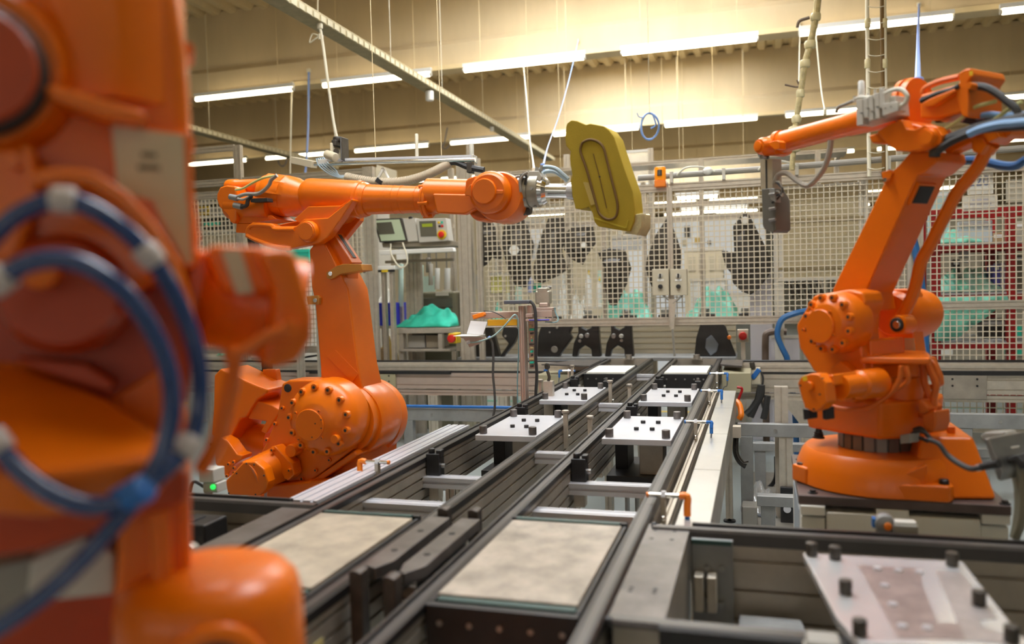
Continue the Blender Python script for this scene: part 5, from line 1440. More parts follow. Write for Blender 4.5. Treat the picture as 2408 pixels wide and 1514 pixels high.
# twin control boxes hung on the middle post
for i, (xa, lab) in enumerate(((1535, 'beige control box with two knobs on the fence post, nearer the yellow block'), (1577, 'beige control box with two knobs on the fence post, nearer the beige board'))):
    a, b = onY(xa, 633, 7.72), onY(xa + 40, 694, 7.72)
    t = thing('control_box', (a.x, 7.72, b.z), lab, 'control box', 'control boxes on the middle fence post')
    part(MB().box((a.x, 7.66, b.z), (b.x, 7.76, a.z)), 'box_body', BEIGE, t, bevel=.006)
    cx, h = (a.x + b.x) / 2, a.z - b.z
    part(MB().rcyl((cx, 7.64, a.z - h * .26), (cx, 7.66, a.z - h * .26), .022, .2), 'selector', LGREY, t)
    part(MB().box((cx - .008, 7.632, a.z - h * .26 - .02), (cx + .008, 7.64, a.z - h * .26 + .02)), 'selector_lever', BLACK, t)
    part(MB().rcyl((cx, 7.625, a.z - h * .66), (cx, 7.66, a.z - h * .66), .021, .2), 'knob', BLACK, t)
    part(MB().box((cx - .03, 7.655, a.z - h * .46), (cx + .03, 7.66, a.z - h * .38)), 'box_label', WHITE, t)
t = thing('control_cable', (-.74, 7.66, 1.0), 'grey cable hanging from the twin control boxes to the conveyor', 'cable')
part(MB().tube([(-.84, 7.68, 1.50), (-.80, 7.68, 1.46), (-.765, 7.68, 1.42), (-.76, 7.68, 1.2), (-.745, 7.68, .93)], .010, 6), 'cable', CABLE_G, t)
part(MB().tube([(-.66, 7.68, 1.50), (-.70, 7.68, 1.46), (-.75, 7.68, 1.42)], .012, 6), 'cable_branch', CABLE_G, t)
part(MB().prism([(-.79, 7.67, 1.46), (-.72, 7.67, 1.46), (-.745, 7.67, 1.18), (-.77, 7.67, 1.18)], (0, .02, 0)), 'cable_guard', ALU, t, smooth=0)
# beige board behind the fence panel beside the robot
a, b = onY(1828, 440, 7.95), onY(2032, 656, 7.95)
t = thing('beige_board', (a.x, 7.95, b.z), 'large beige board behind the mesh, beside the raised robot arm', 'board')
part(MB().box((a.x, 7.95, b.z), (b.x, 7.99, a.z)), 'sheet', mat('beige_sheet', (0.50, 0.42, 0.26), 0.6, var=.06), t, smooth=0)
for f in (0, .12, .62, .97):
    part(MB().box((a.x, 7.935, b.z + (a.z - b.z) * f), (b.x, 7.95, b.z + (a.z - b.z) * f + .03)), 'seam', mat('brown_seam', (0.34, 0.27, 0.15), 0.6) if 0 < f < .9 else CREAM, t, smooth=0)
for x in (a.x, b.x):
    m = MB()
    alu(m, (x, 7.97, 0), (x, 7.97, a.z + .02), .08, .05, 1, 1, up=(0, 1, 0))
    part(m, 'board_post', CREAM, t, smooth=0)

# ================================================================== dark parts hanging behind the fence
zk = zf(3.028, 980, 240)
z7 = zf(2.911, 1380, 380)
HY = 8.7
def hang(L, z, y, lab, holes=(), m=DKBROWN, rail_z=2.393):
    q = [onY(*z(*p), y) for p in L]
    t = thing('moulded_part', min(q, key=lambda p: p.z), lab, 'moulded part', 'dark moulded parts hanging behind the fence')
    part(MB().prism(q, (0, .05, 0)), 'shell', m, t, bevel=.012)
    c = sum(q, V()) / len(q)
    top = max(q, key=lambda p: p.z)
    inner = [c + (p - c) * .62 for p in q]
    part(MB().loft([p + V((0, -.035, 0)) for p in [c + (p - c) * .45 for p in q]], [p + V((0, .002, 0)) for p in inner]), 'raised_panel', m, t)
    for hx, hz, r in holes:
        h = onY(*z(hx, hz), y)
        part(MB().lathe(h + V((0, -.045, 0)), (0, 1, 0), [(0, r), (.05, r)], 16), 'opening_plug', WHITE, t, label='pale opening')
    part(MB().tube([top + V((0, .025, -.02)), top + V((0, .025, .05)), V((top.x, HY + .025, rail_z))], .006, 6), 'hook', STEEL, t)
hang([(425, 835), (520, 830), (555, 890), (580, 1010), (610, 1095), (590, 1120), (530, 1105), (500, 1150), (425, 1200)], zk, HY, 'dark moulded part hanging behind the fence, first from the tall double post')
hang([(625, 845), (700, 825), (765, 835), (800, 930), (832, 1020), (812, 1120), (815, 1220), (775, 1320), (700, 1312), (640, 1180), (600, 1000)], zk, HY, 'dark moulded part with a pale round opening, hanging behind the fence', ((700, 1055, .055),))
hang([(935, 825), (1040, 815), (1062, 950), (1030, 1060), (1072, 1190), (1000, 1240), (890, 1292), (835, 1270), (828, 1180), (868, 1000)], zk, HY, 'tall narrow dark moulded part hanging just left of the yellow block')
hang([(1055, 935), (1110, 880), (1250, 875), (1275, 1000), (1210, 1090), (1180, 1160), (1100, 1120), (1045, 1050)], zk, HY, 'dark moulded part with a small pale opening, hanging below the chrome shaft', ((1195, 1020, .03),))
hang([(1285, 1065), (1370, 1040), (1480, 1050), (1525, 1180), (1495, 1290), (1420, 1450), (1370, 1445), (1330, 1300), (1335, 1180)], zk, HY, 'dark moulded part tapering downwards, hanging under the yellow block')
hang([(545, 390), (575, 420), (605, 490), (645, 610), (640, 745), (560, 900), (470, 900), (430, 830), (400, 730), (410, 660), (470, 500)], z7, HY, 'dark moulded part hanging behind the twin control boxes')
hang([(1083, 340), (1112, 365), (1142, 420), (1232, 600), (1266, 700), (1252, 770), (1172, 880), (1120, 912), (1060, 890), (1000, 832), (985, 760), (950, 722), (920, 610), (960, 610), (1010, 645), (1000, 440), (1055, 370)], z7, HY - .3, 'large kite-shaped dark moulded part hanging beside the beige board', ((1082, 402, .035),))
t = thing('hanging_rail', (-.6, HY, 2.4), 'aluminium rail behind the fence from which the dark parts hang', 'rail')
for y, z in ((HY + .025, 2.42), (HY + .13, 2.28)):
    m = MB()
    alu(m, (-2.7, y, z), (1.4, y, z), .05, .05)
    part(m, 'rail_profile', ALU, t, smooth=0)
for x in (-2.65, -1.6, -.55, .60, 1.35):
    m = MB()
    alu(m, (x, HY + .15, 0), (x, HY + .15, 2.9), .05, .05, up=(0, 1, 0))
    part(m, 'rail_post', ALU, t, smooth=0)
# black parts standing on the bench under the lower fence rail
z8 = zf(5.8225, 1100, 700)
z9 = zf(4.732, 1580, 560)
SY = 8.05
t = thing('parts_bench', (-1.3, 8.2, 0), 'low beige bench behind the far crossing conveyor, carrying black moulded parts', 'bench')
part(MB().box((-3.0, 7.95, .86), (-.20, 8.45, .895)), 'bench_top', STEEL_G, t, bevel=.003)
part(MB().box((-2.9, 8.40, .895), (-.21, 8.43, 1.22)), 'back_panel', BEIGE, t, smooth=0)
for k in range(5):
    part(MB().box((-2.9, 8.39, .94 + .06 * k), (-.21, 8.40, .945 + .06 * k)), 'panel_joint', mat('brown_seam', (0.34, 0.27, 0.15), 0.6), t, smooth=0)
for x in (-2.9, -1.6, -.26):
    part(MB().box((x - .03, 8.0, 0), (x + .03, 8.4, .86)), 'bench_leg', BEIGE, t, bevel=.004)
part(MB().box((-2.2, 7.98, .1), (-1.5, 8.4, .62)), 'bench_cabinet', BEIGE, t, bevel=.006)
def stand(L, z, lab, extra=(), y=SY, th=.09):
    q = [onY(*z(*p), y) for p in L]
    lo = min(p.z for p in q)
    q = [V((p.x, p.y, .895 + max(0, p.z - lo))) for p in q]
    t = thing('black_casting', min(q, key=lambda p: p.z), lab, 'casting', 'black moulded parts on the bench')
    part(MB().prism(q, (0, th, 0)), 'shell', BLKPART, t, bevel=.012)
    for cx, cz, r, m in extra:
        h = onY(*z(cx, cz), y)
        h.z += .895 - lo
        part(MB().lathe(h + V((0, -.02, 0)), (0, 1, 0), [(0, r * .8), (.008, r), (.022, r)], 14), 'boss', m, t)
    return t
stand([(205, 430), (310, 405), (430, 850), (430, 880), (55, 880), (60, 740), (150, 700), (255, 640)], z8, 'black casting under the white paper bracket', ((90, 750, .012, STEEL), (220, 800, .02, STEEL)))
stand([(490, 460), (620, 440), (710, 500), (640, 690), (500, 860), (480, 880), (435, 880), (560, 700), (465, 590)], z8, 'black angled duct part leaning left of the tall sensor post', ((520, 600, .012, ALU),))
stand([(1030, 415), (1450, 405), (1395, 560), (1432, 620), (1260, 860), (1255, 880), (945, 880), (960, 600), (990, 500)], z8, 'broad glossy black casting just right of the tall sensor post', ((1230, 480, .016, CHROME), (1130, 545, .012, CHROME), (1190, 780, .035, GREY)))
U = [(1505, 405), (1540, 410), (1560, 480), (1625, 515), (1695, 480), (1730, 395), (1790, 410), (1800, 620), (1825, 880), (1700, 880), (1690, 780), (1605, 725), (1520, 790), (1500, 880), (1425, 880), (1450, 700), (1512, 560)]
stand(U, z8, 'black forked bracket on the bench, nearer the tall sensor post', ((1555, 600, .022, LGREY), (1640, 590, .026, STEEL), (1540, 665, .018, STEEL)))
stand([(p[0] + 450, p[1]) for p in U], z8, 'black forked bracket on the bench, nearer the ribbed beige panel', ((2105, 600, .022, LGREY), (2000, 600, .026, STEEL), (2110, 660, .018, STEEL)))
t = stand([(330, 985), (520, 978), (600, 1060), (660, 1240), (720, 1390), (250, 1390), (270, 1190)], z9, 'black casting with a glossy curved face, beside the red stop button', ((640, 1180, .02, ORANGEP),))
q = [onY(*z9(*p), SY - .02) for p in ((440, 1075), (520, 1180), (500, 1260), (430, 1310), (370, 1220), (380, 1120))]
part(MB().prism(q, (0, .02, 0)), 'glossy_face', mat('glossy_grey_plastic', (0.20, 0.22, 0.25), 0.15), t, bevel=.006)

# ================================================================== cloth and film heaps
ZTB = onY(1500, 756, 8.9).z
def heap(cx0, cx1, cy, y, h, d, m, lab, cat='cloth', name='draped_cloth', seed=1, zb=None, flat=0.0):
    """a crumpled sheet draped over something: a height field with folds"""
    a, b = onY(cx0, cy, y), onY(cx1, cy, y)
    if zb is not None:
        a.z = b.z = zb
    rnd = random.Random(seed)
    n, k = 40, 14
    W = b.x - a.x
    ph = [rnd.uniform(0, 6.3) for _ in range(6)]
    vs, fs = [], []
    for j in range(k + 1):
        for i in range(n + 1):
            u, w = i / n, j / k
            env = (max(0.0, math.sin(math.pi * u)) ** .45) * (1 - (1 - w) ** 2.2)
            fold = .10 * math.sin(9 * u + ph[0] + 3 * w) + .09 * math.sin(17 * u + ph[1] - 4 * w) + .07 * math.sin(29 * u + 9 * w + ph[2]) + .08 * math.sin(10 * w + ph[2] + 6 * u) + .16 * math.sin(4.2 * u + ph[3])
            hh = h * max(0, env * (.72 + fold))
            vs.append((a.x + W * (u + .03 * math.sin(7 * w + ph[4])), y + d * w * .9 + .02 * math.sin(11 * u + ph[5]), a.z + hh))
    for j in range(k):
        for i in range(n):
            p = j * (n + 1) + i
            fs.append((p, p + 1, p + n + 2, p + n + 1))
    mb = MB().add(vs, fs)
    o = solo(mb, name, m, lab, cat, smooth=60)
    s = o.modifiers.new('thickness', 'SOLIDIFY')
    s.thickness = .006
    return o
heap(928, 1062, 769, 8.1, .27, .34, TEAL, 'crumpled teal cloth on the workbench below the operator terminal', seed=3)
heap(1408, 1530, 752, 8.95, .42, .3, MINT, 'crumpled mint sheet behind the fence, left of the twin control boxes', seed=5, zb=ZTB)
heap(1612, 1735, 750, 8.95, .40, .3, MINT, 'crumpled mint sheet behind the fence, right of the twin control boxes', seed=8, zb=ZTB)

# ================================================================== operator terminal, workbench
zt = zf(3.985, 860, 480)
TY = 8.0
def TP(x, y, o=0):
    return onY(*zt(x, y), TY + o)
t = thing('operator_terminal', TP(500, 400), 'operator terminal with a screen and a keypad panel on an aluminium frame', 'terminal')
def tslab(L, y0, y1, name, m, par=None, bevel=.004, label=None):
    return part(MB().prism([TP(x, y, y0) for x, y in L], (0, y1 - y0, 0)), name, m, par or t, label, bevel)
mon = tslab([(65, 140), (330, 128), (388, 345), (130, 358)], 0, .12, 'monitor_case', DKBROWN)
tslab([(85, 152), (315, 142), (372, 335), (145, 345)], -.004, .0, 'screen', mat('pale_screen', (0.35, 0.42, 0.28), 0.25, emit=.30, ecol=(0.62, 0.68, 0.45)), mon, 0, 'pale green screen')
tslab([(97, 175), (240, 165), (272, 278), (125, 285)], -.008, -.004, 'picture_window', mat('dark_screen', (0.10, 0.095, 0.07), 0.3), mon, 0, 'dark image window')
tslab([(345, 135), (462, 130), (492, 345), (395, 350)], .02, .14, 'side_case', LGREY)
tslab([(395, 122), (425, 112), (430, 125), (400, 135)], .0, .05, 'small_handle', DKBROWN)
kp = tslab([(472, 140), (750, 130), (782, 340), (500, 358)], -.0, .14, 'keypad_case', LGREY)
tslab([(500, 160), (655, 155), (668, 300), (515, 305)], -.004, .0, 'keypad', mat('dark_keypad', (0.13, 0.12, 0.085), 0.4), kp, 0)
tslab([(525, 185), (622, 180), (626, 210), (530, 215)], -.008, -.004, 'display', mat('green_display', (0.30, 0.36, 0.02), 0.3, emit=.25), kp, 0, 'green display')
for x, y, m in ((685, 172, YELLOW), (714, 170, TEAL), (692, 206, DKBROWN), (717, 205, REDB)):
    part(MB().box(TP(x - 11, y + 10, -.01), TP(x + 11, y - 10, .0)), 'button', m, kp)
c = TP(715, 285)
part(MB().cyl(c + V((0, -.012, 0)), c, .05, n=20), 'stop_collar', YELLOW, kp, label='yellow collar')
part(MB().rcyl(c + V((0, -.04, 0)), c + V((0, -.012, 0)), .032, .3), 'stop_button', REDB, kp, label='red stop button')
tslab([(150, 362), (815, 345), (820, 390), (160, 405)], .05, .46, 'shelf_bar', mat('dull_brown_bar', (0.26, 0.22, 0.16), 0.5))
tslab([(118, 435), (815, 405), (828, 445), (130, 475)], -.02, .06, 'white_tube_lamp', WHITE, None, .008)
tslab([(285, 470), (388, 465), (390, 515), (288, 520)], -.03, .0, 'label_holder', WHITE)
tslab([(180, 530), (815, 505), (818, 530), (180, 555)], .1, .14, 'dark_bar', mat('dull_brown_bar', (0.26, 0.22, 0.16), 0.5))
part(MB().tube([TP(235, 370, -.03), TP(240, 470, -.05), TP(320, 590, -.06), TP(385, 560, -.05), TP(385, 480, -.04), TP(345, 360, -.03)], .008, 6), 'handset_cable', CORD, t)
for x, w in ((300, .09), (375, .09)):
    m = MB()
    p = TP(x, 400, .15)
    alu(m, (p.x, TY + .46, 0), (p.x, TY + .46, TP(x, 360).z), w, .05, 1, 1, up=(0, 1, 0))
    part(m, 'terminal_post', ALU, t, smooth=0)
t = thing('workbench', TP(600, 1200), 'aluminium workbench with a low shelf under the teal cloth', 'workbench')
def wslab(x0, y0, x1, y1, o0, o1, name, m, bevel=.003, par=None):
    a, b = TP(x0, y1), TP(x1, y0)
    return part(MB().box((a.x, TY + o0, a.z), (b.x, TY + o1, b.z)), name, m, par or t, bevel=bevel)
wslab(290, 1160, 850, 1215, .05, .41, 'bench_top', ALU)
for x in (290, 660, 830):
    wslab(x, 1215, x + 35, 1380, .06, .12, 'bench_upright', ALU)
wslab(290, 1360, 770, 1385, .05, .40, 'lower_shelf', ALU)
bx = wslab(345, 1235, 500, 1355, .15, .4, 'drive_box', GREY)
wslab(515, 1235, 655, 1355, .15, .4, 'drive_box', mat('dull_brown_bar', (0.26, 0.22, 0.16), 0.5))
for x in (300, 800):
    p = TP(x, 1300)
    m = MB()
    alu(m, (p.x, TY + .35, 0), (p.x, TY + .35, TP(300, 1165).z), .05, .05, up=(0, 1, 0))
    part(m, 'bench_leg', ALU, t, smooth=0)
    m = MB()
    alu(m, (p.x, TY + .1, 0), (p.x, TY + .1, TP(300, 1385).z), .05, .05, up=(0, 1, 0))
    part(m, 'bench_leg', ALU, t, smooth=0)
t = thing('stop_button', TP(806, 1260), 'round red stop button on the tall double post, beside the white paper bracket', 'button')
c = TP(806, 1260, -.25)
part(MB().box(c + V((-.045, .02, -.05)), c + V((.045, .25, .05))), 'button_box', YELLOW, t, bevel=.004)
part(MB().rcyl(c + V((0, -.03, 0)), c + V((0, .02, 0)), .042, .3), 'button_cap', REDB, t, label='red cap')
c = onY(1747, 790, 8.0)
t = thing('stop_button', c, 'round red stop button under the lower fence rail, beside the glossy black casting', 'button')
part(MB().box(c + V((-.05, .02, -.06)), c + V((.05, .1, .06))), 'button_box', BEIGE, t, bevel=.004)
part(MB().rcyl(c + V((0, -.03, 0)), c + V((0, .02, 0)), .038, .3), 'button_cap', REDB, t, label='red cap')
part(MB().box(V((c.x - .02, c.y + .03, 0)), c + V((.02, .08, -.06))), 'button_stand', ALU, t, smooth=0)
# moulding machine hood, tubes behind the terminal
a, b = TP(505, 975, .6), TP(830, 815, .6)
t = thing('machine_hood', (a.x, TY + .6, a.z), 'dark green grey machine hood behind the teal cloth', 'machine')
part(MB().box((a.x, TY + .6, a.z - .25), (b.x, TY + 1.0, b.z)), 'hood', mat('dark_olive_paint', (0.16, 0.145, 0.09), 0.5), t, bevel=.03)
part(MB().box((a.x + .03, TY + .585, a.z), (b.x - .02, TY + .6, a.z + (b.z - a.z) * .62)), 'hood_window', mat('dark_screen', (0.10, 0.095, 0.07), 0.3), t, bevel=.01)
a2, b2 = TP(655, 860, .58), TP(770, 825, .58)
part(MB().box((a2.x, TY + .58, a2.z), (b2.x, TY + .6, b2.z)), 'name_strip', LGREY, t)
part(MB().box((a.x, TY + .7, 0), (b.x, TY + .9, a.z - .25)), 'hood_stand', mat('dark_olive_paint', (0.16, 0.145, 0.09), 0.5), t, bevel=.01)
for i, (x, y0, y1, r, m) in enumerate(((515, 570, 810, .035, mat('pale_glass_tube', (0.60, 0.78, 0.70), 0.3)), (330, 560, 960, .03, mat('pale_glass_tube', (0.60, 0.78, 0.70), 0.3)), (430, 690, 840, .04, WHITE), (670, 600, 800, .03, WHITE), (765, 600, 800, .035, WHITE), (610, 560, 760, .025, LGREY), (590, 500, 640, .03, CABLE_G))):
    p0, p1 = TP(x, y1, .75), TP(x, y0, .75)
    o = thing('upright_tube', p0, ['pale green tube standing behind the terminal, tallest one', 'pale green tube beside the terminal frame, reaching lowest', 'short white tube between the two pale green tubes', 'white tube above the machine hood, thinner one', 'white tube above the machine hood, next to the tall double post', 'light grey tube hanging above the machine hood', 'dark grey tube end under the dark terminal bar'][i], 'tube')
    part(MB().rcyl(p0, p1, r, .1), 'tube', m, o)
    part(MB().cyl(V((p0.x, p0.y, p1.z)), V((p0.x, p0.y, TP(0, 330).z + .15)), .008, n=6), 'suspension_rod', STEEL, o)
# left of the terminal: small white table with hazard edge, blue crate, white sack
t = thing('roller_table', TP(130, 600, -.1), 'white topped table with a striped edge, beside the middle robot arm', 'table')
a, b = TP(-260, 630, -.1), TP(268, 575, -.1)
part(MB().box((a.x, TY - .1, a.z), (b.x, TY + .1, b.z)), 'table_top', WHITE, t, bevel=.004)
n = 9
for k in range(n):
    xa = a.x + (b.x - a.x) * k / n
    part(MB().box((xa, TY - .104, a.z - .025), (xa + (b.x - a.x) / n, TY - .09, a.z - .001)), 'hazard_stripe', YELLOW if k % 2 else BLACK, t, smooth=0)
for x in (172, 248, -200):
    p = TP(x, 700, -.05)
    m = MB()
    alu(m, (p.x, p.y, 0), (p.x, p.y, a.z), .04, .06, up=(0, 1, 0))
    part(m, 'table_leg', ALU, t, smooth=0)
def crate(px0, py0, px1, py1, y, d, m, lab, name='plastic_crate', cat='crate'):
    a, b = onY(px0, py1, y), onY(px1, py0, y)
    t = thing(name, ((a.x + b.x) / 2, y, a.z), lab, cat)
    w = .012
    for lo, hi in (((a.x, y, a.z), (b.x, y + w, b.z)), ((a.x, y + d - w, a.z), (b.x, y + d, b.z)), ((a.x, y + w, a.z), (a.x + w, y + d - w, b.z)), ((b.x - w, y + w, a.z), (b.x, y + d - w, b.z))):
        part(MB().box(lo, hi), 'side', m, t, bevel=.003)
    part(MB().box((a.x + w, y + w, a.z), (b.x - w, y + d - w, a.z + w)), 'bottom', m, t)
    part(MB().box((a.x - .008, y - .008, b.z - .03), (b.x + .008, y + .004, b.z + .002)), 'rim', m, t, bevel=.003)
    return t
crate(878, 712, 930, 766, 8.62, .3, BLUEB, 'deep blue plastic crate left of the operator terminal')
crate(676, 586, 726, 618, 7.2, .3, TEAL, 'teal plastic tray behind the middle robot arm, upper one', 'plastic_tray', 'tray')
t = thing('tray_stand', onY(700, 640, 7.2), 'grey stand with a curved rim holding the teal trays behind the middle robot', 'stand')
a, b = onY(670, 640, 7.15), onY(740, 622, 7.15)
part(MB().box((a.x, 7.14, a.z), (b.x, 7.55, b.z)), 'shelf', ALU_D, t, bevel=.003)
part(MB().box((a.x, 7.14, b.z), (b.x, 7.5, b.z + .008)), 'rim', BLACK, t)
for x in (a.x + .05, b.x - .05):
    m = MB()
    alu(m, (x, 7.3, 0), (x, 7.3, a.z), .06, .06, up=(0, 1, 0))
    part(m, 'stand_leg', ALU, t, smooth=0)
heap(885, 912, 716, 8.66, .34, .2, mat('white_sack', (0.80, 0.76, 0.66), 0.7), 'white sack standing in the deep blue crate', 'sack', 'plastic_sack', 11)
heap(885, 925, 850, 8.2, .28, .15, mat('straw_bag', (0.62, 0.44, 0.12), 0.6), 'straw coloured bag in a cardboard box by the middle robot arm', 'bag', 'paper_bag', 13)
crate(880, 820, 905, 852, 8.15, .22, CARD, 'cardboard box beside the lower arm of the middle robot', 'cardboard_box', 'box')
# things behind the mesh fence at the far left
for i, (x0, y0, x1, y1, m, l) in enumerate(((478, 456, 520, 472, WHITE, 'white carton with dark marks on the far left shelf, upper one'), (466, 484, 490, 505, YELLOW, 'small yellow carton on the far left shelf'), (492, 484, 530, 505, LGREY, 'grey carton beside the small yellow carton'), (478, 512, 520, 540, DKBROWN, 'dark instrument box on the far left shelf'))):
    a, b = onY(x0, y1, 8.6), onY(x1, y0, 8.6)
    o = thing('carton', a, l, 'carton')
    part(MB().box((a.x, 8.6, a.z), (b.x, 8.85, b.z)), 'carton_body', m, o, bevel=.005)
    part(MB().box((a.x + .02, 8.592, (a.z + b.z) / 2 - .02), (b.x - .02, 8.6, (a.z + b.z) / 2 + .02)), 'carton_band', GREY if m is not DKBROWN else TEAL, o)
    if i == 3:
        for k, mm in enumerate((ORANGEP, TEAL, REDB)):
            part(MB().cyl((a.x + .06 + .06 * k, 8.58, a.z + .04), (a.x + .06 + .06 * k, 8.592, a.z + .04), .016, n=10), 'button', mm, o)
t = thing('storage_shelf', onY(500, 560, 8.6), 'pale shelf behind the far left fence with cartons on it', 'shelf')
for y in (474, 507, 542, 640, 838):
    p = onY(500, y, 8.6)
    part(MB().box((-6.9, 8.55, p.z - .03), (-5.2, 9.0, p.z - .004)), 'shelf_board', CREAM, t, smooth=0)
for x in (-6.85, -5.25):
    part(MB().box((x, 8.6, 0), (x + .05, 8.95, 2.6)), 'shelf_post', CREAM, t, smooth=0)
heap(508, 543, 838, 8.62, .22, .2, MINT, 'mint film bundle low behind the far left fence', 'film', 'film_bundle', 15, onY(500, 838, 8.6).z + .012)

# ================================================================== red rack behind the right fence
RY = 8.7
zr = zf(4.73, 2100, 380)
t = thing('red_rack', onY(2290, 990, RY), 'red steel rack with grey shelves behind the fence, holding mint covers', 'rack')
def bar(p0, p1, w=.05, d=.05, m=RED, name='rack_beam'):
    part(MB().beam(p0, p1, d, w), name, m, t, smooth=0)
xl, xr, xrr = onY(2200, 700, RY).x, onY(2377, 700, RY).x, 3.9
for x in (xl, xr, xrr):
    for y in (RY, RY + .7):
        part(MB().box((x - .04, y - .03, 0), (x + .04, y + .03, onY(2377, 495, RY).z)), 'rack_post', RED, t, smooth=0)
for py in (495, 583, 700, 815, 930):
    z = onY(2290, py, RY).z
    for y in (RY - .03, RY + .7):
        bar((xl - .1, y, z), (xrr, y, z))
    if py > 500:
        part(MB().box((xl - .08, RY - .02, z + .03), (xrr, RY + .72, z + .05)), 'rack_shelf', mat('grey_blue_shelf', (0.50, 0.52, 0.53), 0.5), t, smooth=0)
shz = [onY(2290, py, RY).z + .05 for py in (583, 700, 815, 930)]
def onrack(px0, px1, zs, h, d, m, lab, cat, name, seed):
    a, b = onY(px0, 600, RY + .05), onY(px1, 600, RY + .05)
    o = heap(px0, px1, 600, RY + .05, h, d, m, lab, cat, name, seed)
    o.location.z = zs + .010
    return o
onrack(2216, 2312, shz[0], .20, .5, MINT, 'mint cover draped over parts on the upper shelf of the red rack', 'cloth', 'draped_cloth', 21)
onrack(2216, 2290, shz[1], .22, .4, MINT, 'mint cover on the middle shelf of the red rack, beside the rack post', 'cloth', 'draped_cloth', 22)
onrack(2262, 2366, shz[1], .26, .5, mat('pale_mint_film', (0.35, 0.62, 0.50), 0.5, var=.2), 'paler mint cover on the middle shelf of the red rack, beside the blue boxes', 'cloth', 'draped_cloth', 24)
# mint sheet hanging over the edge of the middle shelf
q = [onY(*zf(4.454, 2100, 660)(*p), RY - .08) for p in ((430, 170), (900, 200), (915, 400), (800, 470), (640, 545), (430, 580))]
n = 14
vs, fs = [], []
for i in range(n + 1):
    u = i / n
    top = q[0].lerp(V((onY(2377, 700, RY).x - .05, RY - .08, q[0].z)), u)
    drop = .42 - .36 * max(0, u - .25) / .75
    for j, f in enumerate((0, .3, .65, 1)):
        vs.append(top + V((0, .02 * math.sin(u * 21 + j) - .02, -drop * f)))
for i in range(n):
    for j in range(3):
        a = i * 4 + j
        fs.append((a, a + 4, a + 5, a + 1))
o = solo(MB().add(vs, fs), 'hanging_sheet', MINT, 'mint sheet hanging down from the middle shelf of the red rack', 'cloth', smooth=60)
s = o.modifiers.new('thickness', 'SOLIDIFY')
s.thickness = .008
def rbox(px0, py0, px1, py1, m, lab, d=.25, y=RY + .15, name='rack_box', band=None):
    a, b = onY(px0, py1, y), onY(px1, py0, y)
    near = [z for z in shz if abs(z - a.z) < .36]
    if near and name != 'rack_panel':
        a.z = min(near, key=lambda z: abs(z - a.z)) + .004
    o = thing(name, (a.x, y, a.z), lab, 'box')
    part(MB().box((a.x, y, a.z), (b.x, y + d, b.z)), 'box_body', m, o, bevel=.006)
    part(MB().box((a.x + .01, y - .006, b.z - .05), (b.x - .01, y, b.z - .02)), 'box_label', band or PAPER, o)
    return o
rbox(2337, 622, 2352, 700, mat('violet_blue_plastic', (0.12, 0.10, 0.45), 0.45), 'violet blue bottle carton on the red rack, beside the mint heap')
rbox(2353, 617, 2372, 690, mat('pale_lilac_card', (0.60, 0.57, 0.70), 0.5), 'pale lilac carton on the red rack, next to the rack post')
rbox(2253, 518, 2334, 558, mat('pale_blue_card', (0.56, 0.62, 0.64), 0.5), 'pale blue sheet standing on the upper shelf of the red rack', .03)
rbox(2335, 546, 2362, 572, CARD, 'small cardboard box on the upper shelf of the red rack')
rbox(2310, 750, 2372, 776, DKBROWN, 'dark crate on the lower shelf of the red rack, under the hanging sheet')
rbox(2218, 791, 2360, 805, mat('pale_blue_card', (0.56, 0.62, 0.64), 0.5), 'long pale blue sheet stack on the lower shelf of the red rack', .4)
rbox(2182, 448, 2232, 498, mat('pale_cyan_board', (0.50, 0.66, 0.66), 0.5), 'pale cyan board leaning above the red rack', .03, RY + .4)
rbox(2385, 520, 2408, 570, LGREY, 'grey machine panel at the edge of the view, beyond the red rack', .3, RY + .3)
rbox(2388, 600, 2408, 690, mat('dull_brown_bar', (0.26, 0.22, 0.16), 0.5), 'brown stacked crate at the edge of the view, beyond the red rack', .3, RY + .3)
for i, (px, py) in enumerate(((2240, 610), (2262, 606), (2225, 645), (2248, 640))):
    rbox(px, py, px + 18, py + 22, [DKBROWN, STEEL, DKBROWN, STEEL][i], ['dark small part on the middle shelf of the red rack, first', 'steel small part on the middle shelf of the red rack, upper', 'dark small part low on the middle shelf of the red rack', 'steel small part low on the middle shelf of the red rack'][i], .15, RY + .4, 'small_part')
# paper signs on the fence
def sign(px0, py0, px1, py1, lab, y=7.86, m=SIGNW):
    a, b = onY(px0, py1, y), onY(px1, py0, y)
    o = thing('paper_sign', ((a.x + b.x) / 2, y, a.z), lab, 'sign')
    part(MB().box((a.x, y, a.z), (b.x, y + .006, b.z)), 'card', m, o, smooth=0)
    return o, a, b
def text(o, s, x, y, z, size, m):
    c = bpy.data.curves.new('lettering', 'FONT')
    c.body = s
    c.size = size
    c.extrude = .0008
    c.align_x = 'CENTER'
    f = bpy.data.objects.new('lettering_source', c)
    COL.objects.link(f)
    dg = bpy.context.evaluated_depsgraph_get()
    me = bpy.data.meshes.new_from_object(f.evaluated_get(dg))
    bpy.data.objects.remove(f)
    me.transform(Matrix.Rotation(math.radians(90), 4, 'X'))
    org = ORG[o.name]
    me.transform(Matrix.Translation(V((x, y, z)) - org))
    me.materials.clear()
    me.materials.append(m)
    q = bpy.data.objects.new('lettering', me)
    link(q, o, org)
    return q
o, a, b = sign(2275, 405, 2336, 458, 'white paper sign reading 220 on the fence by the red rack')
text(o, '220', (a.x + b.x) / 2 - .015, 7.858, a.z + .072, .115, INK)
o, a, b = sign(2266, 459, 2346, 497, 'white paper sign with two lines of small print, under the 220 sign', 7.87)
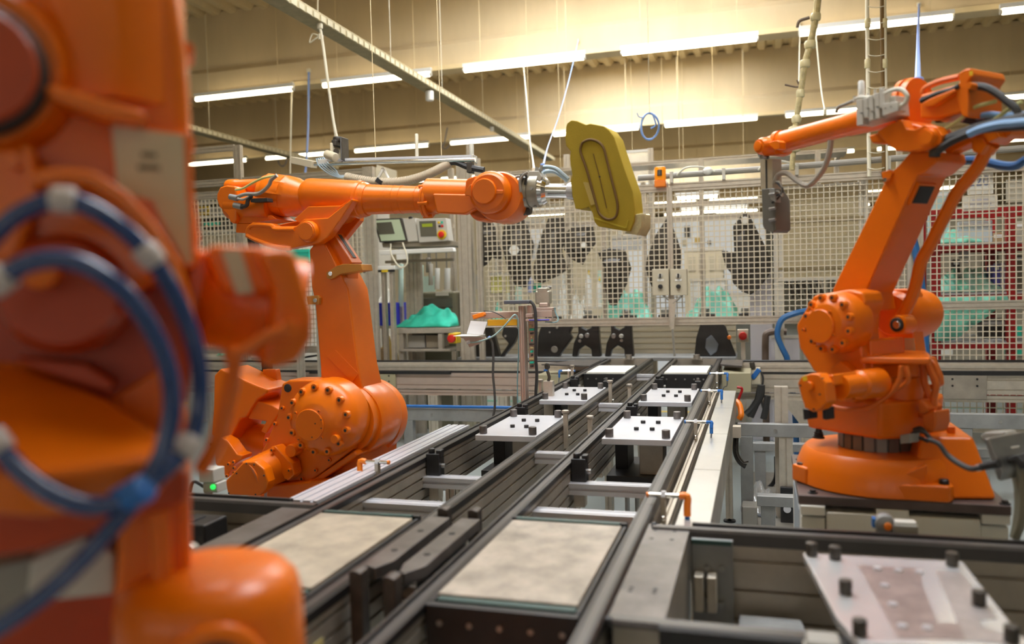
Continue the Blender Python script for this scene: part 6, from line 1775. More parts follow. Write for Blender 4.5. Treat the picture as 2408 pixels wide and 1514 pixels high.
for f, w, m in ((.70, .13, INK), (.42, .16, INKD), (.14, .26, INKD)):
    cx = (a.x + b.x) / 2
    part(MB().box((cx - w / 2, 7.867, a.z + (b.z - a.z) * f), (cx + w / 2, 7.87, a.z + (b.z - a.z) * (f + .10))), 'print_line', mat('faint_print', (0.48, 0.46, 0.50), 0.6), o, smooth=0)
o, a, b = sign(2366, 418, 2440, 477, 'blank greyish sign board on the fence at the edge of the view', 7.87, mat('dull_sign', (0.56, 0.52, 0.43), 0.6))
# white things seen through the fence
def panel(px0, py0, px1, py1, y, m, lab, name='standing_sheet', cat='sheet', d=.05, floor=False, hang=0):
    a, b = onY(px0, py1, y), onY(px1, py0, y)
    o = thing(name, ((a.x + b.x) / 2, y, 0 if floor else a.z), lab, cat)
    part(MB().box((a.x, y, 0 if floor else a.z), (b.x, y + d, b.z)), 'sheet', m, o, bevel=.004)
    part(MB().box((a.x - .01, y - .012, b.z - .02), (b.x + .01, y, b.z + .01)), 'edge_profile', CREAM, o)
    if hang:
        part(MB().box(((a.x + b.x) / 2 - .01, y + .01, b.z), ((a.x + b.x) / 2 + .01, y + .02, hang)), 'hanger_strip', CREAM, o)
    return o, a, b
panel(1766, 640, 1816, 860, 8.58, mat('pale_lilac_sheet', (0.66, 0.63, 0.66), 0.6), 'pale lilac sheet standing behind the fence, below the kite-shaped part', floor=True)
panel(1815, 790, 1880, 860, 8.5, mat('pale_lilac_sheet', (0.66, 0.63, 0.66), 0.6), 'low pale sheet behind the blue hose of the raised robot', floor=True)
panel(1625, 655, 1705, 752, 10.2, WHITE, 'white machine housing far behind the fence, between the two hanging parts', 'machine_housing', 'machine', .8, True)
panel(1705, 690, 1765, 760, 9.6, WHITE, 'white cabinet behind the kite-shaped hanging part', 'cabinet', 'cabinet', .5, True)
panel(1440, 555, 1506, 590, 9.3, PAPER, 'white sheet hung below the yellow block behind the fence', d=.03, hang=2.897)
q = onY(1232, 560, 9.3)
o = thing('paper_cone', q, 'white folded sheet narrowing downwards, between two hanging dark parts', 'sheet')
part(MB().prism([onY(x, y, 9.3) for x, y in ((1230, 515), (1282, 515), (1262, 600), (1252, 615))], (0, .02, 0)), 'sheet', PAPER, o)
part(MB().prism([onY(x, y, 9.29) for x, y in ((1234, 515), (1278, 515), (1275, 522), (1236, 522))], (0, .01, 0)), 'fold', LGREY, o)
for i, (x0, y0, x1, y1, m, l) in enumerate(((1155, 643, 1178, 688, mat('pale_yellow_card', (0.75, 0.70, 0.22), 0.6), 'pale yellow card behind the fence, nearer the tall double post'), (1190, 643, 1210, 688, mat('pale_yellow_card', (0.75, 0.70, 0.22), 0.6), 'pale yellow card behind the fence, partly under a hanging part'))):
    panel(x0, y0, x1, y1, 9.1, m, l, 'card', 'card', .03, hang=2.897)
for i, (x0, x1, y0, y1, l) in enumerate(((1378, 1392, 645, 720, 'white cylinder bottle with a yellow tip behind the fence, taller one'), (1402, 1418, 660, 725, 'white cylinder bottle behind the fence, shorter one'))):
    a, b = onY((x0 + x1) / 2, y1, 9.2), onY((x0 + x1) / 2, y0, 9.2)
    o = thing('white_bottle', a, l, 'bottle')
    part(MB().lathe(a, (0, 0, 1), [(0, .035), (b.z - a.z - .06, .035), (b.z - a.z - .02, .015), (b.z - a.z, .013)], 16), 'bottle_body', WHITE, o)
    part(MB().cyl(b, b + V((0, 0, .05)), .014, .004), 'tip', YELLOW, o)
a, b = onY(1248, 690, 9.2), onY(1248, 648, 9.2)
o = thing('spray_bottle', a, 'clear blue bottle with a white cap behind the fence, beside a green clamp', 'bottle')
part(MB().lathe(a, (0, 0, 1), [(0, .035), (b.z - a.z - .05, .035), (b.z - a.z - .03, .02)], 16), 'bottle_body', mat('blue_bottle', (0.35, 0.42, 0.72), 0.2), o)
part(MB().cyl(b - V((0, 0, .03)), b + V((0, 0, .02)), .022), 'cap', WHITE, o)
heap(1300, 1330, 720, 9.0, .52, .2, mat('clear_white_film', (0.80, 0.80, 0.74), 0.4), 'white crumpled film bag behind the fence, by the green clamp', 'bag', 'film_bag', 31, ZTB)
heap(1340, 1372, 745, 9.0, .45, .2, mat('clear_white_film', (0.80, 0.80, 0.74), 0.4), 'white draped film behind the fence, next to the bottles', 'film', 'film_sheet', 33, ZTB)
o = thing('green_clamp', onY(1262, 687, 9.16), 'small green clamp behind the fence, beside the clear blue bottle', 'clamp')
a, b = onY(1255, 687, 9.16), onY(1272, 666, 9.16)
part(MB().box((a.x, 9.16, a.z), (b.x, 9.22, b.z)), 'clamp_body', mat('green_enamel', (0.02, 0.34, 0.20), 0.4), o, bevel=.004)
part(MB().cyl((b.x, 9.19, (a.z + b.z) / 2), (b.x + .12, 9.19, (a.z + b.z) / 2), .02), 'clamp_spindle', STEEL, o)
for i, (x0, x1, y0, y1, m, l) in enumerate(((1155, 1175, 708, 728, MINT, 'mint bag on the shelf behind the fence, near the tall double post'), (1211, 1222, 708, 730, MINT, 'small mint bag beside the sensor post, behind the fence'))):
    heap(x0, x1, y1, 9.0, .26, .15, m, l, 'bag', 'film_bag', 41 + i, ZTB)
# second bench behind the fence
t = thing('assembly_bench', (-1.0, 9.0, 0), 'long pale assembly bench behind the fence, under the hanging parts', 'bench')
zt_ = onY(1500, 756, 8.9).z
part(MB().box((-3.2, 8.88, zt_ - .04), (.55, 9.6, zt_)), 'bench_top', CREAM, t, bevel=.004)
for x in (-2.5, -.9, .45):
    part(MB().box((x, 8.95, 0), (x + .06, 9.5, zt_ - .04)), 'bench_leg', CREAM, t, smooth=0)
for k in range(6):
    x = -2.2 + .42 * k
    o = thing('machined_part', (x, 8.96, zt_), 'dark machined part on the pale assembly bench, %s from the tall double post' % ORD[k], 'machined part', 'dark machined parts on the assembly bench')
    part(MB().box((x - .09, 8.90, zt_), (x + .09, 9.02, zt_ + .07)), 'part_base', DKBROWN, o, bevel=.01)
    part(MB().rcyl((x - .02, 8.96, zt_ + .07), (x - .02, 8.96, zt_ + .13), .05, .3), 'part_dome', GREY if k % 2 else STEEL, o)
# far partition with marks, and pale machine fronts before it
o, a, b = panel(1480, 505, 1800, 700, 13.0, mat('pale_partition', (0.84, 0.88, 0.94), 0.6), 'pale blue white partition far behind the fence, under the far lamps', 'partition', 'partition', .06, True)
for px, py, w, h, m in ((1616, 545, 12, 26, DKBROWN), (1640, 565, 12, 12, mat('straw_bag', (0.62, 0.44, 0.12), 0.6)), (1668, 570, 8, 8, DKBROWN), (1610, 570, 10, 12, BEIGE)):
    c = onY(px, py, 12.98)
    part(MB().box((c.x - w * .0034, 12.97, c.z - h * .0034), (c.x + w * .0034, 13.0, c.z + h * .0034)), 'pinned_note', m, o, smooth=0)
o, a, b = panel(1610, 585, 1700, 650, 12.0, mat('cream_machine', (0.66, 0.58, 0.42), 0.5), 'cream switch cabinet far behind the fence with small windows', 'switch_cabinet', 'cabinet', .4, True)
for k in range(4):
    part(MB().box((a.x + .06 + .14 * k, 11.98, b.z - .3), (a.x + .15 + .14 * k, 12.0, b.z - .1)), 'window', BEIGE, o, smooth=0)
o, a, b = panel(830, 470, 1480, 620, 13.4, mat('cream_machine', (0.66, 0.58, 0.42), 0.5), 'long cream machine front far behind the operator terminal', 'machine_enclosure', 'machine', .5, True)
for k in range(12):
    x = a.x + .15 + k * (b.x - a.x - .3) / 12
    part(MB().box((x, 13.38, 1.1 + .25 * (k % 3)), (x + .26, 13.4, 1.6 + .25 * (k % 2))), 'front_door', [WHITE, LGREY, BEIGE, mat('pale_glass_tube', (0.6, .78, .7), .3)][k % 4], o, smooth=0)
o, a, b = panel(2030, 480, 2420, 700, 12.6, mat('grey_brown_machine', (0.36, 0.33, 0.26), 0.5), 'cream machine front far behind the red rack', 'machine_enclosure', 'machine', .5, True)
for k in range(10):
    x = a.x + .1 + k * .28
    part(MB().box((x, 12.58, .5 + .5 * (k % 3)), (x + .2, 12.6, .9 + .5 * (k % 3))), 'front_door', [DKBROWN, TEAL, GREY, WHITE, BEIGE][k % 5], o, smooth=0)
o, a, b = panel(200, 480, 780, 620, 13.0, mat('cream_machine', (0.66, 0.58, 0.42), 0.5), 'cream machine front far behind the middle robot', 'machine_enclosure', 'machine', .5, True)
for k in range(12):
    x = a.x + .1 + k * .3
    part(MB().box((x, 12.98, .9 + .4 * (k % 3)), (x + .22, 13.0, 1.3 + .4 * (k % 3))), 'front_door', [DKBROWN, GREY, WHITE, BEIGE, LGREY][k % 5], o, smooth=0)
# upright frames of neighbouring machines seen above the fence
for i, (px, y0, y1, yy, w, l) in enumerate(((1105, 340, 430, 9.6, .05, 'slim pale post rising behind the fence, above the middle robot wrist'), (1062, 398, 460, 9.0, .06, 'short pale post with a cap behind the robot wrist'), (1532, 350, 450, 9.75, .06, 'pale post beside the clear screen above the fence'), (1335, 365, 460, 9.75, .07, 'pale post just left of the yellow block'), (847, 520, 860, 8.3, .14, 'broad pale aluminium column behind the middle robot elbow'), (1515, 430, 560, 9.2, .05, 'pale post behind the fence, right beside the lower tip of the yellow block'))):
    p0, p1 = onY(px, y1, yy), onY(px, y0, yy)
    o = thing('machine_post', (p0.x, yy, 0), l, 'post')
    m = MB()
    alu(m, (p0.x, yy, 0), (p0.x, yy, p1.z), w, .06, 1, 1, up=(0, 1, 0))
    part(m, 'profile', ALU, o, smooth=0)
    part(MB().box((p0.x - w / 2, yy - .03, p1.z), (p0.x + w / 2, yy + .03, p1.z + .006)), 'end_cap', LGREY, o)
a, b = onY(1455, 430, 9.8), onY(1528, 352, 9.8)
o = thing('clear_screen', (a.x, 9.8, 0), 'clear plastic screen above the fence, behind the yellow block', 'screen')
part(MB().box((a.x, 9.8, a.z), (b.x, 9.81, b.z)), 'clear_sheet', mat('clear_sheet_plastic', (0.85, 0.86, 0.84), 0.2, trans=.6, alpha=.5), o)
part(MB().box((a.x, 9.79, b.z - .02), (b.x, 9.82, b.z + .01)), 'screen_rail', LGREY, o)
part(MB().box((a.x - .02, 9.79, 0), (a.x + .02, 9.82, b.z)), 'screen_post', LGREY, o)
a, b = onY(800, 425, 10.5), onY(884, 386, 10.5)
o = thing('machine_roof_box', (a.x, 10.5, 0), 'cream box of a machine behind the middle robot, below the overhead bar', 'machine')
part(MB().box((a.x, 10.5, a.z - .2), (b.x, 11.2, b.z)), 'box_body', mat('cream_machine', (0.66, 0.58, 0.42), 0.5), o, bevel=.01)
part(MB().box((a.x + .1, 10.7, 0), (b.x - .1, 11.1, a.z - .2)), 'machine_column', CREAM, o)
part(MB().box((a.x - .01, 10.49, b.z - .04), (b.x + .01, 10.5, b.z)), 'top_edge', BROWN, o)
c = onY(1830, 800, 8.1)
o = thing('drain_pipe', c, 'dark brown bent pipe below the lower fence rail, beside the blue hose', 'pipe')
part(MB().tube([V((onY(1800, 860, 8.1).x, 8.1, 0)), onY(1800, 860, 8.1), onY(1800, 800, 8.1), onY(1803, 785, 8.1), onY(1820, 780, 8.1), onY(1850, 780, 8.1)], .032, 10, 4), 'pipe', mat('brown_pipe', (0.16, 0.11, 0.08), 0.5), o)
part(MB().cyl(onY(1822, 780, 8.1), onY(1840, 780, 8.1), .042), 'red_coupling', RED, o)
part(MB().cyl(onY(1800, 870, 8.1), onY(1800, 862, 8.1), .042), 'flange', mat('brown_pipe', (0.16, 0.11, 0.08), 0.5), o)
for k in range(5):
    px = 1848 + 17 * k
    o = thing('hung_bracket', onY(px, 690, 8.3), 'dark slanted bracket hanging below the beige board, %s in the row' % ORD[k], 'bracket', 'dark brackets below the beige board')
    part(MB().prism([onY(px + x, y, 8.3) for x, y in ((0, 662), (10, 662), (22, 690), (26, 700), (14, 700), (8, 682))], (0, .04, 0)), 'bracket_arm', DKBROWN, o, bevel=.004)
    part(MB().box(onY(px - 1, 662, 8.3), onY(px + 12, 656, 8.3) + V((0, .04, 0))), 'bracket_head', STEEL_G, o)
o = thing('hanger_bar', onY(1890, 655, 8.3), 'pale bar below the beige board carrying dark slanted brackets', 'bar')
part(MB().box(onY(1835, 657, 8.28), onY(1945, 650, 8.28) + V((0, .06, 0))), 'bar_profile', CREAM, o)
for px in (1838, 1940):
    p = onY(px, 655, 8.33)
    part(MB().box((p.x - .02, 8.31, 0), (p.x + .02, 8.35, p.z)), 'bar_post', CREAM, o)

# shelf for bottles on the assembly bench, header rail above it, stand for the blue crate
t = thing('bottle_shelf', (-1.4, 9.2, ZTB), 'small pale shelf on the assembly bench carrying bottles and the green clamp', 'shelf')
for px0, px1, py in ((1365, 1430, 722), (1235, 1285, 687)):
    a, b = onY(px0, py, 9.2), onY(px1, py, 9.2)
    part(MB().box((a.x, 9.1, a.z - .02), (b.x, 9.3, a.z)), 'shelf_board', CREAM, t)
    for x in (a.x, b.x - .02):
        part(MB().box((x, 9.26, ZTB), (x + .02, 9.3, a.z - .02)), 'shelf_upright', CREAM, t)
t = thing('header_rail', (-1.0, 9.25, 2.9), 'pale header rail high over the assembly bench, carrying cards and sheets', 'rail')
m = MB()
alu(m, (-3.1, 9.25, 2.92), (.9, 9.25, 2.92), .40, .04, 4, 1)
part(m, 'rail_profile', ALU, t, smooth=0)
for x in (-3.05, .85):
    m = MB()
    alu(m, (x, 9.7, 0), (x, 9.7, 2.9), .05, .05, up=(0, 1, 0))
    part(m, 'rail_post', ALU, t, smooth=0)
    part(MB().box((x - .02, 9.4, 2.90), (x + .02, 9.72, 2.94)), 'rail_arm', ALU, t)
a, b = onY(872, 766, 8.62), onY(930, 766, 8.62)
t = thing('crate_stand', (a.x, 8.5, 0), 'plain grey stand carrying the deep blue crate', 'stand')
part(MB().box((a.x, 8.56, a.z - .03), (b.x, 8.95, a.z - .002)), 'stand_top', ALU_D, t)
for x in (a.x, b.x - .04):
    part(MB().box((x, 8.57, 0), (x + .04, 8.61, a.z - .03)), 'stand_leg', ALU_D, t)
    part(MB().box((x, 8.90, 0), (x + .04, 8.94, a.z - .03)), 'stand_leg', ALU_D, t)
# tubes on bright strips behind the fence, added to brighten that zone
for i, (px0, px1, py, y, l) in enumerate(((1590, 1690, 468, 10.4, 'added lit tube over the work places behind the fence, upper one'), (1600, 1760, 500, 10.9, 'added lit tube over the work places behind the fence, lower one'), (1480, 1570, 445, 10.8, 'added lit tube behind the fence, just right of the yellow block'), (1240, 1330, 505, 10.2, 'added lit tube behind the fence, under the chrome shaft'))):
    a, b = onY(px0, py, y), onY(px1, py, y)
    t = thing('added_tube_lamp', a, l, 'lamp')
    part(MB().box((a.x, y - .05, a.z + .025), (b.x, y + .05, a.z + .07)), 'housing', WHITE, t)
    part(MB().cyl((a.x + .02, y, a.z), (b.x - .02, y, a.z), .022, n=10), 'tube', TUBE, t)
    for x in (a.x + .05, b.x - .05):
        part(MB().cyl((x, y, a.z + .07), (x, y, 4.7 if y > 10.6 else ZC - .004), .003, n=5), 'hanger', DECKM, t)

o = bpy.data.objects['operator_terminal']
part(MB().beam(TP(300, 330, .75) + V((0, 0, .15)), TP(830, 330, .75) + V((0, 0, .15)), .04, .04), 'tube_rail', ALU, o)
for x in (315, 885):
    p = TP(x, 330, .75)
    part(MB().box((p.x - .02, TY + .73, 0), (p.x + .02, TY + .77, TP(160, 330, .75).z + .15)), 'tube_rail_post', ALU, o)
# ================================================================== sensor post with its console, between conveyor and fence
PY = 5.05
zc = zf(3.028, 860, 480)
zd = zf(5.8225, 1100, 700)
def Q(x, y, o=0):
    return onY(*zd(x, y), PY + o)
a, b = Q(715, 110), Q(815, 1420)
t = thing('sensor_post', ((a.x + b.x) / 2, PY, 0), 'tall aluminium post with wiring, a light bar and a console shelf, left of the conveyors', 'post')
m = MB()
alu(m, ((a.x + b.x) / 2, PY, 0), ((a.x + b.x) / 2, PY, a.z), b.x - a.x, .08, 2, 1, up=(0, 1, 0))
part(m, 'post_profile', ALU_R, t, smooth=0)
def qbox(x0, y0, x1, y1, o0, o1, name, mm, par=None, bevel=.003, label=None):
    lo, hi = Q(x0, y1), Q(x1, y0)
    return part(MB().box((lo.x, PY + o0, lo.z), (hi.x, PY + o1, hi.z)), name, mm, par or t, label, bevel)
qbox(820, 100, 880, 330, -.01, .06, 'side_profile', ALU_R)
qbox(935, 130, 1180, 170, -.03, .06, 'unit_plate', ALU_R)
u = qbox(930, 170, 1175, 265, -.04, .06, 'drive_unit', ALU_R)
qbox(820, 215, 915, 265, -.05, .02, 'drive_flange', ALU_R)
qbox(820, 280, 1175, 320, -.05, .06, 'unit_base', ALU_R)
qbox(865, 290, 1145, 308, -.054, -.05, 'blue_band', BLUEB, label='blue band')
qbox(930, -100, 1130, 90, -.02, .05, 'valve_head', mat('tool_grey', (0.36, 0.33, 0.26), 0.4, 0.5), bevel=.012)
qbox(960, -140, 1100, -60, -.02, .05, 'valve_block', mat('tool_grey', (0.36, 0.33, 0.26), 0.4, 0.5), bevel=.008)
qbox(990, 65, 1110, 130, -.03, .04, 'valve_neck', ALU_R, bevel=.008)
qbox(530, 30, 880, 85, -.06, .0, 'light_bar', mat('dark_blue_grey', (0.09, 0.10, 0.12), 0.4), bevel=.004)
qbox(830, 330, 905, 980, .02, .06, 'wiring_backplate', ALU_R)
for k in range(12):
    y = 370 + 50 * k
    qbox(845 + (k * 37) % 30, y, 880 + (k * 23) % 30, y + 30, -.015, .02, 'terminal', [mat('tan_terminal', (0.45, 0.33, 0.15), 0.5), TEAL, DKBROWN][k % 3], bevel=.002)
part(MB().tube([Q(860, 50, -.06), Q(910, 120, -.07), Q(930, 260, -.08), Q(935, 500, -.08), Q(930, 800, -.07), Q(945, 1050, -.06), Q(930, 1340, -.05)], .010, 8), 'cable_loom', RUBBER, t)
part(MB().tube([Q(690, 330, -.03), Q(700, 500, -.03), Q(695, 800, -.02), Q(680, 1100, -.02), Q(682, 1450, -.02)], .0045, 6), 'signal_wire', mat('teal_wire', (0.18, 0.32, 0.34), 0.5), t)
# console: beam, yellow bar, orange cylinder, paper holder
qbox(40, 190, 700, 285, .0, .06, 'console_beam', ALU_R)
qbox(275, 295, 680, 385, -.01, .04, 'warning_bar', mat('amber_bar', (0.75, 0.38, 0.015), 0.45), label='amber yellow bar')
qbox(240, 385, 680, 410, -.01, .05, 'console_rail', ALU)
part(MB().prism([Q(x, y, -.06) for x, y in ((55, 240), (210, 195), (225, 235), (215, 255), (75, 300))], (0, .05, 0)), 'signal_lamp', ORANGEP, t, 'orange signal lamp', .008)
pb = part(MB().prism([Q(x, y, -.08) for x, y in ((40, 315), (265, 330), (210, 500), (-15, 495))], (0, .006, .0)), 'paper_sheet', PAPER, t, 'white paper sheet')
part(MB().box(Q(-200, 530, -.16), Q(240, 498, .0)), 'paper_shelf', WHITE, t, bevel=.003, label='white shelf')
part(MB().prism([Q(x, y, -.05) for x, y in ((-120, 535), (235, 540), (250, 560), (140, 640), (20, 680), (0, 640), (-60, 560))], (0, .02, 0)), 'shelf_bracket', ALU_R, t, bevel=.002)
part(MB().tube([Q(-10, 610, -.10), Q(130, 605, -.11), Q(330, 535, -.11), Q(450, 440, -.10), Q(560, 320, -.10), Q(640, 235, -.09), Q(685, 290, -.07), Q(690, 400, -.05)], .006, 6), 'console_hose', mat('pale_teal_hose', (0.35, 0.50, 0.48), 0.4), t)
part(MB().rcyl(Q(-20, 615, -.12), Q(30, 600, -.11), .011, .3), 'hose_connector', ALU_W, t)
part(MB().tube([Q(220, 180, -.02), Q(330, 190, -.03), Q(420, 225, -.03), Q(520, 290, -.03)], .003, 6), 'thin_wire', RUBBER, t)
part(MB().tube([Q(1190, 130, .0), Q(1200, 200, .0), Q(1240, 290, -.02), Q(1200, 335, -.03), Q(1060, 330, -.03)], .004, 6), 'thin_wire', mat('teal_wire', (0.18, 0.32, 0.34), 0.5), t)
t = thing('hanging_cable', Q(345, 1500, -.1), 'dark grey cable dropping from the white paper shelf to the floor frame', 'cable')
part(MB().tube([Q(295, 545, -.1), Q(335, 620, -.1), Q(350, 800, -.1), Q(345, 1050, -.1), Q(365, 1280, -.1), Q(370, 1480, -.1), Q(345, 1640, -.1)], .008, 8), 'cable', mat('dark_grey_cable', (0.07, 0.065, 0.06), 0.5), t)
part(MB().rcyl(Q(285, 530, -.1), Q(298, 552, -.1), .011, .3), 'cable_plug', LBLUE, t)
t = thing('loose_connector', Q(1085, 1000), 'loose dark connector with a blue cap, standing by the far crossing conveyor', 'connector')
part(MB().tube([Q(1105, 1140), Q(1115, 1080), Q(1085, 990), Q(1070, 930), Q(1090, 910), Q(1105, 950), Q(1075, 985)], .010, 8), 'cable_loop', DKBROWN, t)
part(MB().box(Q(1040, 1005, -.01), Q(1105, 975, .02)), 'cap', BLUEC, t)
c = Q(1105, 1140)
part(MB().box((c.x - .03, PY - .02, 0), (c.x + .03, PY + .03, c.z)), 'connector_stand', ALU, t)
t = thing('loose_connector', onY(1770, 880, 7.3), 'blue connector with a dark lead on the far crossing conveyor, left of the raised robot', 'connector')
c = onY(1777, 876, 7.3)
part(MB().beam(c + V((-.03, 0, -.05)), c + V((.03, 0, .03)), .04, .04), 'connector_body', BLUEC, t, bevel=.006)
part(MB().rcyl(c + V((-.02, 0, .03)), c + V((-.03, .0, .09)), .022, .3), 'connector_nut', DKBROWN, t)
part(MB().tube([c + V((.03, 0, .03)), c + V((.06, -.01, -.05)), c + V((.04, -.01, -.2)), c + V((.06, 0, -.32))], .008, 6), 'lead', RUBBER, t)
part(MB().box((c.x - .04, 7.29, .72), (c.x + .04, 7.375, .86)), 'connector_base', BEIGE, t, bevel=.004)
# black hoses dangling under the far right crossing conveyor
for i, (L, r) in enumerate((([(1790, 905), (1788, 930), (1770, 960), (1755, 975)], .030), ([(1788, 910), (1780, 945), (1765, 980)], .026), ([(1805, 930), (1800, 965), (1795, 985)], .026))):
    solo(MB().tube([onY(x, y, 7.0) for x, y in L], r, 8), 'dangling_hose', RUBBER, ['thick black hose bending under the far crossing conveyor, outer one', 'thick black hose bending under the far crossing conveyor, inner one', 'thick black hose hanging straight beside the steel support post'][i], 'hose')
o = thing('orange_harness', onY(1740, 960, 5.75), 'orange corrugated cable sleeve at the end of the duct cover', 'cable')
part(MB().tube([onY(1733, 943, 5.8), onY(1740, 955, 5.75), onY(1743, 975, 5.7), onY(1738, 985, 5.7)], .02, 8), 'sleeve', ORANGEP, o)
part(MB().tube([onY(1733, 910, 5.8), onY(1745, 915, 5.8), onY(1735, 943, 5.8)], .01, 6), 'red_lead', RED, o)
t = thing('wire_bundle', onY(1730, 1085, 4.6), 'bundle of loose dark wires hanging beside the duct cover', 'wires')
for k in range(5):
    L = [(1728 + 2 * k, 1020 - 4 * k), (1726 + 2 * k, 1060), (1735 + 3 * k, 1085), (1752 + 2 * k, 1100 - 4 * k)]
    part(MB().tube([onY(x, y, 4.6) for x, y in L], .007, 6), 'wire', [RUBBER, DKBROWN, RUBBER, CABLE_G, DKBROWN][k], t)
part(MB().box(onY(1724, 1024, 4.63), onY(1742, 1004, 4.56)), 'wire_clamp', ALU, t)
# clear film lying on the floor, black clip on the floor
heap(1742, 1825, 1205, 5.62, .13, .5, CLEAR, 'crumpled clear plastic film on the floor plate between duct cover and pedestal', 'film', 'film_sheet', 51, .04)
o = thing('bent_clip', onZ(1815, 1150, 0), 'bent black bracket standing on the floor behind the film', 'bracket')
c = onZ(1815, 1152, 0)
part(MB().tube([c + V((-.08, 0, .01)), c + V((-.02, 0, .02)), c + V((.03, 0, .10)), c + V((.035, 0, .26))], .016, 8), 'clip_arm', BLACK, o)
part(MB().box(c + V((-.10, -.03, 0)), c + V((-.04, .03, .02))), 'clip_foot', BLACK, o)

# ================================================================== overhead services
def cable_tray(x, y0, y1, z, w, label, drops):
    t = thing('cable_tray', (x, (y0 + y1) / 2, z), label, 'cable tray')
    for sx in (-1, 1):
        part(MB().box((x + sx * w / 2 - .006, y0, z), (x + sx * w / 2 + .006, y1, z + .075)), 'side_rail', TRAYM, t, smooth=0)
    part(MB().box((x - w / 2, y0, z - .004), (x + w / 2, y1, z)), 'tray_floor', TRAYM, t, smooth=0)
    g = MB()
    y = y0
    while y < y1:
        g.box((x + w / 2 + .006, y, z + .004), (x + w / 2 + .011, y + .085, z + .055))
        g.box((x - w / 2 - .011, y, z + .004), (x - w / 2 - .006, y + .085, z + .055))
        g.box((x - w / 2, y, z + .075), (x + w / 2, y + .02, z + .08))
        y += .12
    part(g, 'punched_web', mat('pale_tray_edge', (0.62, 0.56, 0.38), 0.5), t, smooth=0, kind='stuff')
    for y in drops:
        part(MB().cyl((x, y, z + .07), (x, y, ZC - .004), .004, n=6), 'drop_rod', CORD, t)
    for k in range(3):
        part(MB().tube([(x - .05 + .04 * k, y0, z + .03), (x - .04 + .04 * k, (y0 + y1) / 2, z + .035), (x - .05 + .04 * k, y1, z + .03)], .012, 6), 'laid_cable', CORD, t)
    return t
t1 = cable_tray(-3.75, 5.6, 15.2, 4.0, .16, 'galvanised cable tray crossing overhead, from the upper edge down to the yellow block', (6.2, 8.2, 9.7, 11.3, 13.6))
part(MB().rcyl((-3.72, 9.2, 3.86), (-3.72, 9.2, 3.98), .05, .3), 'lamp_socket', WHITE, t1)
part(MB().rcyl((-3.72, 11.6, 3.92), (-3.72, 11.6, 3.99), .03, .3), 'lamp_socket', WHITE, t1)
cable_tray(-7.85, 9.0, 15.4, 4.0, .16, 'galvanised cable tray crossing overhead, farther one beside the near robot', (10.6, 12.4, 14.6))
def cord(pts, r, m, label, name='suspension_cable', cat='cord', end=None):
    t = thing(name, pts[-1], label, cat)
    part(MB().tube(pts, r, 7, 5), 'cord', m, t)
    part(MB().rcyl(pts[-1] - V((0, 0, .03)), pts[-1] + V((0, 0, .02)), r * 1.8, .3, 10), 'cord_end', m, t)
    part(MB().rcyl(pts[0] - V((0, 0, .03)), pts[0] + V((0, 0, .02)), r * 2.2, .3, 10), 'cord_hook', CORD, t)
    return t
def pxl(L, y, y1=None):
    """points along a cord; the first hangs at distance y, the last ends at y1"""
    n = len(L) - 1
    return [onY(px, py, y + ((y1 or y) - y) * i / n) for i, (px, py) in enumerate(L)]
cord(pxl([(752, 60), (760, 110), (772, 200), (785, 290), (795, 335)], 6.6), .012, CORD, 'white cord running down from the cable tray to the overhead motor unit')
cord(pxl([(757, 88), (775, 215), (783, 280), (790, 335)], 6.6), .006, CORD, 'thin second cord beside the white cord of the motor unit')
cord(pxl([(752, 85), (735, 80), (728, 100), (740, 92), (755, 82)], 6.6), .007, CORD, 'short white cord loop under the cable tray')
cord(pxl([(687, 195), (684, 300), (682, 415)], 10.56, 10.3), .012, CORD, 'straight white cord hanging behind the collar of the middle robot')
cord(pxl([(726, 165), (725, 280), (721, 370), (717, 412)], 10.57, 10.2), .016, LBLUE, 'straight blue hose hanging behind the collar of the middle robot', 'hanging_hose', 'hose')
cord(pxl([(1231, 155), (1238, 230), (1245, 320), (1252, 370), (1257, 405)], 10.57, 3.52), .007, CORD, 'white cord hanging down to the grey tool head')
cord(pxl([(1360, 95), (1340, 180), (1315, 270), (1290, 340), (1276, 395)], 10.57, 3.52), .006, LBLUE, 'slanting blue hose hanging down to the grey tool head', 'hanging_hose', 'hose')
cord(pxl([(747, -180), (747, 40)], 6.6), .006, CORD, 'short thin cord above the cable tray at the upper edge')
cord(pxl([(2161, 10), (2159, 80), (2158, 195)], 10.57, 3.4), .012, LBLUE, 'straight pale blue hose hanging behind the elbow of the raised robot', 'hanging_hose', 'hose')
cord(pxl([(1915, 45), (1930, 200), (1940, 262)], 10.57, 7.9), .008, CORD, 'slanting thin cord beside the wrapped service tube')
cord(pxl([(1881, 52), (1878, 240)], 10.57, 8.0), .006, CORD, 'thin straight cord beside the wrapped service tube')
t = thing('service_tube', onY(1870, 400, 7.5), 'wrapped service tube with taped bands hanging beside the raised robot wrist', 'service tube')
L = pxl([(1925, -20), (1918, 40), (1905, 105), (1893, 150), (1882, 220), (1873, 280), (1868, 330), (1862, 400)], 7.5)
part(MB().tube(L, lambda u: .030 - .008 * u, 10), 'wrapped_tube', mat('straw_wrap', (0.50, 0.41, 0.20), 0.45, var=.4, vscale=14, bump=.5, bscale=40), t)
for f, r in ((1, .042), (2, .048), (3, .044), (4, .034), (5, .04)):
    part(MB().rcyl(L[f] - V((0, 0, .035)), L[f] + V((0, 0, .035)), r, .4), 'taped_band', mat('clear_tape', (0.66, 0.58, 0.34), 0.2), t)
part(MB().rcyl(L[-2] - V((.0, 0, .1)), L[-2] + V((0, 0, .12)), .05, .4), 'white_joint', mat('clear_tape', (0.66, 0.58, 0.34), 0.2), t)
q = onY(1863, 203, 7.5)
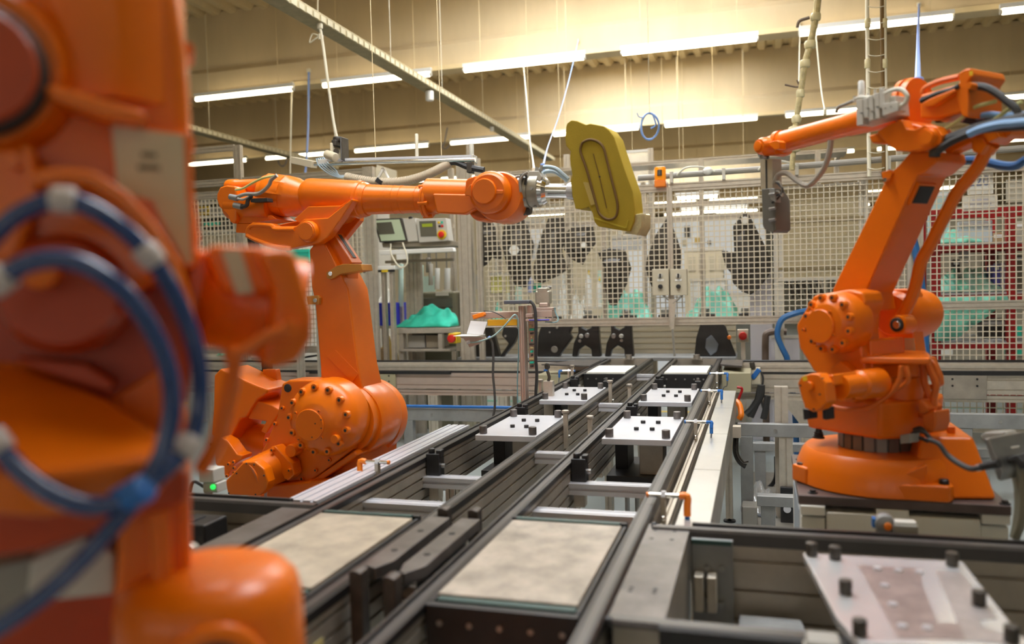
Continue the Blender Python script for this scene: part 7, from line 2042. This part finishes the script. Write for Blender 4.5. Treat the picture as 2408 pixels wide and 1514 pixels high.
part(MB().tube([q, q + V((-.06, 0, .02)), q + V((.05, 0, -.01)), q + V((.04, 0, .05))], .008, 6), 'tape_tail', mat('brown_pipe', (0.16, 0.11, 0.08), 0.5), t)
q = onY(1895, 48, 7.5)
part(MB().tube([q + V((.03, 0, .02)), q + V((-.05, 0, .0)), q + V((-.07, 0, -.05))], .014, 6), 'tape_tail', mat('brown_pipe', (0.16, 0.11, 0.08), 0.5), t)
t = thing('cable_ladder', onY(2060, 400, 7.7), 'upright pair of pale tubes tied with wire rungs, rising behind the valve block', 'cable ladder')
for px, m, r in ((2040, CORD, .016), (2075, BROWN, .018), (2081, CORD, .014)):
    part(MB().tube([onY(px - 1, -30, 7.7), onY(px, 100, 7.7), onY(px + 2, 250, 7.7), onY(px + 4, 415, 7.7)], r, 8), 'upright_tube', m, t)
for py in range(15, 400, 38):
    part(MB().tube([onY(2040, py, 7.68), onY(2060, py + 3, 7.66), onY(2080, py - 1, 7.68)], .004, 6), 'wire_rung', CORD, t)
for py in (55, 150, 300):
    for px in (2040, 2080):
        c = onY(px, py, 7.7)
        part(MB().rcyl(c - V((0, 0, .04)), c + V((0, 0, .04)), .024, .3), 'tape_wrap', mat('clear_tape', (0.66, 0.58, 0.34), 0.2), t)
def coil(px, py, y, rx, rz, m, label, n=3):
    c = onY(px, py, y)
    t = thing('hose_coil', c - V((0, 0, rz)), label, 'hose coil')
    pts = []
    for i in range(n * 14 + 1):
        w = 2 * math.pi * i / 14 + 1.2
        k = 1 + .05 * math.sin(i * 1.3)
        pts.append(c + V((math.cos(w) * rx * k, .012 * math.sin(i * .9), math.sin(w) * rz * k)))
    pts.append(pts[-1] + V((.03, 0, -.10)))
    pts.append(pts[-1] + V((-.05, 0, -.03)))
    part(MB().tube(pts, .0085, 7, 2), 'coiled_hose', m, t)
    part(MB().tube([c + V((-rx * .6, 0, rz * .7)), c + V((-rx * 1.2, 0, rz * .8)), c + V((-rx * 1.4, 0, rz * 1.1))], .006, 6), 'tie_wire', m, t)
    top = max((p.z for p in pts))
    part(MB().cyl((c.x, c.y, top), (c.x, c.y, 4.68 if c.y > 15 else ZC), .003, n=5), 'suspension_wire', CORD, t)
coil(1528, 297, 8.0, .085, .125, mat('coil_blue', (0.20, 0.36, 0.74), 0.35), 'coil of blue hose hanging right of the yellow block')
coil(664, 370, 15.9, .11, .19, mat('coil_slate', (0.17, 0.18, 0.26), 0.4), 'coil of slate blue hose hanging over the fence behind the middle robot')
solo(MB().tube(pxl([(1052, 300), (1045, 335), (1040, 345), (1048, 350), (1062, 335)], 15.645), .010, 6), 'hanging_hook', mat('coil_slate', (0.17, 0.18, 0.26), 0.4), 'small slate blue hose hook hanging above the overhead bar', 'hook')
# overhead bar with its motor unit above the middle robot
t = thing('overhead_bar', onY(960, 380, 5.2), 'pale overhead bar with a motor unit and drooping hose, above the middle robot arm', 'overhead guide')
za2 = zf(4.816, 640, 300)
OY = 5.2
def OQ(x, y, o=0):
    return onY(*za2(x, y), OY + o)
m = MB()
alu(m, OQ(640, 388), OQ(2290, 345), .035, .040, 1, 1)
part(m, 'bar_profile', ALU_W, t, smooth=0)
part(MB().cyl(OQ(480, 412, -.05), OQ(2300, 362, -.05), .014, n=12), 'guide_shaft', CHROME, t)
part(MB().box(OQ(2270, 385, -.05), OQ(2310, 325, .05)), 'end_clamp', LGREY, t, bevel=.004)
mu = part(MB().box(OQ(655, 345, -.08), OQ(790, 205, .06)), 'motor_unit', mat('cream_motor', (0.62, 0.54, 0.38), 0.5), t, bevel=.006)
part(MB().box(OQ(670, 205, -.07), OQ(810, 165, .05)), 'motor_cap', DKBROWN, mu, bevel=.006)
part(MB().rcyl(OQ(745, 165, 0), OQ(745, 105, 0), .035, .3), 'motor_top', DKBROWN, mu)
part(MB().box(OQ(790, 365, -.06), OQ(850, 130, .05)), 'motor_side', DKBROWN, mu, bevel=.006)
part(MB().rcyl(OQ(720, 340, -.14), OQ(615, 300, -.10), .030, .2), 'motor_drum', mat('cream_motor', (0.62, 0.54, 0.38), 0.5), mu)
part(MB().cyl(OQ(725, 270, -.10), OQ(725, 270, -.08), .02, n=14), 'motor_hub', DKBROWN, mu)
part(MB().box(OQ(520, 420, -.07), OQ(700, 375, .03)), 'slide_plate', LGREY, t, bevel=.004)
part(MB().beam(OQ(240, 370, .2), OQ(480, 420, .1), .05, .05), 'rear_brace', mat('cream_motor', (0.62, 0.54, 0.38), 0.5), t, bevel=.004)
for k in range(5):
    part(MB().tube([OQ(500 + 20 * k, 350 - 4 * k, -.05), OQ(530 + 26 * k, 430 - 6 * k, -.07), OQ(640 + 20 * k, 520 - 10 * k, -.08), OQ(760, 565 - 6 * k, -.08), OQ(845, 555 - 4 * k, -.06)], .0045, 6), 'air_line', mat('pale_air_hose', (0.40, 0.50, 0.56), 0.35), t)
hp = [OQ(835, 555, -.05), OQ(1000, 590, -.05), OQ(1200, 615, -.05), OQ(1450, 612, -.05), OQ(1650, 570, -.05), OQ(1850, 490, -.05), OQ(2010, 400, -.03)]
part(MB().tube(hp, .028, 12, 6), 'corrugated_hose', mat('tan_corrugated_hose', (0.52, 0.43, 0.30), 0.5), t, 'tan corrugated hose')
S = spline(hp, 8)
for i in range(1, len(S) - 1, 1):
    d = (S[i + 1] - S[i - 1]).normalized()
    part(MB().cyl(S[i] - d * .006, S[i] + d * .006, .0305, n=14), 'hose_rib', mat('tan_corrugated_hose', (0.52, 0.43, 0.30), 0.5), t)
part(MB().cyl(OQ(1235, 590, -.06), OQ(1210, 630, -.06), .032, n=14), 'hose_tie', RUBBER, t)
part(MB().tube([OQ(1990, 395, -.03), OQ(2090, 395, -.04), OQ(2200, 440, -.04), OQ(2330, 470, -.04), OQ(2400, 480, -.04)], .020, 8), 'wrist_cable', RUBBER, t)
part(MB().box(OQ(2200, 510, -.06), OQ(2290, 400, .0)), 'cable_anchor', DKBROWN, t, bevel=.005)
part(MB().tube([OQ(1190, 590, -.02), OQ(1240, 500, -.03), OQ(1260, 470, -.02), OQ(1330, 595, -.02)], .010, 6), 'hose_strap', WHITE, t)
for px in (1150, 1900):
    q = OQ(px, 350)
    part(MB().cyl((q.x, OY + .03, q.z), (q.x, OY + .03, ZC - .004), .003, n=6), 'suspension_rod', DECKM, t)
part(MB().rcyl(OQ(1640, 360), OQ(1635, 70), .012, .3, 10), 'stub_rod', CORD, t)
part(MB().rcyl(OQ(2262, 335), OQ(2256, 180), .016, .3, 10), 'stub_rod', mat('pale_hose', (0.6, 0.6, 0.5), 0.4), t)
# smoke detector under the deck
c = onZ(2303, 28, 4.9)
t = thing('smoke_detector', (c.x, c.y, 4.85), 'white domed smoke detector beside the lamps at the upper right', 'smoke detector')
part(MB().lathe((c.x, c.y, 4.86), (0, 0, 1), [(0, .05), (.03, .09), (.05, .09), (.07, .12), (.09, .12)], 20), 'detector_dome', WHITE, t)
part(MB().cyl((c.x, c.y, 4.95), (c.x, c.y, ZC), .015, n=8), 'detector_rod', WHITE, t)
